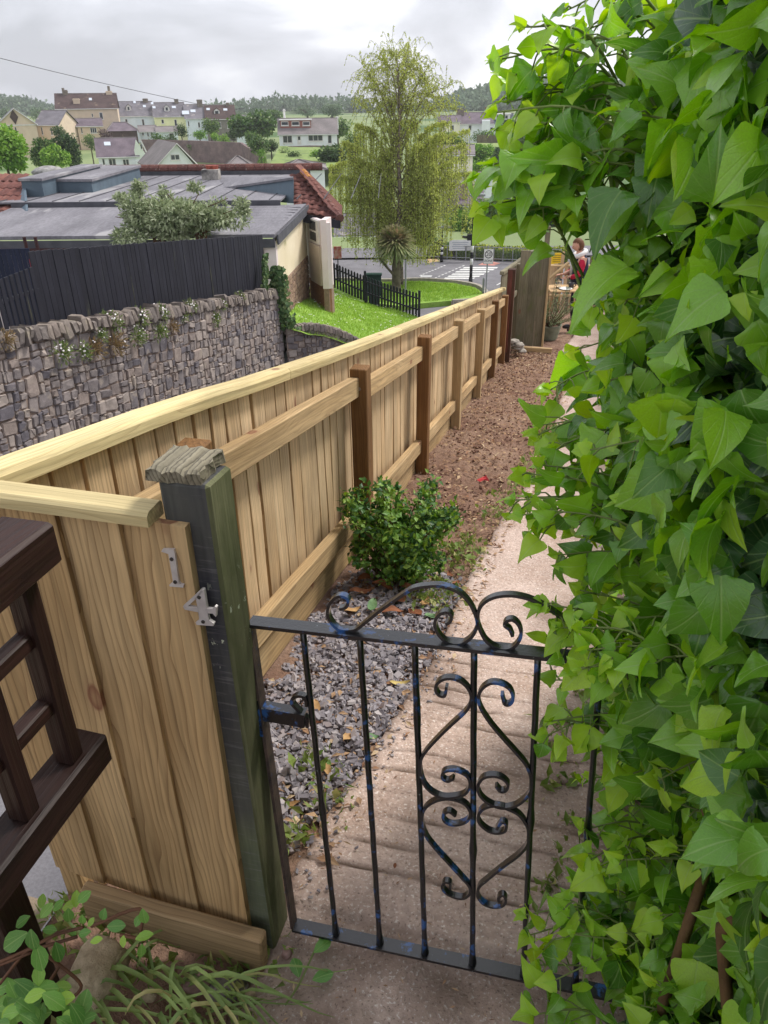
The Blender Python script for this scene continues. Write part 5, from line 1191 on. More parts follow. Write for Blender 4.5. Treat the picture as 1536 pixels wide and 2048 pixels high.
# ------------------------------------------------------------------ lawn bank, picket fence, junction
N0, N1, F1, F0_ = at(566, 650, 21.3), at(850, 737, 25.6), at(842, 638, 31.3), at(636, 574, 33.8)
def lawnp(i, j):
    p = (N0.lerp(N1, i)).lerp(F0_.lerp(F1, i), j); 
    if j == 0: 
        pass
    p = p.copy(); p.z += .12 * fbm(p.x * .5, p.y * .5) + .03 * fbm(p.x * 3, p.y * 3) + .25 * math.sin(math.pi * j) * (1 - i) * .6; return p
grid('lawn', 46, 60, lawnp, M_grass)
grid('lawn_verge', 10, 20, lambda i, j: at(566, 650, 21.3).lerp(F0_, j) + (-NR * 2.5 * (1 - i)) - ZU * .02, M_grass)
M_blades = leafmat('grass_blade', [(0, (124, 162, 64)), (.4, (152, 188, 80)), (.8, (172, 198, 98)), (1, (138, 172, 74))], .6, .3, .2)
b = MB(); rr = random.Random(2)
for _ in range(26000):
    p = lawnp(rr.random(), rr.random()); d = (ZU + rnd_dir(rr) * .6).normalized(); h = rr.uniform(.05, .12); x = rnd_dir(rr) * .012; b.add([p - x - ZU * .02, p + x - ZU * .02, p + d * h], [(0, 1, 2)], rr.random() * .99 + .005)
isc = sum(ip_ := [at_z(x, y, -7.15) for x, y in [(660, 562), (770, 566), (840, 564), (905, 568), (950, 577), (962, 587), (905, 599), (800, 608), (700, 598)]], V((0, 0, 0))) / 9
for _ in range(9000):
    k_ = rr.randrange(9); p = isc.lerp(ip_[k_].lerp(ip_[(k_ + 1) % 9], rr.random()), rr.random() ** .5); h = rr.uniform(.06, .16); x = rnd_dir(rr) * .02; b.add([p - x, p + x, p + (ZU + rnd_dir(rr) * .5).normalized() * h], [(0, 1, 2)], rr.random() * .99 + .005)
tag(b.build('grass', M_blades), 'short mown grass on the bank beside the school and the verge', 'grass', kind='stuff')
b = MB()
for _ in range(420):
    i, j = rr.random(), rr.random()
    if rr.random() < .7: i, j = abs(rr.gauss(.12, .06)), min(.98, abs(rr.gauss(.72, .12)))
    p = lawnp(min(1, i), j) + ZU * .1; x = .03; b.add([p + V((x, 0, 0)), p + V((0, x, .01)), p + V((-x, 0, 0)), p + V((0, -x, .01))], [(0, 1, 2, 3)])
tag(b.build('daisies', M_petal), 'white daisies speckling the lawn bank near the school wall', 'flowers', kind='stuff')
pk = empty('picket_fence', at(750, 590, 32), 'black picket fence across the foot of the lawn bank', 'fence')
pa, pb = at(658, 566, 33.2), at(838, 634, 31.2); npk = 31
for k in range(npk):
    f = k / (npk - 1); p = pa.lerp(pb, f); p.z += .10 * math.sin(math.pi * f) * -1
    h = .98
    b = MB(); w_ = .045; dd = (pb - pa); dd.z = 0; dd.normalize(); nn_ = V((-dd.y, dd.x, 0))
    prism(b, [p - dd * w_ - ZU * .1, p + dd * w_ - ZU * .1, p + dd * w_ + ZU * (h - .05), p + ZU * h, p - dd * w_ + ZU * (h - .05)], nn_, .025); b.build('picket', M_black, pk)
for hz in (.3, .75):
    for k in range(6): a, c = pa.lerp(pb, k / 6), pa.lerp(pb, (k + 1) / 6); beam('rail', a + ZU * (hz - .10 * math.sin(math.pi * k / 6)), c + ZU * (hz - .10 * math.sin(math.pi * (k + 1) / 6)), .05, .08, M_black, pk, ZU, .004)
for f in (0, .42, 1): p = pa.lerp(pb, f); beam('post', p - ZU * .3, p + ZU * 1.08, .10, .10, M_black, pk, (1, 0, 0), .006)
gb = empty('utility_cabinet', at(748, 592, 33.6), 'dark green metal cabinet behind the black picket fence', 'cabinet'); c = at(748, 570, 33.8); M_gcab = mat('green_cabinet', (36, 66, 56), (28, 54, 46), 4, .5, .1, rnd=0)
b = MB(); b.box(c, (.66, .3, .9)); b.build('body', M_gcab, gb); b = MB(); b.box(c + V((0, 0, .47)), (.72, .36, .06)); b.build('lid', M_gcab, gb); b = MB(); b.box(c - ZU * .7, (.5, .2, .6)); b.build('foot', M_gcab, gb)
isl = [(640, 560), (700, 562), (770, 564), (840, 562), (905, 566), (950, 575), (967, 586), (958, 597), (905, 601), (850, 606), (800, 612), (700, 600)]
ip = [at_z(x, y, -7.15) for x, y in isl]
b = MB(); prism(b, ip, -ZU, .5); o = b.build('verge_lawn', M_grass); o['kind'] = 'structure'
kr = MB(); cc = smooth_curve([at_z(x, y, -7.12) for x, y in [(640, 557), (770, 561), (840, 559), (905, 563), (955, 572), (972, 586), (962, 599), (905, 603)]], 6)
kr.ribbon([p - ZU * .16 for p in cc], V((0, 0, 1)), .5, .22); o = kr.build('kerb', M_kerb); o['kind'] = 'structure'
lw2 = empty('kerb_wall', at_z(930, 602, -7.3), 'low pale stone retaining wall round the tip of the grass verge', 'wall'); b = MB()
cw = smooth_curve([at_z(x, y, -7.12) for x, y in [(904, 602), (930, 604), (955, 601), (970, 591), (975, 582)]], 6); b.ribbon([p - ZU * .30 for p in cw], V((0, 0, 1)), .62, .28); b.build('wall_face', mat('pale_wall', (166, 156, 142), (132, 122, 110), 3, .9, .5, rnd=0), lw2)
# markings
def paint(name, pts, m=None, z=-7.388, lab=None, cat=None, kind='structure'):
    b = MB(); b.add([at_z(x, y, z) for x, y in pts], [tuple(range(len(pts)))]); o = b.build(name, m or M_white); o['kind'] = kind; return o
z5 = lambda x, y: (840 + x * .2474, 380 + y * .2474)
rows_ = [(628, 350, 625), (643, 322, 596), (661, 288, 556), (680, 258, 518), (697, 226, 482), (713, 196, 440)]
for y, a, c in rows_: paint('zebra_stripe', [z5(a + 8, y - 5), z5(c + 8, y - 5), z5(c - 6, y + 5), z5(a - 6, y + 5)])
for k in range(9):
    f0, f1 = k / 9, (k + .55) / 9
    for (xa, ya, xb, yb) in ((0, 692, 215, 604), (120, 712, 370, 604)):
        p0, p1 = (xa + (xb - xa) * f0, ya + (yb - ya) * f0), (xa + (xb - xa) * f1, ya + (yb - ya) * f1); paint('lane_dash', [z5(p0[0] - 7, p0[1]), z5(p0[0] + 7, p0[1]), z5(p1[0] + 6, p1[1]), z5(p1[0] - 6, p1[1])])
paint('road_hatching', [z5(10, 690), z5(100, 690), z5(90, 704), z5(0, 704)], rampmat('worn_paint', [(0, (190, 190, 190)), (1, (180, 180, 180))], 3))
M_tact = mat('red_tactile', (206, 150, 138), (186, 132, 122), 3, .9, .2, rnd=0)
paint('tactile_paving', [z5(140, 730), z5(200, 728), z5(372, 742), z5(340, 765), z5(230, 762)], M_tact); paint('tactile_paving', [z5(520, 582), z5(570, 575), z5(650, 592), z5(600, 610), z5(470, 605)], M_tact); paint('tactile_paving', [z5(60, 556), z5(130, 552), z5(160, 575), z5(60, 590)], mat('buff_tactile', (206, 176, 134), (190, 160, 120), 3, .9, .2, rnd=0))
for k in range(4): paint('give_way_dash', [z5(615 + k * 14, 770 - k * 8), z5(632 + k * 14, 768 - k * 8), z5(640 + k * 14, 760 - k * 8), z5(623 + k * 14, 762 - k * 8)])
grid('far_pavement', 4, 1, lambda i, j: V((-50 + 110 * i, 49.2 + 3.5 * j, -7.28)), M_asph)
# street furniture
M_pblack = plain('pole_black', (30, 30, 34), .5); M_pwhite = plain('pole_white', (226, 226, 226), .5); M_gpole = plain('pole_grey', (150, 152, 154), .5, .4)
def beacon(px, ybase, ytop, lab, lamp=True):
    p = at_z(px, ybase, -7.39); t = (p - CAM).dot(ROT @ V((0, 0, -1))); h = on(px, ytop, p, V((0, 1, 0))).z - p.z
    e = empty('crossing_beacon', p, lab, 'beacon', 'beacons at the zebra crossing'); nb = 7; hb = h * .52
    for k in range(nb):
        b = MB(); r = .085; b.tube([p + ZU * hb * k / nb, p + ZU * hb * (k + 1) / nb], r if k else .11, 10); b.build('band', M_pblack if k not in (3, 5) else M_pwhite, e, True)
    b = MB(); b.tube([p + ZU * hb, p + ZU * h], [.06, .045], 10); b.build('column', M_pblack, e, True)
    b = MB(); b.box(p + ZU * (hb + .1) + V((-.12, 0, 0)), (.34, .2, .3)); b.tube([p + ZU * (hb + .1) + V((-.25, 0, 0)), p + ZU * (hb + .1) + V((-.55, 0, .03))], .06, 8); b.build('floodlight', M_pblack, e)
    if lamp:
        b = MB(); c = p + ZU * h; b.tube([c, c + V((.1, 0, .06)), c + V((.55, -.1, .05))], [.05, .11, .06], 8); b.tube([c, c + V((-.25, 0, .04))], [.06, .04], 8); b.build('lamp_head', M_gpole, e)
beacon(941, 567, 392, 'black and white banded crossing beacon with lamp head on the near side of the zebra'); beacon(883, 524, 455, 'black and white banded crossing beacon across the road beside the birch branches')
zs = empty('speed_zone_sign', at_z(974, 590, -7.2), 'white 20 zone speed sign on a thin grey pole', 'sign'); c = at(977, 513, 36); pw, ph = .44, .66; pd_ = V((1, 0, 0)); nn_ = V((0, -1, 0))
b = MB(); q = V((c.x - .03, c.y + .04, c.z + .5)); b.tube([V((q.x, q.y, -7.3)), q], .032, 8); b.build('pole', M_gpole, zs)
b = MB(); b.box(c, (pw, .02, ph)); pl_ = b.build('plate', plain('sign_white', (232, 230, 224), .5), zs); M_sk = plain('sign_black', (34, 34, 40), .5)
b = MB(); b.box(c + V((0, .012, 0)), (pw + .03, .015, ph + .03)); b.build('plate_rim', M_gpole, pl_)
def ring(b, c, r0, r1, y, n_=28):
    for k in range(n_):
        a, d = 6.2832 * k / n_, 6.2832 * (k + 1) / n_; P = lambda r, t: c + V((r * math.cos(t), y, r * math.sin(t))); b.add([P(r0, a), P(r1, a), P(r1, d), P(r0, d)], [(0, 1, 2, 3)])
b = MB(); ring(b, c + ZU * .10, .15, .185, -.014); b.build('sign_ring', M_sk, pl_)
def text(body, c, size, m, par, name, right=V((1, 0, 0)), up=ZU):
    cu = bpy.data.curves.new(name, 'FONT'); cu.body = body; cu.size = size; cu.align_x = 'CENTER'; cu.align_y = 'CENTER'; cu.extrude = .001
    o = bpy.data.objects.new(name, cu); COL.objects.link(o); dg = bpy.context.evaluated_depsgraph_get(); me = bpy.data.meshes.new_from_object(o.evaluated_get(dg)); bpy.data.objects.remove(o)
    m4 = Matrix((right, up, right.cross(up))).transposed().to_4x4(); m4.translation = c; return link(name, me, m, par, m4)
text('20', c + V((0, -.016, .10)), .25, M_sk, pl_, 'lettering'); text('ZONE', c + V((0, -.016, -.20)), .145, M_sk, pl_, 'lettering')
gp_ = empty('grey_signpost', at_z(812, 592, -7.15), 'plain thin grey metal post on the grass verge by the birch', 'post'); b = MB(); p = at_z(811, 594, -7.15); q_ = on(813, 519, p, V((0, 1, 0))); b.tube([p, V((p.x, p.y, q_.z))], .045, 8); b.build('tube', M_gpole, gp_); b = MB(); b.tube([V((p.x, p.y, q_.z)), V((p.x, p.y, q_.z + .03))], .05, 8); b.build('top_cap', M_pblack, gp_)
bol = empty('bollard', at_z(965, 590, -7.3), 'short grey guard post by the verge wall under the speed sign', 'bollard'); p = at_z(966, 592, -7.3); b = MB(); b.tube([p, p + ZU * .85], .06, 8); b.build('tube', M_gpole, bol); b = MB(); b.tube([p + ZU * .85, p + ZU * .92], [.06, .03], 8); b.build('top_cap', M_gpole, bol)
# railing, sign, hedge and long roof beyond the crossing
gr = empty('guard_railing', at_z(960, 518, -7.28), 'grey pedestrian guard railing along the far pavement', 'railing'); g0, g1 = at_z(858, 517, -7.28), at_z(1120, 527, -7.28)
for k in range(15): p = g0.lerp(g1, k / 14); b = MB(); b.tube([p, p + ZU * .8], .03, 6); b.build('post', M_gpole, gr)
for h in (.8, .12): b = MB(); b.tube([g0 + ZU * h, g1 + ZU * h], .025, 6); b.build('rail', M_gpole, gr)
b = MB()
for k in range(90): p = g0.lerp(g1, k / 89); b.tube([p + ZU * .12, p + ZU * .8], .008, 4)
tag(b.build('infill_bars', M_gpole, gr), kind='stuff')
sb_ = empty('school_notice', at_z(921, 520, -7.28), 'white rectangular notice board on the guard railing', 'sign'); p = g0.lerp(g1, .24) - V((0, .06, 0)); b = MB(); b.box(p + ZU * .86, (1.35, .03, .62)); b.build('board', plain('notice_white', (226, 226, 228), .5), sb_)
M_fade = plain('faded_print', (168, 172, 186), .7)
b = MB()
for k in range(4): b.box(p + V((0, -.02, 1.02 - .11 * k)), (1.0 - .12 * (k % 2), .004, .035))
b.build('print_lines', M_fade, sb_)
M_hedgel = leafmat('hedge_leaf', [(0, (66, 92, 46)), (.4, (92, 120, 58)), (.75, (150, 166, 70)), (1, (186, 190, 84))], .6, .2, .2)
def hedge_run(name, lab, a, c, dep, h, seed, n_=6000, size=.16, m=None):
    e = empty(name, (a + c) / 2, lab, 'hedge'); rr = random.Random(seed); f = MB(); d = c - a; d.z = 0; L = d.length; d.normalize(); nb = V((-d.y, d.x, 0))
    for _ in range(n_):
        u_ = rr.uniform(0, L); side = rr.random(); top = h + .15 * fbm(u_ * .5, 3)
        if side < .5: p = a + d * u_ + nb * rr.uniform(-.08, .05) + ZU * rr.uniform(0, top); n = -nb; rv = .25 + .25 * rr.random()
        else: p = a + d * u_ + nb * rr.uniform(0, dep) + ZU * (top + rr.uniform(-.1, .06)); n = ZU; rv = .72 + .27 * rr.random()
        quad_leaf(f, p, (rnd_dir(rr) + n * .6).normalized(), (n + rnd_dir(rr) * .7).normalized(), size * rr.uniform(.6, 1.2), size * .6, rv)
    tag(f.build('foliage', m or M_hedgel, e), kind='stuff'); b = MB(); prism(b, [a - ZU * .1 + nb * .12, c - ZU * .1 + nb * .12, c + nb * (dep - .1) - ZU * .1, a + nb * (dep - .1) - ZU * .1], ZU, h); b.build('shade_core', M_core, e); return e  # dark box inside, shade among the leaves put into its colour
h0 = at_z(915, 519, -7.3) + V((0, .7, 0)); h1 = at_z(1140, 527, -7.3) + V((0, .7, 0))
hedge_run('clipped_hedge', 'clipped hedge with yellow green top behind the guard railing', h0, h1, 1.4, .5, 8, 7000); hedge_run('dark_hedge', 'low dark hedge under the birch behind the guard railing', at_z(858, 516, -7.3) + V((0, .8, 0)), h0 - V((.3, 0, 0)), 1.0, .6, 18, 2000)
lr = empty('canopy_roof', at(1000, 495, 56), 'long low canopy roof with pale metal ribs beyond the hedge', 'shelter'); M_ribd = plain('canopy_grey', (150, 152, 160), .5); M_ribl = plain('canopy_pale', (206, 208, 214), .5)
c0_, c1_, c2_, c3_ = at(890, 489, 55), at(1088, 495, 55), at(1076, 481, 61), at(892, 470, 61); b = MB(); prism(b, [c0_, c1_, c2_, c3_], ZU, -.12); b.build('roof_sheet', M_ribd, lr)
for k in range(5): f = (k + .3) / 5; a, c = c0_.lerp(c3_, f), c1_.lerp(c2_, f); b = MB(); b.box2((0, 0, 0), (0, 0, 0)) if 0 else b.tube([a + ZU * .02, c + ZU * .02], .09, 5); b.build('roof_rib', M_ribl, lr)
for f in (.05, .35, .65, .95): p = c0_.lerp(c1_, f); b = MB(); b.tube([p, p - ZU * 3], .08, 6); b.build('support', M_ribd, lr)
rs = empty('red_hoarding', at_z(676, 530, -7.3), 'red and white advertising board past the school corner', 'sign'); c = at(675, 505, 40); b = MB(); b.box(c, (.42, .04, .62)); b.build('board', mat('red_board', (206, 74, 72), (222, 180, 172), 5, .5, 0, rnd=0, detail=2), rs); b = MB(); b.tube([V((c.x, c.y + .05, -7.4)), V((c.x, c.y + .05, c.z + .3))], .03, 6); b.build('pole', M_pblack, rs)
# ------------------------------------------------------------------ trees
M_leafA = leafmat('tree_leaf_bright', [(0, (78, 118, 52)), (.4, (112, 152, 66)), (.75, (140, 178, 82)), (1, (162, 192, 100))], .6, .3, .2)
M_leafB = leafmat('tree_leaf_mid', [(0, (58, 86, 50)), (.4, (84, 114, 62)), (.75, (112, 138, 78)), (1, (138, 158, 98))], .6, .3, .2)
M_leafC = leafmat('tree_leaf_dark', [(0, (44, 66, 42)), (.4, (62, 88, 52)), (.75, (86, 110, 66)), (1, (110, 130, 84))], .6, .25, .2)
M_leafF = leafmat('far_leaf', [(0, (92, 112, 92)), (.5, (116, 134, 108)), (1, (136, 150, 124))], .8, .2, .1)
M_trunk = mat('tree_bark', (96, 84, 70), (70, 60, 50), 6, .9, .5, rnd=.1)
def tree_px(x0, x1, yt, yb, t, lab, m, seed, n_=1700, name='tree', cat='tree', group=None, base=None, depth=.8):
    c0, c1 = at((x0 + x1) / 2, yb, t), at((x0 + x1) / 2, yt, t); w_ = (x1 - x0) / FPX * t / 2 * (1.2 if t > 95 else 1); h = c1.z - c0.z; rr = random.Random(seed)
    gnd = V((c0.x, c0.y, min(c0.z, terr(c0.x, c0.y)) - .2)) if base is None else V((c0.x, c0.y, base)); e = empty(name, gnd, lab, cat, group)
    ctr = c0 + ZU * h * .5; b = MB(); s_ = max(.10, min(w_, h) * .16)
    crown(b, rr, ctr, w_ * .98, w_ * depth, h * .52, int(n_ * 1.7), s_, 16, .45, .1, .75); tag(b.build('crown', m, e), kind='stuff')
    tr = MB(); r0 = max(.05, w_ * .07); tr.tube([gnd, gnd.lerp(ctr, .6), ctr + ZU * h * .1], [r0 * 1.3, r0, r0 * .4], 7)
    for k in range(7): d = rnd_dir(rr, .4); tr.tube([ctr - ZU * h * .2, ctr + V((d.x * w_ * .4, d.y * w_ * .4, d.z * h * .2)), ctr + V((d.x * w_ * .75, d.y * w_ * .7, d.z * h * .42))], [r0 * .55, r0 * .35, r0 * .12], 5)
    tr.build('trunk', M_trunk, e); return e
# ------------------------------------------------------------------ weeping birch
M_birchl = leafmat('birch_leaf', [(0, (152, 164, 84)), (.4, (180, 192, 106)), (.75, (204, 212, 130)), (1, (166, 178, 94))], .6, .45, .2)
M_birchb = rampmat('birch_bark', [(0, (128, 116, 104)), (1, (128, 116, 104))], 9, stain=((60, 52, 46), 5, .52))
bb_ = at_z(801, 571, -7.15); birch = empty('birch_tree', bb_, 'tall weeping birch with fine hanging twigs and thin bare top', 'tree'); tb = (bb_ - CAM).dot(ROT @ V((0, 0, -1)))
def bpt(px, py, dy=0.0):
    p = on(px, py, bb_, V((0, 1, 0))); k = (p - CAM); return CAM + k * ((tb + dy) / tb)
RB = random.Random(21); tr, lf_, tw_ = MB(), MB(), MB()
trunk = smooth_curve([bb_ - ZU * .2, bpt(800, 520), bpt(798, 455), bpt(800, 380), bpt(797, 310), bpt(800, 240), bpt(796, 170), bpt(790, 110)], 5)
tr.tube(trunk, [.17 * (1 - i / (len(trunk) - 1)) ** 1.1 + .008 for i in range(len(trunk))], 8)
limbs = []
spec = [(470, 690, 400), (455, 905, 370), (430, 870, 330), (430, 700, 330), (400, 925, 300), (400, 680, 290), (390, 880, 270), (370, 720, 260), (350, 900, 240), (340, 715, 200), (320, 870, 215), (310, 735, 150), (300, 905, 170), (290, 850, 140), (280, 720, 130), (260, 830, 125), (240, 760, 115), (230, 850, 160), (210, 815, 100), (200, 775, 110), (180, 840, 135), (420, 660, 360), (440, 940, 345), (360, 935, 260), (380, 655, 330), (310, 765, 130), (270, 880, 190), (350, 745, 180), (410, 760, 300), (420, 840, 290), (370, 790, 200), (330, 810, 160), (300, 920, 215), (250, 735, 175), (450, 720, 380), (445, 880, 400), (480, 760, 400), (475, 850, 410)]
for y0, x1, y1 in spec:
    q = min(trunk, key=lambda p: abs((proj(p) or (0, 9e9))[1] - y0)); dy = RB.uniform(-.5, 2.8)
    tip = bpt(x1 + RB.uniform(-8, 8), y1 + RB.uniform(-8, 8), dy); mid = q.lerp(tip, .5) + ZU * (.5 + .3 * RB.random()) + V((RB.uniform(-.2, .2), 0, 0))
    pts = smooth_curve([q, mid, tip], 8); tr.tube(pts, [.030 * (1 - i / (len(pts) - 1)) + .006 for i in range(len(pts))], 5); limbs.append((pts, y1))
dark_l = smooth_curve([bpt(872, 425), bpt(868, 385, .3), bpt(866, 352, .5), bpt(885, 335, .5), bpt(912, 318, .5)], 4); tr.tube(dark_l, [.07, .065, .06, .055, .055, .05, .05, .045, .04, .04, .035, .03, .03, .025, .02, .02, .02][:len(dark_l)], 6)
for pts, y1 in limbs + [(dark_l, 330)]:
    nst = 60 if y1 > 215 else 46
    for _ in range(nst):
        f = RB.uniform(.12, 1) ** .8; i = min(len(pts) - 2, int(f * (len(pts) - 1))); p = pts[i].lerp(pts[i + 1], RB.random())
        px, py, _t = proj(p); upper = py < 240
        if upper:
            L = RB.uniform(.3, 1.1); d = (rnd_dir(RB, .35) * L * 1.2); seg = [p, p + d * .5 + V((0, 0, .05)), p + d + V((0, 0, -.1 * L)), p + d * 1.2 - ZU * .55 * L]; nl = 24
        else:
            L = RB.uniform(1.0, 2.5) * (1.25 if py > 330 else 1); floor_ = on(px, 528, p, V((0, 1, 0))).z; L = max(.5, min(L, p.z - floor_)); dx = V((RB.uniform(-.35, .35), RB.uniform(-.5, .5), 0))
            seg = [p, p + dx * .7 + ZU * .08, p + dx - ZU * L * .4, p + dx * 1.1 - ZU * L]; nl = int(30 * L)
        sc_ = smooth_curve(seg, 4); tw_.tube(sc_, .006, 3, False)
        for _k in range(nl):
            i = RB.randrange(len(sc_) - 1); q = sc_[i].lerp(sc_[i + 1], RB.random()) + rnd_dir(RB) * RB.uniform(.02, .11 if not upper else .05); d = (-ZU + rnd_dir(RB) * .8).normalized(); s_ = RB.uniform(.06, .105) * (1 if not upper else .8); nn2 = (rnd_dir(RB) + V((0, -.5, .3))).normalized(); x = d.cross(nn2).normalized() * s_ * .36
            lf_.add([q, q + d * s_ * .5 + x, q + d * s_, q + d * s_ * .5 - x], [(0, 1, 2, 3)], RB.random() * .99 + .005)
tr.build('trunk', M_birchb, birch, True); tag(tw_.build('twigs', M_trunk, birch), kind='stuff'); tag(lf_.build('crown', M_birchl, birch), kind='stuff')
# ------------------------------------------------------------------ cordyline palm
M_cord = leafmat('cordyline_leaf', [(0, (112, 132, 80)), (.4, (146, 162, 104)), (.75, (176, 172, 126)), (1, (190, 164, 136))], .5, .2, .3)
cb = at_z(793, 582, -7.15); tcb = (cb - CAM).dot(ROT @ V((0, 0, -1))); cpalm = empty('cordyline_palm', cb, 'cordyline palm with a spiky round head in front of the birch trunk', 'palm')
cpt = lambda x, y, dy=0: on(x, y, cb + V((0, dy, 0)), V((0, 1, 0)))
b = MB(); b.tube(smooth_curve([cb - ZU * .2, cpt(792, 545), cpt(791, 510), cpt(790, 484)], 5), [.30, .26, .24, .23, .22, .22, .21, .21, .2, .2, .2, .2, .19, .19, .18, .18], 9); b.tube(smooth_curve([cpt(790, 552, -.1), cpt(777, 538, -.2), cpt(765, 524, -.25)], 5), [.08, .075, .07, .07, .065, .06, .06, .06, .055, .05, .05], 7); b.build('trunk', mat('cordyline_bark', (126, 116, 100), (92, 84, 72), 5, .95, .7, rnd=0), cpalm, True)
def head(b, c, r, n_, seed):
    rr = random.Random(seed)
    for k in range(n_):
        d = rnd_dir(rr, .25); 
        if d.z < -.55: continue
        L = r * rr.uniform(.8, 1.1); w_ = .05 * r; s_ = d.cross(ZU); s_ = s_.normalized() if s_.length > .01 else V((1, 0, 0)); vs = []
        for q in range(5): f = q / 4; c2 = c + d * L * f - ZU * L * .28 * f * f; ww = w_ * (1 - f ** 2) + .003; vs += [c2 - s_ * ww, c2 + s_ * ww]
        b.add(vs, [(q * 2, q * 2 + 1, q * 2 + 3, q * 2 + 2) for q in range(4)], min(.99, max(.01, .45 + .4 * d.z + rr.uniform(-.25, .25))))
b = MB(); head(b, cpt(790, 485, -.3), 1.2, 1300, 1); head(b, cpt(764, 522, -.25), .42, 110, 2); tag(b.build('leaves', M_cord, cpalm), kind='stuff')
# ------------------------------------------------------------------ houses
def winmat(): return M_glass
M_slateR = mat('slate_roof', (128, 124, 130), (104, 100, 106), .7, .85, .2, rnd=.08, fine=8, spots=((150, 144, 140), .9, .62)); M_brownR = mat('brown_roof', (94, 78, 76), (74, 60, 60), .8, .9, .2, rnd=.05, fine=8, spots=((128, 112, 96), .9, .62)); M_greyR = mat('grey_roof', (140, 132, 132), (118, 112, 112), .6, .9, .2, rnd=.05, fine=8); M_purpR = mat('purple_slate_roof', (122, 110, 118), (98, 88, 96), .8, .9, .2, rnd=.05, fine=8)
COLW = {}
def wmat(c):
    if c not in COLW: COLW[c] = mat('render_%d_%d_%d' % c, c, tuple(int(v * .94) for v in c), .8, .9, .05, rnd=0)
    return COLW[c]
M_chim = mat('chimney_stone', (146, 136, 124), (112, 104, 96), 3, .9, .3, rnd=0); M_pot = plain('pot_buff', (184, 150, 122), .8)
class House:
    def __init__(s, name, lab, t, xl, xr, yb, yaw=0, cat='house', group=None):
        s.xc = (xl + xr) / 2; s.o = at(s.xc, yb, t); d = s.o - CAM; d.z = 0; d.normalize()
        s.n = Matrix.Rotation(math.radians(yaw), 3, 'Z') @ d; s.x = V((s.n.y, -s.n.x, 0)); s.e = empty(name, s.o - ZU * 2, lab, cat, group)
    def L(s, px, py, d=0.0):
        p = on(px, py, s.o + s.n * d, s.n) - s.o; return p.dot(s.x), p.z
    def P(s, x, d, z): return s.o + s.x * x + s.n * d + V((0, 0, z))
    def poly(s, name, pts, m, th=0, dv=None, par=None):
        b = MB(); q = [s.P(*p) for p in pts]
        if th: prism(b, q, dv, th)
        else: b.add(q, [tuple(range(len(q)))])
        return b.build(name, m, par or s.e)
    def body(s, xl, xr, ye, dep, wall, ground=-3, yb=None, d0=0):
        xa, za = s.L(xl, ye, d0); xb, zb = s.L(xr, ye, d0); ze = (za + zb) / 2; b = MB(); prism(b, [s.P(xa, d0, ground), s.P(xb, d0, ground), s.P(xb, d0 + dep, ground), s.P(xa, d0 + dep, ground)], ZU, ze - ground); o = b.build('wall', wall, s.e); return xa, xb, ze, o
    def gable_x(s, xl, xr, ye, yr, dep, wall, roof, ov=.25, d0=0, barge=False):
        xa, xb, ze, wo = s.body(xl, xr, ye, dep, wall, d0=d0); zr = s.L((xl + xr) / 2, yr, d0 + dep / 2)[1]; b = MB(); th = .12
        A, B, C_, D, E, F = s.P(xa - ov, d0 - ov, ze - .1), s.P(xb + ov, d0 - ov, ze - .1), s.P(xb + ov, d0 + dep / 2, zr), s.P(xa - ov, d0 + dep / 2, zr), s.P(xb + ov, d0 + dep + ov, ze - .1), s.P(xa - ov, d0 + dep + ov, ze - .1)
        prism(b, [A, B, C_, D], ZU, th); prism(b, [D, C_, E, F], ZU, th); ro = b.build('roof', roof, s.e)
        for x in (xa, xb): g = MB(); g.add([s.P(x, d0, ze - .02), s.P(x, d0 + dep / 2, zr - .03), s.P(x, d0 + dep, ze - .02)], [(0, 1, 2)]); g.build('gable', wall, s.e)
        s.slope = (s, xa, xb, ze, zr, d0, dep); s.roof = ro
        r = MB(); r.tube([D + ZU * .1, C_ + ZU * .1], .11, 5); r.build('ridge', M_greyR, ro)
        f = MB(); f.tube([A - s.n * .06, B - s.n * .06], .06, 5); f.build('gutter', M_pwhite, s.e); return xa, xb, ze, zr
    def gable_y(s, xl, xr, ye, xa_, yr, dep, wall, roof, ov=.3, ze2=None):
        xa, xb, ze, wo = s.body(xl, xr, ye, dep, wall); xm, zr = s.L(xa_, yr); g = MB(); g.add([s.P(xa, 0, ze - .01), s.P(xb, 0, ze - .01), s.P(xm, 0, zr)], [(0, 1, 2)]); g.build('gable', wall, s.e); g = MB(); g.add([s.P(xa, dep, ze - .01), s.P(xb, dep, ze - .01), s.P(xm, dep, zr)], [(0, 1, 2)]); g.build('gable', wall, s.e)
        b = MB(); prism(b, [s.P(xa - ov, -ov, ze - .2), s.P(xm, -ov, zr + .02), s.P(xm, dep + ov, zr + .02), s.P(xa - ov, dep + ov, ze - .2)], ZU, .14); prism(b, [s.P(xm, -ov, zr + .02), s.P(xb + ov, -ov, ze - .2), s.P(xb + ov, dep + ov, ze - .2), s.P(xm, dep + ov, zr + .02)], ZU, .14); s.roof = b.build('roof', roof, s.e)
        f = MB(); f.tube([s.P(xa - ov, -ov - .03, ze - .13), s.P(xm, -ov - .03, zr + .08), s.P(xb + ov, -ov - .03, ze - .13)], .07, 4); f.build('bargeboard', M_frame, s.e)
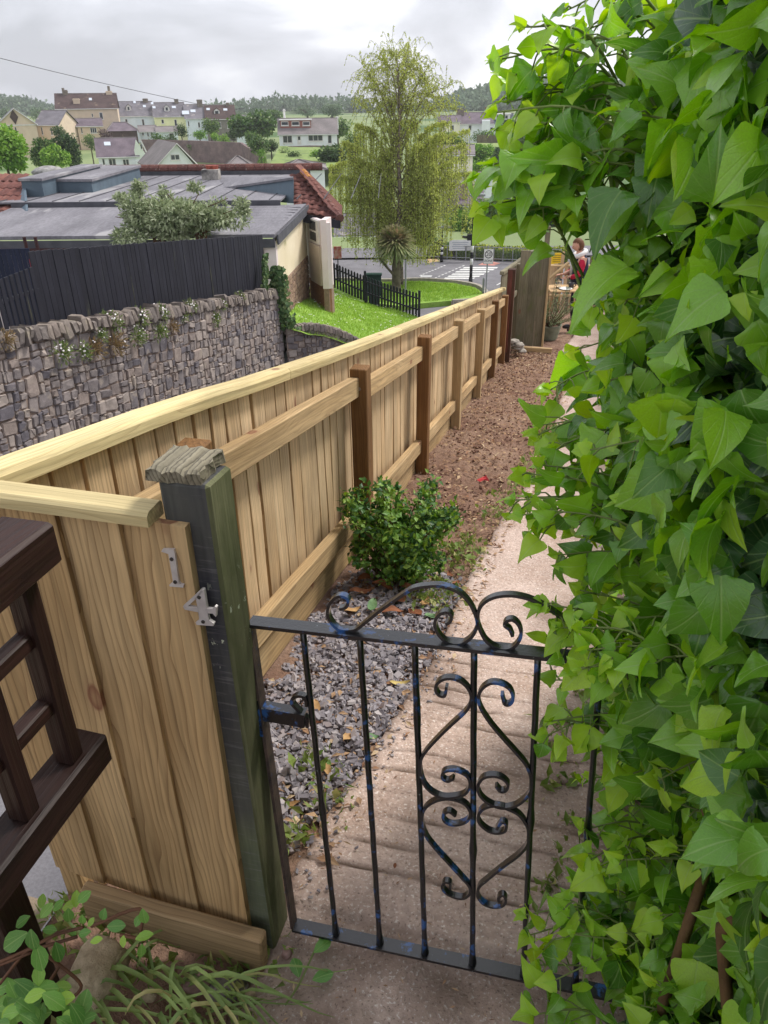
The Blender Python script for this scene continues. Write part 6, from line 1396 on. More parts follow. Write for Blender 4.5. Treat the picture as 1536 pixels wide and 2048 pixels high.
    def hip(s, xl, xr, ye, xp0, xp1, yr, dep, wall, roof, ov=.3, d0=0):
        xa, xb, ze, wo = s.body(xl, xr, ye, dep, wall, d0=d0); x0, zr = s.L(xp0, yr, d0 + dep / 2); x1 = s.L(xp1, yr, d0 + dep / 2)[0]
        c = [s.P(xa - ov, d0 - ov, ze), s.P(xb + ov, d0 - ov, ze), s.P(xb + ov, d0 + dep + ov, ze), s.P(xa - ov, d0 + dep + ov, ze)]; t0, t1 = s.P(x0, d0 + dep / 2, zr), s.P(x1, d0 + dep / 2, zr)
        b = MB(); b.add(c + [t0, t1], [(0, 1, 5, 4), (1, 2, 5), (2, 3, 4, 5), (3, 0, 4), (3, 2, 1, 0)]); s.roof = b.build('roof', roof, s.e)
        h = MB()
        for a, q in ((c[0], t0), (c[1], t1), (c[2], t1), (c[3], t0), (t0, t1)): h.tube([a + ZU * .04, q + ZU * .04], .09, 4)
        h.build('hip_ridges', M_greyR, s.roof)
    def win(s, x0, y0, x1, y1, d=0.0, bars=1, frame_m=None, name='window'):
        xa, z1 = s.L(x0, y0, d); xb, z0 = s.L(x1, y1, d); 
        if abs(xb - xa) < .25: xb = xa + .25
        o = s.poly(name, [(xa, d, z0), (xb, d, z0), (xb, d, z1), (xa, d, z1)], frame_m or M_frame, .06, -s.n); f = min(.09, (xb - xa) * .14); w_ = (xb - xa - f * (bars + 1)) / bars
        for k in range(bars):
            a = xa + f + k * (w_ + f); s.poly('pane', [(a, d - .06, z0 + f), (a + w_, d - .06, z0 + f), (a + w_, d - .06, z1 - f), (a, d - .06, z1 - f)], M_glass, .02, -s.n, o)
        s.poly('sill', [(xa - .08, d, z0 - .1), (xb + .08, d, z0 - .1), (xb + .08, d, z0), (xa - .08, d, z0)], M_frame, .12, -s.n, o); return o
    def door(s, x0, y0, x1, y1, m): 
        xa, z1 = s.L(x0, y0); xb, z0 = s.L(x1, y1); o = s.poly('door', [(xa, 0, z0), (xb, 0, z0), (xb, 0, z1), (xa, 0, z1)], m, .07, -s.n); s.poly('pane', [(xa + .15, -.07, (z0 + z1) / 2), (xb - .15, -.07, (z0 + z1) / 2), (xb - .15, -.07, z1 - .15), (xa + .15, -.07, z1 - .15)], M_glass, .02, -s.n, o)
    def chim(s, x0, x1, yt, yb, d, m=None, pots=2):
        xa, z1 = s.L(x0, yt, d); xb, z0 = s.L(x1, yb, d); b = MB(); w_ = xb - xa; prism(b, [s.P(xa, d, z0 - 1), s.P(xb, d, z0 - 1), s.P(xb, d + max(.6, w_ * .6), z0 - 1), s.P(xa, d + max(.6, w_ * .6), z0 - 1)], ZU, z1 - z0 + 1); e = .08; prism(b, [s.P(xa - e, d - e, z1 - .3), s.P(xb + e, d - e, z1 - .3), s.P(xb + e, d + max(.6, w_ * .6) + e, z1 - .3), s.P(xa - e, d + max(.6, w_ * .6) + e, z1 - .3)], ZU, .15); o = b.build('chimney', m or M_chim, s.roof)
        return o
    def sky(s, x0, y0, x1, y1, f):
        """roof light on the front slope, f = how far up the slope"""
        _, xa, xb, ze, zr, d0, dep = s.slope; d = d0 + dep / 2 * f; a, _z = s.L(x0, (y0 + y1) / 2, d); c, _z = s.L(x1, (y0 + y1) / 2, d); nu = (s.P(0, dep / 2, zr - ze) - s.P(0, 0, 0)); nu = nu.normalized(); L = max(.8, (c - a) * .9); z = ze + (zr - ze) * f + .14
        p = s.P((a + c) / 2, d, z); b = MB(); q = s.x * (c - a) / 2; nn = nu.cross(s.x); nn = nn if nn.z > 0 else -nn; prism(b, [p - q, p + q, p + q + nu * L, p - q + nu * L], nn, .08); b.build('roof_light', M_skyl, s.roof)
    def dormer(s, x0, x1, yt, yb, wall, roof, flatd=False):
        _, xa_, xb_, ze, zr, d0, dep = s.slope; d = d0 + dep / 2 * .35; a, z1 = s.L(x0, yt, d); c, z0 = s.L(x1, yb, d); b = MB(); D = dep * .3
        if flatd: prism(b, [s.P(a, d, z0 - .3), s.P(c, d, z0 - .3), s.P(c, d, z1), s.P(a, d, z1)], s.n, D); o = b.build('dormer', wall, s.roof); s.poly('dormer_roof', [(a - .2, d - .2, z1), (c + .2, d - .2, z1), (c + .2, d + D, z1), (a - .2, d + D, z1)], M_frame, .15, ZU, o)
        else:
            m_ = (a + c) / 2; h = (z1 - z0) * .38; prism(b, [s.P(a, d, z0 - .3), s.P(c, d, z0 - .3), s.P(c, d, z1 - h), s.P(m_, d, z1), s.P(a, d, z1 - h)], s.n, D); o = b.build('dormer', wall, s.roof); r = MB(); prism(r, [s.P(a - .15, d - .1, z1 - h - .08), s.P(m_, d - .1, z1 + .05), s.P(m_, d + D, z1 + .05), s.P(a - .15, d + D, z1 - h - .08)], ZU, .08); prism(r, [s.P(m_, d - .1, z1 + .05), s.P(c + .15, d - .1, z1 - h - .08), s.P(c + .15, d + D, z1 - h - .08), s.P(m_, d + D, z1 + .05)], ZU, .08); r.build('dormer_roof', roof, o)
        s.dd = d; return d
M_skyl = plain('roof_light_glass', (206, 214, 224), .2, 0, .6)
z1f = lambda x, y: (x * .3385, 90 + y * .3385)
def wz(h, rects, bars=1, d=0.0):
    for x0, y0, x1, y1 in rects: a, c = z1f(x0, y0), z1f(x1, y1); h.win(a[0], a[1], c[0], c[1], d, bars)
beige, stone_c = wmat((222, 202, 180)), mat('terrace_stone', (140, 134, 128), (116, 110, 106), 1.2, .9, .2, rnd=0)
H = House('gabled_house', 'beige gable fronted house with diamond emblem beside the bright green tree', 135, -8, 70, 290); H.gable_y(-6, 72, 249, 27, 218, 14, beige, M_slateR); wz(H, [(85, 485, 101, 512), (10, 485, 26, 512)])
a = H.L(22, 228)[0]; x_, z_ = H.L(28, 234); H.poly('diamond_emblem', [(x_ - .7, 0, z_), (x_, 0, z_ + 1.2), (x_ + .7, 0, z_), (x_, 0, z_ - 1.2)], M_brownR, .08, -H.n)
H.poly('string_course', [(H.L(-6, 251)[0], 0, H.L(0, 252)[1]), (H.L(72, 251)[0], 0, H.L(0, 252)[1]), (H.L(72, 251)[0], 0, H.L(0, 250)[1]), (H.L(-6, 251)[0], 0, H.L(0, 250)[1])], M_frame, .1, -H.n)
H2 = House('gabled_house_wing', 'beige side wing with two upper windows next to the gable fronted house', 143, 70, 116, 290, -25); H2.gable_x(70, 116, 250, 222, 9, beige, M_slateR); wz(H2, [(240, 485, 258, 530), (296, 487, 314, 532)])
H = House('tall_beige_house', 'tall beige house with dark mossy roof and big end chimneys', 160, 112, 236, 268, -4); H.gable_x(112, 234, 217, 188, 9, beige, M_brownR); wz(H, [(584, 398, 612, 440), (388, 520, 402, 560), (540, 405, 552, 425)]); H.chim(124, 136, 180, 190, 4); H.chim(145, 161, 197, 214, 1.2, beige); H.chim(211, 229, 182, 217, 4, beige); H.sky(178, 199, 184, 203, .5)
for x0, x1, yt in ((214, 219, 172), (124, 127, 176)): b = MB(); xa, z1 = H.L((x0 + x1) / 2, yt, 4.3); z0 = H.L(x0, yt + 10, 4.3)[1]; b.tube([H.P(xa, 4.3, z0), H.P(xa, 4.3, z1)], .3, 6); b.build('chimney_pot', M_chim, H.roof)
for k in range(5): a = z1f(345 + k * 12, 0)[0]; H.win(a - .8, 221, a + 1.6, 232); H.win(a - .8, 238, a + 1.6, 252)
H = House('rear_extension', 'small beige extension with dark roof and white window under the tall house', 150, 154, 206, 278); H.gable_x(154, 204, 252, 238, 6, beige, M_purpR); wz(H, [(530, 488, 574, 520)], 3); wz(H, [(476, 490, 490, 522)])
H = House('low_hall', 'low building with dark hipped roof between the beige house and blue house', 152, 214, 276, 280); H.hip(216, 274, 262, 226, 252, 245, 9, M_brownR, M_purpR)
blue, yel, pale = wmat((226, 238, 250)), wmat((246, 246, 198)), wmat((234, 242, 248))
H = House('terraced_house', 'pale blue terraced house with one white dormer joined to the tall beige house', 170, 232, 308, 270); H.gable_x(234, 307, 232, 204, 9, blue, M_slateR); d = H.dormer(251, 263, 209, 222, M_frame, M_slateR); H.win(254, 213, 260, 221, d); wz(H, [(738, 437, 758, 476), (836, 438, 856, 478)]); H.chim(285, 297, 197, 210, 4); H.sky(286, 211, 292, 216, .55); H.sky(267, 205, 272, 209, .85)
H = House('terraced_house', 'pale yellow terraced house in the middle of the row', 170, 308, 371, 272); H.gable_x(308, 370, 233, 206, 9, yel, M_slateR); d = H.dormer(327, 340, 210, 224, M_frame, M_slateR); H.win(330, 214, 337, 222, d); wz(H, [(952, 440, 970, 464), (1028, 440, 1048, 478)]); H.chim(348, 358, 198, 213, 4); H.sky(302, 207, 307, 211, .85); H.sky(305, 213, 311, 217, .55); H.sky(344, 213, 352, 219, .55)
H = House('terraced_house', 'pale blue white terraced house with large roof lights', 170, 370, 412, 275); H.gable_x(371, 412, 237, 210, 9, pale, M_slateR); wz(H, [(1108, 450, 1120, 480), (1168, 456, 1184, 488)]); H.chim(393, 406, 199, 218, 3.5); H.sky(364, 218, 378, 231, .25); H.sky(381, 219, 391, 226, .4)
H = House('terraced_house', 'dark stone terraced house at the end of the row', 170, 410, 471, 275); H.gable_x(412, 470, 238, 211, 9, stone_c, M_brownR); d = H.dormer(427, 440, 217, 230, M_frame, M_brownR); H.win(429, 221, 438, 229, d); wz(H, [(1340, 455, 1360, 492), (1290, 455, 1308, 490)]); H.chim(452, 458, 205, 213, 4); H.sky(413, 219, 420, 224, .6); H.sky(447, 219, 455, 226, .55)
H = House('white_annexe', 'low white single storey annexe in front of the blue and yellow houses', 158, 278, 356, 280); H.gable_x(278, 312, 263, 252, 6, pale, M_greyR); H.gable_x(313, 355, 263, 254, 5, pale, M_greyR, d0=-1); wz(H, [(838, 515, 852, 535), (888, 512, 902, 535), (868, 515, 880, 540)]); a, c = z1f(998, 520), z1f(1030, 546); H.win(a[0], a[1], c[0], c[1], -1, 1); H.door(z1f(918, 0)[0], z1f(0, 522)[1], z1f(932, 0)[0], z1f(0, 552)[1], plain('teal_door', (104, 146, 164), .5))
wht, pgrn = wmat((242, 246, 250)), wmat((238, 246, 232))
H = House('white_bungalow', 'white bungalow with purple slate roof and pale green gable end', 112, 188, 300, 340); H.gable_x(196, 276, 313, 277, 7, wht, M_purpR); wz(H, [(602, 672, 622, 708)]); wz(H, [(638, 670, 690, 716), (722, 674, 768, 718)], 2); H.sky(209, 290, 222, 297, .55); b = MB()
H.poly('pale_gable', [(H.L(273, 330)[0], -.15, H.L(273, 335)[1] - 2), (H.L(298, 330)[0], -.15, H.L(273, 335)[1] - 2), (H.L(298, 330)[0], -.15, H.L(297, 314)[1]), (H.L(279, 330)[0], -.15, H.L(279, 279)[1]), (H.L(273, 330)[0], -.15, H.L(273, 300)[1])], pgrn, .3, H.n); H.win(280, 288, 285, 298, -.15); H.poly('bargeboard', [(H.L(279, 278)[0], -.3, H.L(279, 278)[1]), (H.L(281, 277)[0], -.3, H.L(281, 277)[1]), (H.L(300, 315)[0], -.3, H.L(300, 315)[1]), (H.L(297, 316)[0], -.3, H.L(297, 316)[1])], M_frame, .2, H.n)
H.poly('flat_annexe', [(H.L(272, 330)[0], -.5, -3), (H.L(313, 330)[0], -.5, -3), (H.L(313, 330)[0], -.5, H.L(313, 322)[1]), (H.L(272, 330)[0], -.5, H.L(272, 320)[1])], wht, 4, H.n); H.win(279, 330, 292, 334, -.5, 2)
H = House('gable_bungalow', 'pale blue gable fronted bungalow with long grey roof', 100, 314, 392, 338, 12); H.gable_y(314, 390, 333, 352, 288, 11, wht, M_greyR, .5); H.win(340, 309, 360, 320, 0, 2)
for i, (xl, xr, yp, xp, t, lb) in enumerate(((447, 513, 313, 475, 78, 'grey hipped garage roof left of the stub chimney'), (566, 652, 320, 598, 70, 'grey hipped roof rising behind the red tiled school hip'))): H = House('hipped_house', lb, t, xl, xr, 345); H.hip(xl + 3, xr - 3, 340, xp - 2, xp + 2, yp, 6 if i else 5, wht, M_greyR); H.win(xl + 12, 342, xl + 20, 350)
H = House('dormer_bungalow', 'wide white bungalow with a flat three window dormer above its garden', 130, 545, 676, 290); H.gable_x(558, 674, 268, 238, 8, wht, M_greyR); d = H.dormer(560, 622, 241, 252, plain('red_brown_panel', (150, 96, 84), .7), M_greyR, True)
for x0, x1 in ((562, 577), (583, 599), (605, 620)): H.win(x0, 243, x1, 251, d)
H.win(565, 271, 585, 286, 0, 2); H.win(616, 270, 646, 282, 0, 3); H.win(655, 270, 664, 287, 0, 1); H.door(594, 271, 603, 289, M_frame); H.chim(566, 571, 218, 236, 4, M_frame); H.chim(672, 677, 233, 245, 4, M_frame)
H = House('white_outhouse', 'small white flat roofed house left of the dormer bungalow', 150, 468, 490, 262); H.gable_x(470, 489, 240, 232, 5, pale, M_slateR); H.win(473, 243, 481, 250, 0, 2)
z9 = lambda x, y: (820 + x * .15625, 180 + y * .15625)
H = House('cream_villa', 'large cream two storey villa seen through the birch twigs', 82, 862, 948, 372); crm = wmat((248, 242, 224)); H.gable_x(868, 946, 309, 292, 8, crm, M_greyR)
for r in ((455, 850, 515, 920), (600, 850, 710, 920), (585, 1040, 705, 1110), (410, 1040, 430, 1160)): a, c = z9(r[0], r[1]), z9(r[2], r[3]); H.win(a[0], a[1], c[0], c[1], 0, 2)
a, c = z9(440, 1045), z9(500, 1180); H.door(a[0], a[1], c[0], c[1], M_brownR)
H = House('villa_wing', 'white single storey wing with arched window right of the cream villa', 80, 944, 988, 376); H.gable_x(946, 985, 352, 346, 5, wht, M_greyR); a, c = z9(965, 1115), z9(1005, 1185); H.win(a[0], a[1], c[0], c[1], 0, 2)
H = House('brown_roof_house', 'house with plain brown roof and buff chimney below the cream villa', 66, 898, 965, 412); H.gable_x(900, 962, 410, 372, 9, wht, M_purpR); H.chim(922, 931, 366, 408, 1.0, mat('buff_chimney', (170, 150, 140), (150, 130, 122), 3, .9, .2, rnd=0)); H.win(915, 412, 925, 418)
H = House('white_terrace', 'white terrace with dark roof and stone chimney under the wooded hill', 150, 900, 985, 268); H.gable_x(919, 985, 247, 226, 9, wht, M_purpR); H.chim(913, 928, 217, 238, 3); H.chim(971, 982, 214, 228, 4, mat('red_chimney', (146, 96, 84), (120, 80, 70), 4, .9, .2, rnd=0)); H.win(937, 250, 943, 261, 0, 1); H.win(980, 254, 986, 262, 0, 1)
H.poly('front_wing', [(H.L(963, 262)[0], -2, -3), (H.L(979, 262)[0], -2, -3), (H.L(979, 262)[0], -2, H.L(979, 240)[1]), (H.L(963, 262)[0], -2, H.L(963, 240)[1])], wht, 3, H.n)
H = House('cream_terrace', 'cream rendered terrace half hidden by the birch', 148, 876, 922, 272); H.gable_x(878, 920, 243, 232, 8, crm, M_purpR); H.win(900, 250, 908, 262, 0, 1)
H = House('slate_dormer_house', 'slate grey mansard house with white dormer windows above the white terrace', 158, 978, 1025, 268); H.gable_x(980, 1024, 247, 228, 9, wht, mat('dark_slate', (78, 84, 96), (64, 70, 80), 1, .8, .1, rnd=0)); d = H.dormer(991, 1020, 229, 240, M_frame, M_slateR, True); H.win(993, 230, 997, 238, d); H.win(1000, 230, 1007, 238, d); H.win(1010, 230, 1016, 238, d)
# garden fence far right, retaining walls on the hillside
def long_wall(name, lab, pts, h, m, th=.4, cat='wall'):
    e = empty(name, pts[0] - ZU * h, lab, cat)
    for k, (a, c) in enumerate(zip(pts, pts[1:])):
        b = MB(); d = c - a; d.z = 0; n_ = V((-d.y, d.x, 0)).normalized(); b.add([a, c, c - ZU * h, a - ZU * h, a + n_ * th, c + n_ * th, c + n_ * th - ZU * h, a + n_ * th - ZU * h], [(0, 1, 2, 3), (4, 5, 1, 0), (7, 6, 5, 4), (0, 3, 7, 4), (1, 5, 6, 2)]); b.build('wall_section', m, e)
    return e
M_hwall = mat('hillside_rubble', (142, 122, 122), (112, 96, 98), .9, .95, .4, rnd=.04, fine=7)
long_wall('hillside_wall', 'long purple brown stone retaining wall below the terrace gardens', [at(283, 279, 128), at(380, 281, 124), at(480, 285, 120), at(528, 318, 112)], 6, M_hwall)
long_wall('garden_wall', 'low stone wall with posts in front of the dormer bungalow', [at(575, 293, 122), at(620, 291, 122), at(680, 292, 122)], 3, M_hwall)
long_wall('terrace_step_wall', 'curving low wall across the green garden below the dormer bungalow', [at(570, 318, 108), at(610, 315, 110), at(650, 318, 112), at(690, 320, 112)], 1, M_hwall)
fe = empty('far_garden_fence', at(985, 284, 135), 'grey brown panel fence below the white terrace', 'fence')
for k in range(6): a, c = at(955 + k * 9.5, 270 + k * .4, 135), at(955 + k * 9.5 + 9, 270 + k * .4, 135); b = MB(); prism(b, [a, c, c - ZU * 1.8, a - ZU * 1.8], V((0, 1, 0)), .08); b.build('fence_panel', M_grey, fe); b = MB(); b.box(a - ZU * .9, (.14, .14, 2.0)); b.build('post', M_grey, fe)
def mound(name, pts_px, t, dep, m, low=12):
    """hill with the skyline of the given pixels"""
    top = [at(x, y, t) for x, y in pts_px]; rows = []
    for f, dz in ((-1, 1.0), (-.6, .55), (-.3, .2), (0, 0), (.6, .1), (1.5, 1.0)): rows.append([V((p.x, p.y + dep * f, p.z - dz * low)) for p in top])
    n_ = len(top); b = MB(); b.add([v for r in rows for v in r], [(j * n_ + i, j * n_ + i + 1, (j + 1) * n_ + i + 1, (j + 1) * n_ + i) for j in range(5) for i in range(n_ - 1)]); o = b.build(name, m, None, True); o['kind'] = 'structure'; return top
M_hillg = mat('hill_field', (138, 156, 112), (116, 136, 96), .012, 1, 0, rnd=0, spots=((92, 112, 84), .03, .54))
skyl_ = [mound('hill', [(-160, 198), (-60, 200), (0, 205), (40, 209), (75, 214), (115, 226), (170, 240)], 620, 160, M_hillg, 26), mound('hill', [(380, 240), (450, 226), (520, 219), (600, 216), (680, 217), (760, 226), (860, 240)], 560, 140, M_hillg, 22), mound('hill', [(800, 238), (880, 222), (930, 207), (970, 198), (1010, 190), (1060, 184), (1150, 176), (1300, 180), (1500, 190)], 540, 140, M_hillg, 24)]
M_slope = mat('slope_grass', (138, 156, 92), (116, 136, 76), .3, .95, 0, rnd=0, spots=((96, 112, 70), .5, .56))
grid('garden_slope', 10, 10, lambda i, j: at(535, 335, 92).lerp(at(700, 335, 92), i).lerp(at(560, 292, 124).lerp(at(700, 292, 124), i), j), M_slope)
grid('hillside_garden', 8, 8, lambda i, j: at(930, 350, 100).lerp(at(1120, 350, 100), i).lerp(at(940, 286, 134).lerp(at(1120, 286, 134), i), j), M_slope)
rr = random.Random(44); fw = MB()
for top, cnt, x0, x1, hh in ((skyl_[0], 120, 0, 7, 7), (skyl_[1], 150, 0, 7, 10), (skyl_[2], 420, 1, 9, 12)):
    n_ = len(top)
    for _ in range(cnt):
        u_ = rr.uniform(0, n_ - 1.001); i = int(u_); p = top[i].lerp(top[i + 1], u_ - i) + V((0, rr.uniform(-110 if cnt > 200 else -40, 10), 0)); p.z -= max(0, -(p.y - top[i].y)) * .05 + 1; r = rr.uniform(3.5, 7)
        crown(fw, rr, p + ZU * hh * .45, r, r, hh * .5 * rr.uniform(.7, 1.2), 46, 2.6, 5, .5, 0, .8)
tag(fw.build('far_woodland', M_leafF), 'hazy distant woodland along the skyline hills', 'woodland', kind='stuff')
py = empty('pylon', at(63, 213, 600), 'faint thin radio mast on the far left hill', 'mast'); b = MB(); p = at(63, 214, 600); b.tube([p - ZU * 3, on(62, 189, p, V((0, 1, 0)))], [.5, .2], 4); b.build('lattice', M_gpole, py); b = MB(); q = on(62, 197, p, V((0, 1, 0))); b.box(q, (3, .4, .4)); b.build('cross_arm', M_gpole, py)
# trees and bushes of the middle distance
T2 = [(-30, 62, 252, 340, 62, 'broad bright green tree at the left edge of the school roof', M_leafA, 4200), (66, 122, 272, 336, 90, 'dark green round tree left of the white bungalow', M_leafB, 2400), (82, 140, 290, 338, 80, 'mid green tree in front of the darker pair', M_leafA, 2200), (112, 172, 266, 335, 95, 'tall dark tree beside the white bungalow roof', M_leafC, 2400), (106, 134, 252, 272, 130, 'small dark bush between the gabled house and tall beige house', M_leafC, 500), (352, 376, 248, 276, 150, 'dark conical shrub in front of the yellow house', M_leafC, 600), (386, 415, 260, 281, 140, 'light green shrub on the hillside wall', M_leafA, 500), (405, 440, 238, 270, 150, 'round grey green tree before the end terrace house', M_leafB, 800), (420, 442, 264, 282, 135, 'small green bush on the terrace garden edge', M_leafA, 400), (455, 480, 258, 282, 138, 'dark bush beneath the end terrace house', M_leafC, 500), (474, 545, 226, 275, 140, 'broad green tree between the terrace and the dormer bungalow', M_leafB, 1800), (490, 520, 258, 300, 125, 'olive shrub below the broad tree', M_leafB, 800), (528, 558, 280, 305, 122, 'trimmed dark hedge bush beside the dormer bungalow', M_leafC, 700), (558, 578, 290, 320, 112, 'small palm like shrub in the sloping garden', M_leafB, 400), (200, 226, 258, 278, 148, 'rusty purple shrub by the low hall', mat('purple_leaf_m', (112, 90, 92), (90, 74, 76), 2, .8, 0, rnd=0), 400), (374, 384, 285, 300, 124, 'creeper tuft on the hillside wall', M_leafB, 200), (540, 552, 233, 245, 220, 'distant tree tuft behind the dormer bungalow', M_leafF, 150), (690, 725, 255, 330, 100, 'green garden tree partly behind the birch', M_leafB, 1200), (925, 985, 288, 325, 105, 'light green bush on the hillside right of the birch', M_leafA, 1300), (985, 1060, 290, 345, 100, 'dark hillside bushes below the far fence', M_leafC, 1500), (1000, 1045, 240, 270, 140, 'tree by the slate mansard house', M_leafC, 700), (1030, 1110, 250, 330, 120, 'broad tree on the hillside behind the ivy', M_leafB, 1500),
      (882, 948, 415, 500, 62, 'light green tree behind the crossing beacon', M_leafA, 2600), (935, 1010, 385, 498, 64, 'tall mid green tree behind the hedge', M_leafB, 3400), (985, 1075, 392, 500, 66, 'dark tree beyond the canopy roof', M_leafC, 3600), (1050, 1140, 380, 505, 68, 'dark leafy tree beyond the garden fences', M_leafC, 3400), (1120, 1230, 370, 510, 66, 'leafy tree beyond the yellow sign', M_leafB, 2600), (930, 975, 440, 500, 58, 'low green bush right behind the hedge', M_leafB, 1600), (660, 720, 470, 530, 58, 'pale leafy bush behind the birch by the road', M_leafB, 1000), (820, 880, 440, 520, 56, 'green bush behind the right side of the birch', M_leafB, 1800)]
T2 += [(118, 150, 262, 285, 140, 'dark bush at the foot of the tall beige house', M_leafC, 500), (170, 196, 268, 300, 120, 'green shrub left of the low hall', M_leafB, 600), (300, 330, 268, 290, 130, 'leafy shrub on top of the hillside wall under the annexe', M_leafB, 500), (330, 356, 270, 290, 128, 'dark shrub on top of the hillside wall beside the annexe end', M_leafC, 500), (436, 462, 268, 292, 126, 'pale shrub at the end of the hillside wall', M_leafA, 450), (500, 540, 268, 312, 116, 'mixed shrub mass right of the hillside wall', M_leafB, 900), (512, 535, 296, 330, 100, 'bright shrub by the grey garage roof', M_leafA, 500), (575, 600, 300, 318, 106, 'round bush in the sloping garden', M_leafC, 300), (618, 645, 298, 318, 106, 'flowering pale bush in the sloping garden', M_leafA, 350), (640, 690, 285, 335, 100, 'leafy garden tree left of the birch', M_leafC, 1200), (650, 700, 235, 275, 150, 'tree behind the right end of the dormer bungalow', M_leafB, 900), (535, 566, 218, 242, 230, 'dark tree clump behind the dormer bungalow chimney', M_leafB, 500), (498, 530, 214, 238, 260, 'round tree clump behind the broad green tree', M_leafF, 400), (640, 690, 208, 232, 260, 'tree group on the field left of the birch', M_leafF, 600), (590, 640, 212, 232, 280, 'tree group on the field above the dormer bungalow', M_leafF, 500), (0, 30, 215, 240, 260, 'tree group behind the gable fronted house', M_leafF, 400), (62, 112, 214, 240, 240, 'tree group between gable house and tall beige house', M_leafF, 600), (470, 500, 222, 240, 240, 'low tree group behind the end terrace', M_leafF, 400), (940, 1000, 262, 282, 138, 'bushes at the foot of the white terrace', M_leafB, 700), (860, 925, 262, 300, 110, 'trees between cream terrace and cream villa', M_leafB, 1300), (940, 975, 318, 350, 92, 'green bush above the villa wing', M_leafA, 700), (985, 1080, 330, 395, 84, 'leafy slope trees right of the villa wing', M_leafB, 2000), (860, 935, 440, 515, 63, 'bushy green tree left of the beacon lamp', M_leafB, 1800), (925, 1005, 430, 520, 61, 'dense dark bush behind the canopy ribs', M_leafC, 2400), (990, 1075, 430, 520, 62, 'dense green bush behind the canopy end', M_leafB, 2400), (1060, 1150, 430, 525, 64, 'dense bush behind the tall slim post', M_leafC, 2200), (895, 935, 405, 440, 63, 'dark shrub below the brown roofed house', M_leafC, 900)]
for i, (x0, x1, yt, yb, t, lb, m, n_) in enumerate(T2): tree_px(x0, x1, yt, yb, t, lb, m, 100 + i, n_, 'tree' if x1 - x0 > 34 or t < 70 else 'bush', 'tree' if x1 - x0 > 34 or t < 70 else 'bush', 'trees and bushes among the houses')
H = House('white_roadside_house', 'white house wall showing through the birch beside the road', 60, 672, 770, 540); H.gable_x(674, 768, 470, 430, 8, wmat((214, 220, 232)), M_slateR); H.win(684, 482, 692, 500, 0, 1); H.win(735, 480, 750, 505, 0, 2)
# overhead cable
ca = empty('overhead_cable', at(-60, 98, 30), 'thin dark overhead cable sloping down to the terraced houses', 'cable'); b = MB(); pts = []
for k in range(26): f = k / 25; x = -60 + 455 * f; y = 101 + (208 - 101) * f + 3 * math.sin(math.pi * f); pts.append(at(x, y, 30 + 132 * f))
b.tube(pts, [.018 + .04 * k / 25 for k in range(26)], 4); b.build('wire', M_pblack, ca)
# ------------------------------------------------------------------ far end of the garden path
of = empty('old_fence', WF(14, 0), 'older weathered grey board fence continuing past the new fence', 'fence')
dk = empty('reclaimed_post', WF(10.35, .05), 'dark reclaimed post with red painted side at the end of the new fence', 'post')
o = beam('shaft', WF(10.3, .03, -.2), WF(10.3, .03, 1.22), .10, .10, M_dkpost, dk, NR, .006); b = MB(); q = WF(10.245, .06, 0); prism(b, [WF(10.248, -.015, .1), WF(10.248, .045, .1), WF(10.248, .045, 1.2), WF(10.248, -.015, 1.2)], -U, .004); b.build('red_paint_strip', wood('old_red_paint', (118, 66, 54), (88, 54, 46), rnd=0), o)
for k in range(56):
    s = 10.55 + k * .15; h = 1.17 + .39 * (s - 10.85) / 8.2; beam('board', WF(s, -.12, h - 1.5), WF(s, -.12, h - .03), .14, .018, M_grey, of, U, .003)
for k in range(4): s0, s1 = 10.5 + k * 2.1, 10.5 + (k + 1) * 2.1; hf = lambda s: 1.17 + .39 * (s - 10.85) / 8.2; beam('capping', WF(s0, -.12, hf(s0)), WF(s1 - .01, -.12, hf(s1)), .06, .05, M_grey, of, NR, .006); beam('rail', WF(s0, -.08, hf(s0) - .45), WF(s1, -.08, hf(s1) - .45), .05, .08, M_grey, of, NR); beam('post', WF(s1, -.05, -.3), WF(s1, -.05, hf(s1)), .09, .09, M_grey, of, NR)
p2 = empty('side_panel', WF(11.75, .2), 'weathered grey green board panel standing across the end of the soil strip', 'fence panel')
for k in range(3): a = .02 + k * .145; beam('board', WF(11.75, a + .07, .03), WF(11.75, a + .07, 1.46 - .01 * k), .142, .022, M_grey, p2, NR, .004)
beam('edge_batten', WF(11.72, .455, .0), WF(11.72, .455, 1.45), .03, .05, M_rail, p2, NR, .004); beam('foot_board', WF(11.4, .06, .02), WF(11.4, .62, .02), .06, .07, M_rail, p2, U, .004)
RP = random.Random(8)
for k in range(16):
    c = WF(11.05 + RP.uniform(-.25, .2), .12 + RP.uniform(-.08, .1), .05 + .045 * (k // 4)); rock('rubble_stone', c, (RP.uniform(.05, .1), RP.uniform(.05, .08), RP.uniform(.025, .04)), mat('pale_rubble_%d' % k, (176, 168, 158), (140, 132, 122), 10, .9, .5, rnd=0) if k < 2 else MATS['pale_rubble_%d' % (k % 2)], 'pale broken stone in the small heap beside the grey panel', RP.uniform(0, 6), 'stone', 'stones heaped beside the grey panel')
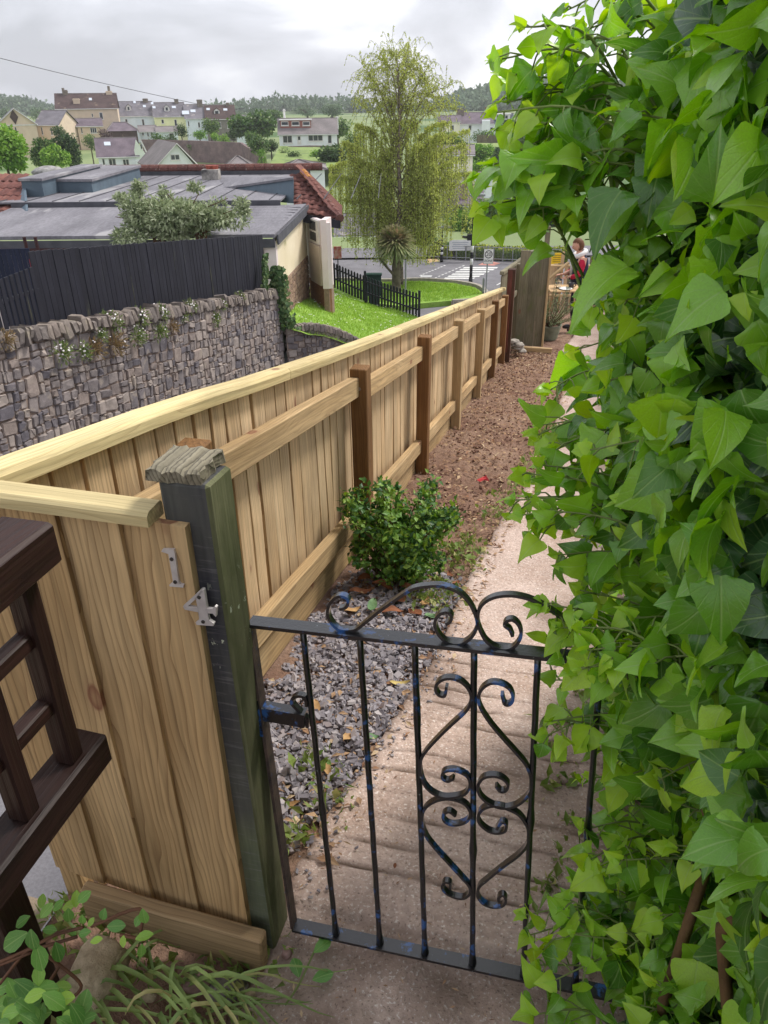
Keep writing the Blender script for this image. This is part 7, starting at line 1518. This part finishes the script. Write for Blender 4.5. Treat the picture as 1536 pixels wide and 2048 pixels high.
# potted plant
pot = empty('potted_plant', WF(13.25, .46), 'wispy rosemary like plant in a ribbed green grey pot beside the grey panel', 'potted plant'); c = WF(13.25, .48, 0); b = MB()
prof = [(.15, 0), (.17, .05), (.165, .07), (.19, .12), (.185, .14), (.205, .19), (.2, .21), (.22, .25), (.19, .25), (.18, .2)]; vs = []; n_ = 20
for r, z in prof:
    for k in range(n_): a = 6.2832 * k / n_; vs.append(c + V((r * math.cos(a), r * math.sin(a), z)))
b.add(vs, [(j * n_ + k, j * n_ + (k + 1) % n_, (j + 1) * n_ + (k + 1) % n_, (j + 1) * n_ + k) for j in range(len(prof) - 1) for k in range(n_)]); b.build('pot', mat('pot_glaze', (132, 134, 112), (104, 106, 88), 8, .7, .2, rnd=0), pot, True)
b = MB(); b.add([c + V((.185 * math.cos(6.2832 * k / 16), .185 * math.sin(6.2832 * k / 16), .21)) for k in range(16)], [tuple(range(16))]); b.build('soil', M_soil, pot)
M_rose = leafmat('rosemary_leaf', [(0, (98, 116, 82)), (.5, (132, 146, 108)), (1, (158, 168, 134))], .7, .2, .2); f, st = MB(), MB()
for k in range(46):
    d = rnd_dir(RP, 1.1); L = RP.uniform(.45, .85); pts = [c + ZU * .2, c + ZU * .2 + d * L * .5 + V((d.x, d.y, 0)) * .03, c + ZU * .2 + d * L]; st.tube(pts, [.006, .004, .002], 4)
    for q in range(34): t = RP.uniform(.2, 1); p = pts[0].lerp(pts[2], t); quad_leaf(f, p, (d + rnd_dir(RP) * .9).normalized(), rnd_dir(RP), .05, .012, RP.random() * .99 + .005)
st.build('stems', M_twig, pot); tag(f.build('foliage', M_rose, pot), kind='stuff')
# folding table with a glass, a mug and a plate
M_tab = wood('table_timber', (212, 178, 134), (192, 156, 112), rnd=.05); TS, TL = 14.2, .72; ztab = at(1120, 577, 13.6).z; tc_ = at(1128, 577, 13.6); tb_ = empty('folding_table', V((tc_.x, tc_.y, W(14.2, .8).z)), 'small pale wooden folding table beside the person', 'table'); zg_ = W(sl(tc_)[0], .8).z
for k in range(5): y = -.22 + .11 * k; beam('top_slat', tc_ + V((-.30, y, 0)), tc_ + V((.30, y, 0)), .10, .022, M_tab, tb_, (0, 1, 0), .003)
for sx in (-.24, .24):
    for q in (-1, 1): beam('leg', V((tc_.x + sx, tc_.y - .22 * q, zg_)), V((tc_.x + sx, tc_.y + .22 * q, tc_.z - .02)), .03, .02, M_tab if q > 0 else M_rail, tb_, (1, 0, 0), .002)
def lathe(name, c, prof, m, par=None, n_=18):
    b = MB(); vs = [c + V((r * math.cos(6.2832 * k / n_), r * math.sin(6.2832 * k / n_), z)) for r, z in prof for k in range(n_)]; b.add(vs, [(j * n_ + k, j * n_ + (k + 1) % n_, (j + 1) * n_ + (k + 1) % n_, (j + 1) * n_ + k) for j in range(len(prof) - 1) for k in range(n_)]); return b.build(name, m, par, True)
mg, tg, pgm = nm('clear_glass'); pgm.inputs['Transmission Weight'].default_value = 1; pgm.inputs['Roughness'].default_value = .02; pgm.inputs['Base Color'].default_value = (.95, .97, .97, 1)
tag(lathe('drinking_glass', tc_ + V((-.11, 0, .012)), [(.001, .004), (.04, .004), (.05, .05), (.062, .12), (.058, .16), (.055, .16), (.058, .12), (.046, .05), (.036, .01), (.001, .01)], mg), 'round clear glass standing on the folding table', 'glass')
mug = empty('mug', tc_ + V((.12, -.02, .012)), 'dark mug standing on the folding table', 'mug'); M_mug = plain('mug_dark', (52, 48, 52), .3); lathe('cup', tc_ + V((.12, -.02, .012)), [(.001, .002), (.045, .002), (.05, .1), (.045, .1), (.042, .01), (.001, .01)], M_mug, mug); b = MB(); b.tube(smooth_curve([tc_ + V((.165, -.02, .03)), tc_ + V((.205, -.02, .06)), tc_ + V((.168, -.02, .095))], 5), .008, 6); b.build('handle', M_mug, mug)
tag(lathe('plate', tc_ + V((0, -.12, .012)), [(.001, .004), (.08, .004), (.12, .016), (.12, .02), (.078, .008), (.001, .008)], plain('plate_white', (232, 230, 226), .3)), 'white plate on the folding table in front of the glass', 'plate')
# person
M_skin = mat('skin', (216, 168, 144), (202, 150, 128), 6, .55, .05, rnd=0); M_jk = mat('navy_jacket', (40, 44, 66), (30, 34, 52), 8, .8, .2, rnd=0); M_red = mat('red_sleeve', (196, 40, 72), (170, 30, 58), 8, .8, .2, rnd=0); M_tr = mat('dark_trousers', (62, 62, 76), (50, 50, 62), 8, .9, .2, rnd=0); M_hair = mat('brown_hair', (112, 74, 48), (84, 54, 36), 20, .6, .4, rnd=0, stretch=(1, 1, .2)); M_hood = mat('white_fleece', (236, 234, 232), (218, 216, 214), 14, .95, .5, rnd=0)
pt = at(1163, 560, 14.3); zf_ = W(sl(pt)[0], .8).z; PX, PY = pt.x - .04, pt.y; H_ = 1.66
person = empty('person', V((PX, PY, zf_)), 'person in navy and red jacket with white hood reaching towards the folding table', 'person')
def skin_mesh(name, verts, edges, radii, m, sub=2, root=0):
    me = bpy.data.meshes.new(name); me.from_pydata([V(v) for v in verts], edges, []); o = bpy.data.objects.new(name, me); COL.objects.link(o); o.modifiers.new('skin', 'SKIN'); sv = me.skin_vertices[0].data
    for i, r in enumerate(radii): sv[i].radius = (r if isinstance(r, tuple) else (r, r)); sv[i].use_root = (i == root)
    s_ = o.modifiers.new('sub', 'SUBSURF'); s_.levels = sub; s_.render_levels = sub
    dg = bpy.context.evaluated_depsgraph_get(); me2 = bpy.data.meshes.new_from_object(o.evaluated_get(dg)); bpy.data.objects.remove(o); me2.polygons.foreach_set('use_smooth', [True] * len(me2.polygons)); me2.materials.clear(); return link(name, me2, m, person)
def PP(x, y, z): return (PX + x, PY + y, zf_ + z)
# body: faces left (-x); both forearms reach towards the table
bv = [PP(.0, 0, .95), PP(-.01, 0, 1.15), PP(-.02, 0, 1.34), PP(-.05, 0, 1.43), PP(-.08, 0, 1.51), PP(.0, .10, .88), PP(-.03, .11, .49), PP(.02, .11, .08), PP(-.12, .11, .03), PP(.0, -.10, .88), PP(.0, -.11, .49), PP(.06, -.11, .08), PP(-.08, -.11, .03), PP(-.02, .19, 1.36), PP(-.07, .22, 1.10), PP(-.29, .16, 1.03), PP(-.02, -.19, 1.36), PP(-.06, -.23, 1.10), PP(-.28, -.18, 1.04)]
be = [(0, 1), (1, 2), (2, 3), (3, 4), (0, 5), (5, 6), (6, 7), (7, 8), (0, 9), (9, 10), (10, 11), (11, 12), (2, 13), (13, 14), (14, 15), (2, 16), (16, 17), (17, 18)]
br = [.14, .13, .14, .06, .055, .085, .06, .045, .04, .085, .06, .045, .04, .065, .048, .032, .065, .048, .032]
skin_mesh('body', bv, be, br, M_skin)
skin_mesh('trousers', [PP(0, 0, .96), PP(.0, .10, .87), PP(-.03, .11, .49), PP(.02, .11, .10), PP(.0, -.10, .87), PP(.0, -.11, .49), PP(.06, -.11, .10)], [(0, 1), (1, 2), (2, 3), (0, 4), (4, 5), (5, 6)], [.155, .105, .08, .075, .105, .08, .075], M_tr)
skin_mesh('jacket', [PP(0, 0, .86), PP(0, 0, 1.0), PP(-.01, 0, 1.18), PP(-.02, 0, 1.36), PP(-.04, 0, 1.43)], [(0, 1), (1, 2), (2, 3), (3, 4)], [(.16, .19), (.165, .19), (.16, .2), (.15, .21), (.085, .09)], M_jk)
for y in (-1, 1):
    skin_mesh('sleeve', [PP(-.02, .13 * y, 1.37), PP(-.02, .20 * y, 1.34), PP(-.07, .235 * y, 1.10), PP(-.24, .19 * y, 1.035)], [(0, 1), (1, 2), (2, 3)], [.07, .075, .06, .045], M_red)
    skin_mesh('cuff', [PP(-.225, .193 * y, 1.04), PP(-.255, .186 * y, 1.033)], [(0, 1)], [.047, .046], M_jk)
    # hand: palm and five fingers
    hb = V(PP(-.30, .175 * y, 1.03)); fv = [tuple(hb + V((.02, 0, 0))), tuple(hb + V((-.05, 0, -.005)))]; fe_ = [(0, 1)]; frd = [(.03, .018), (.036, .016)]
    for k, L in enumerate((.062, .072, .07, .055)):
        yo = (-.03 + .02 * k) ; i0 = len(fv); fv += [tuple(hb + V((-.06, yo, -.005))), tuple(hb + V((-.06 - L * .55, yo, -.010))), tuple(hb + V((-.06 - L * .85, yo, -.032)))]; fe_ += [(1, i0), (i0, i0 + 1), (i0 + 1, i0 + 2)]; frd += [.0095, .009, .008]
    i0 = len(fv); fv += [tuple(hb + V((-.02, -.035 * y, .012))), tuple(hb + V((-.055, -.05 * y, .01)))]; fe_ += [(0, i0), (i0, i0 + 1)]; frd += [.011, .009]
    skin_mesh('hand', fv, fe_, frd, M_skin, 1)
hd = V(PP(-.10, 0, 1.585)); bm = bmesh.new(); bmesh.ops.create_uvsphere(bm, u_segments=24, v_segments=18, radius=1)
for v in bm.verts:
    q = v.co.copy(); x, y, z = q; jaw = 1 - .22 * max(0, -z); nose = .22 * math.exp(-((y / .14) ** 2 + ((z + .08) / .16) ** 2)) if x < 0 else 0; brow = .05 * math.exp(-((z - .22) / .1) ** 2) if x < 0 else 0; mouth = .05 * math.exp(-((y / .3) ** 2 + ((z + .45) / .1) ** 2)) if x < 0 else 0; ear = .14 * math.exp(-(((x - .05) / .12) ** 2 + ((z + .02) / .2) ** 2)) * abs(y)
    v.co = V((x * .098 * jaw - (nose + brow + mouth) * .1, y * .078 * jaw * (1 + ear), z * .118))
me = bpy.data.meshes.new('head'); bm.to_mesh(me); bm.free(); me.polygons.foreach_set('use_smooth', [True] * len(me.polygons)); m4 = Matrix.Rotation(math.radians(-18), 4, 'Y'); m4.translation = hd; link('head', me, M_skin, person, m4)
for y in (-1, 1): b = MB(); bm = None; c = hd + V((-.088, .03 * y, -.005)); b.tube([c + V((.012, 0, 0)), c, c + V((-.006, 0, 0))], [.012, .011, .004], 8); b.build('eye', M_mug, person)
bm = bmesh.new(); bmesh.ops.create_uvsphere(bm, u_segments=24, v_segments=16, radius=1)
for v in list(bm.verts):
    if v.co.x < -.25 and v.co.z < .45 or v.co.z < -.75: bm.verts.remove(v)
for v in bm.verts: n2 = 1 + .05 * noise.noise(v.co * 6); v.co = V((v.co.x * .112 * n2 + .008, v.co.y * .09 * n2, v.co.z * .13 * n2 + .006))
me = bpy.data.meshes.new('hair'); bm.to_mesh(me); bm.free(); me.polygons.foreach_set('use_smooth', [True] * len(me.polygons)); link('hair', me, M_hair, person, m4)
b = MB(); vs = []
for k in range(17): a = 6.2832 * k / 16; vs.append(V(PP(-.05 + .10 * math.cos(a), .12 * math.sin(a), 1.44 + .05 * math.cos(a))))
b.tube(vs, .045, 8); b.tube([V(PP(-.15, .03, 1.42)), V(PP(-.17, .02, 1.25)), V(PP(-.165, .01, 1.05))], .03, 6); b.build('hood', M_hood, person, True)
for y in (-1, 1): b = MB(); c = V(PP(-.02 + (.04 if y < 0 else 0), .11 * y, .0)); b.tube([c + V((.07, 0, .035)), c + V((0, 0, .045)), c + V((-.12, 0, .035)), c + V((-.18, 0, .025))], [.035, .045, .045, .025], 8); b.build('shoe', M_mug, person, True)
# closing fence and posts beyond the person
tp_ = empty('tall_post', at(1092, 560, 17), 'tall slim grey timber post beyond the grey panel', 'post'); p = at(1093, 640, 16.5); q = at(1097, 452, 16.5); p = V((q.x, q.y, W(sl(q)[0], .5).z - .2)); beam('shaft', p, q, .10, .10, M_grey, tp_, (1, 0, 0), .006); beam('brace', p + V((.06, .0, 1.0)), p + V((.6, .3, 1.35)), .05, .07, M_rail, tp_, (0, 0, 1), .004)
ef = empty('end_fence', at(1130, 600, 19), 'pale board fence with pointed boards closing the end of the garden', 'fence'); rr = random.Random(6)
for k in range(26):
    x = 1098 + k * 7.2; c = at(x, 520 + (6 if k % 4 else -16) + k * .6 + rr.uniform(-3, 3), 19.5); g_ = W(sl(c)[0], .8).z; beam('board', V((c.x, c.y, g_ - .3)), c, .088, .02, M_fence if k % 3 else M_grey, ef, (1, 0, 0), .004)
for dz in (.35, 1.1): a, c = at(1096, 560, 19.4), at(1290, 575, 19.4); g_ = W(sl(a)[0], .8).z; beam('rail', V((a.x, a.y, g_ + dz)), V((c.x, c.y, g_ + dz)), .05, .08, M_rail, ef, ZU)
ys = empty('yellow_sign', at(1115, 560, 24), 'bright yellow sign with faint lines of print beyond the end fence', 'sign'); c = at(1115, 517, 24); b = MB(); b.box(c, (.42, .03, .34)); b.build('board', plain('sign_yellow', (236, 200, 40), .5), ys); b = MB()
for k in range(4): b.box(c + V((0, -.02, .1 - .065 * k)), (.3, .004, .018))
b.build('print_lines', plain('sign_print', (150, 120, 40), .6), ys); b = MB(); b.tube([c + V((0, .04, .15)), V((c.x, c.y + .04, c.z - 2.2))], .03, 6); b.build('pole', M_gpole, ys)

# ------------------------------------------------------------------ air
hz = MB(); hz.box2((-900, -80, -200), (900, 1100, 40)); ho = hz.build('haze', None); ho['kind'] = 'stuff'; ho['label'] = 'pale damp air veiling the distant hills'; ho['category'] = 'haze'
mh = bpy.data.materials.new('haze_air'); mh.use_nodes = True; th = mh.node_tree; th.nodes.clear(); pv_ = th.nodes.new('ShaderNodeVolumePrincipled'); pv_.inputs['Color'].default_value = (.93, .95, .98, 1); pv_.inputs['Density'].default_value = .00035; pv_.inputs['Anisotropy'].default_value = .2; mo = th.nodes.new('ShaderNodeOutputMaterial'); th.links.new(pv_.outputs[0], mo.inputs['Volume']); ho.data.materials.append(mh)
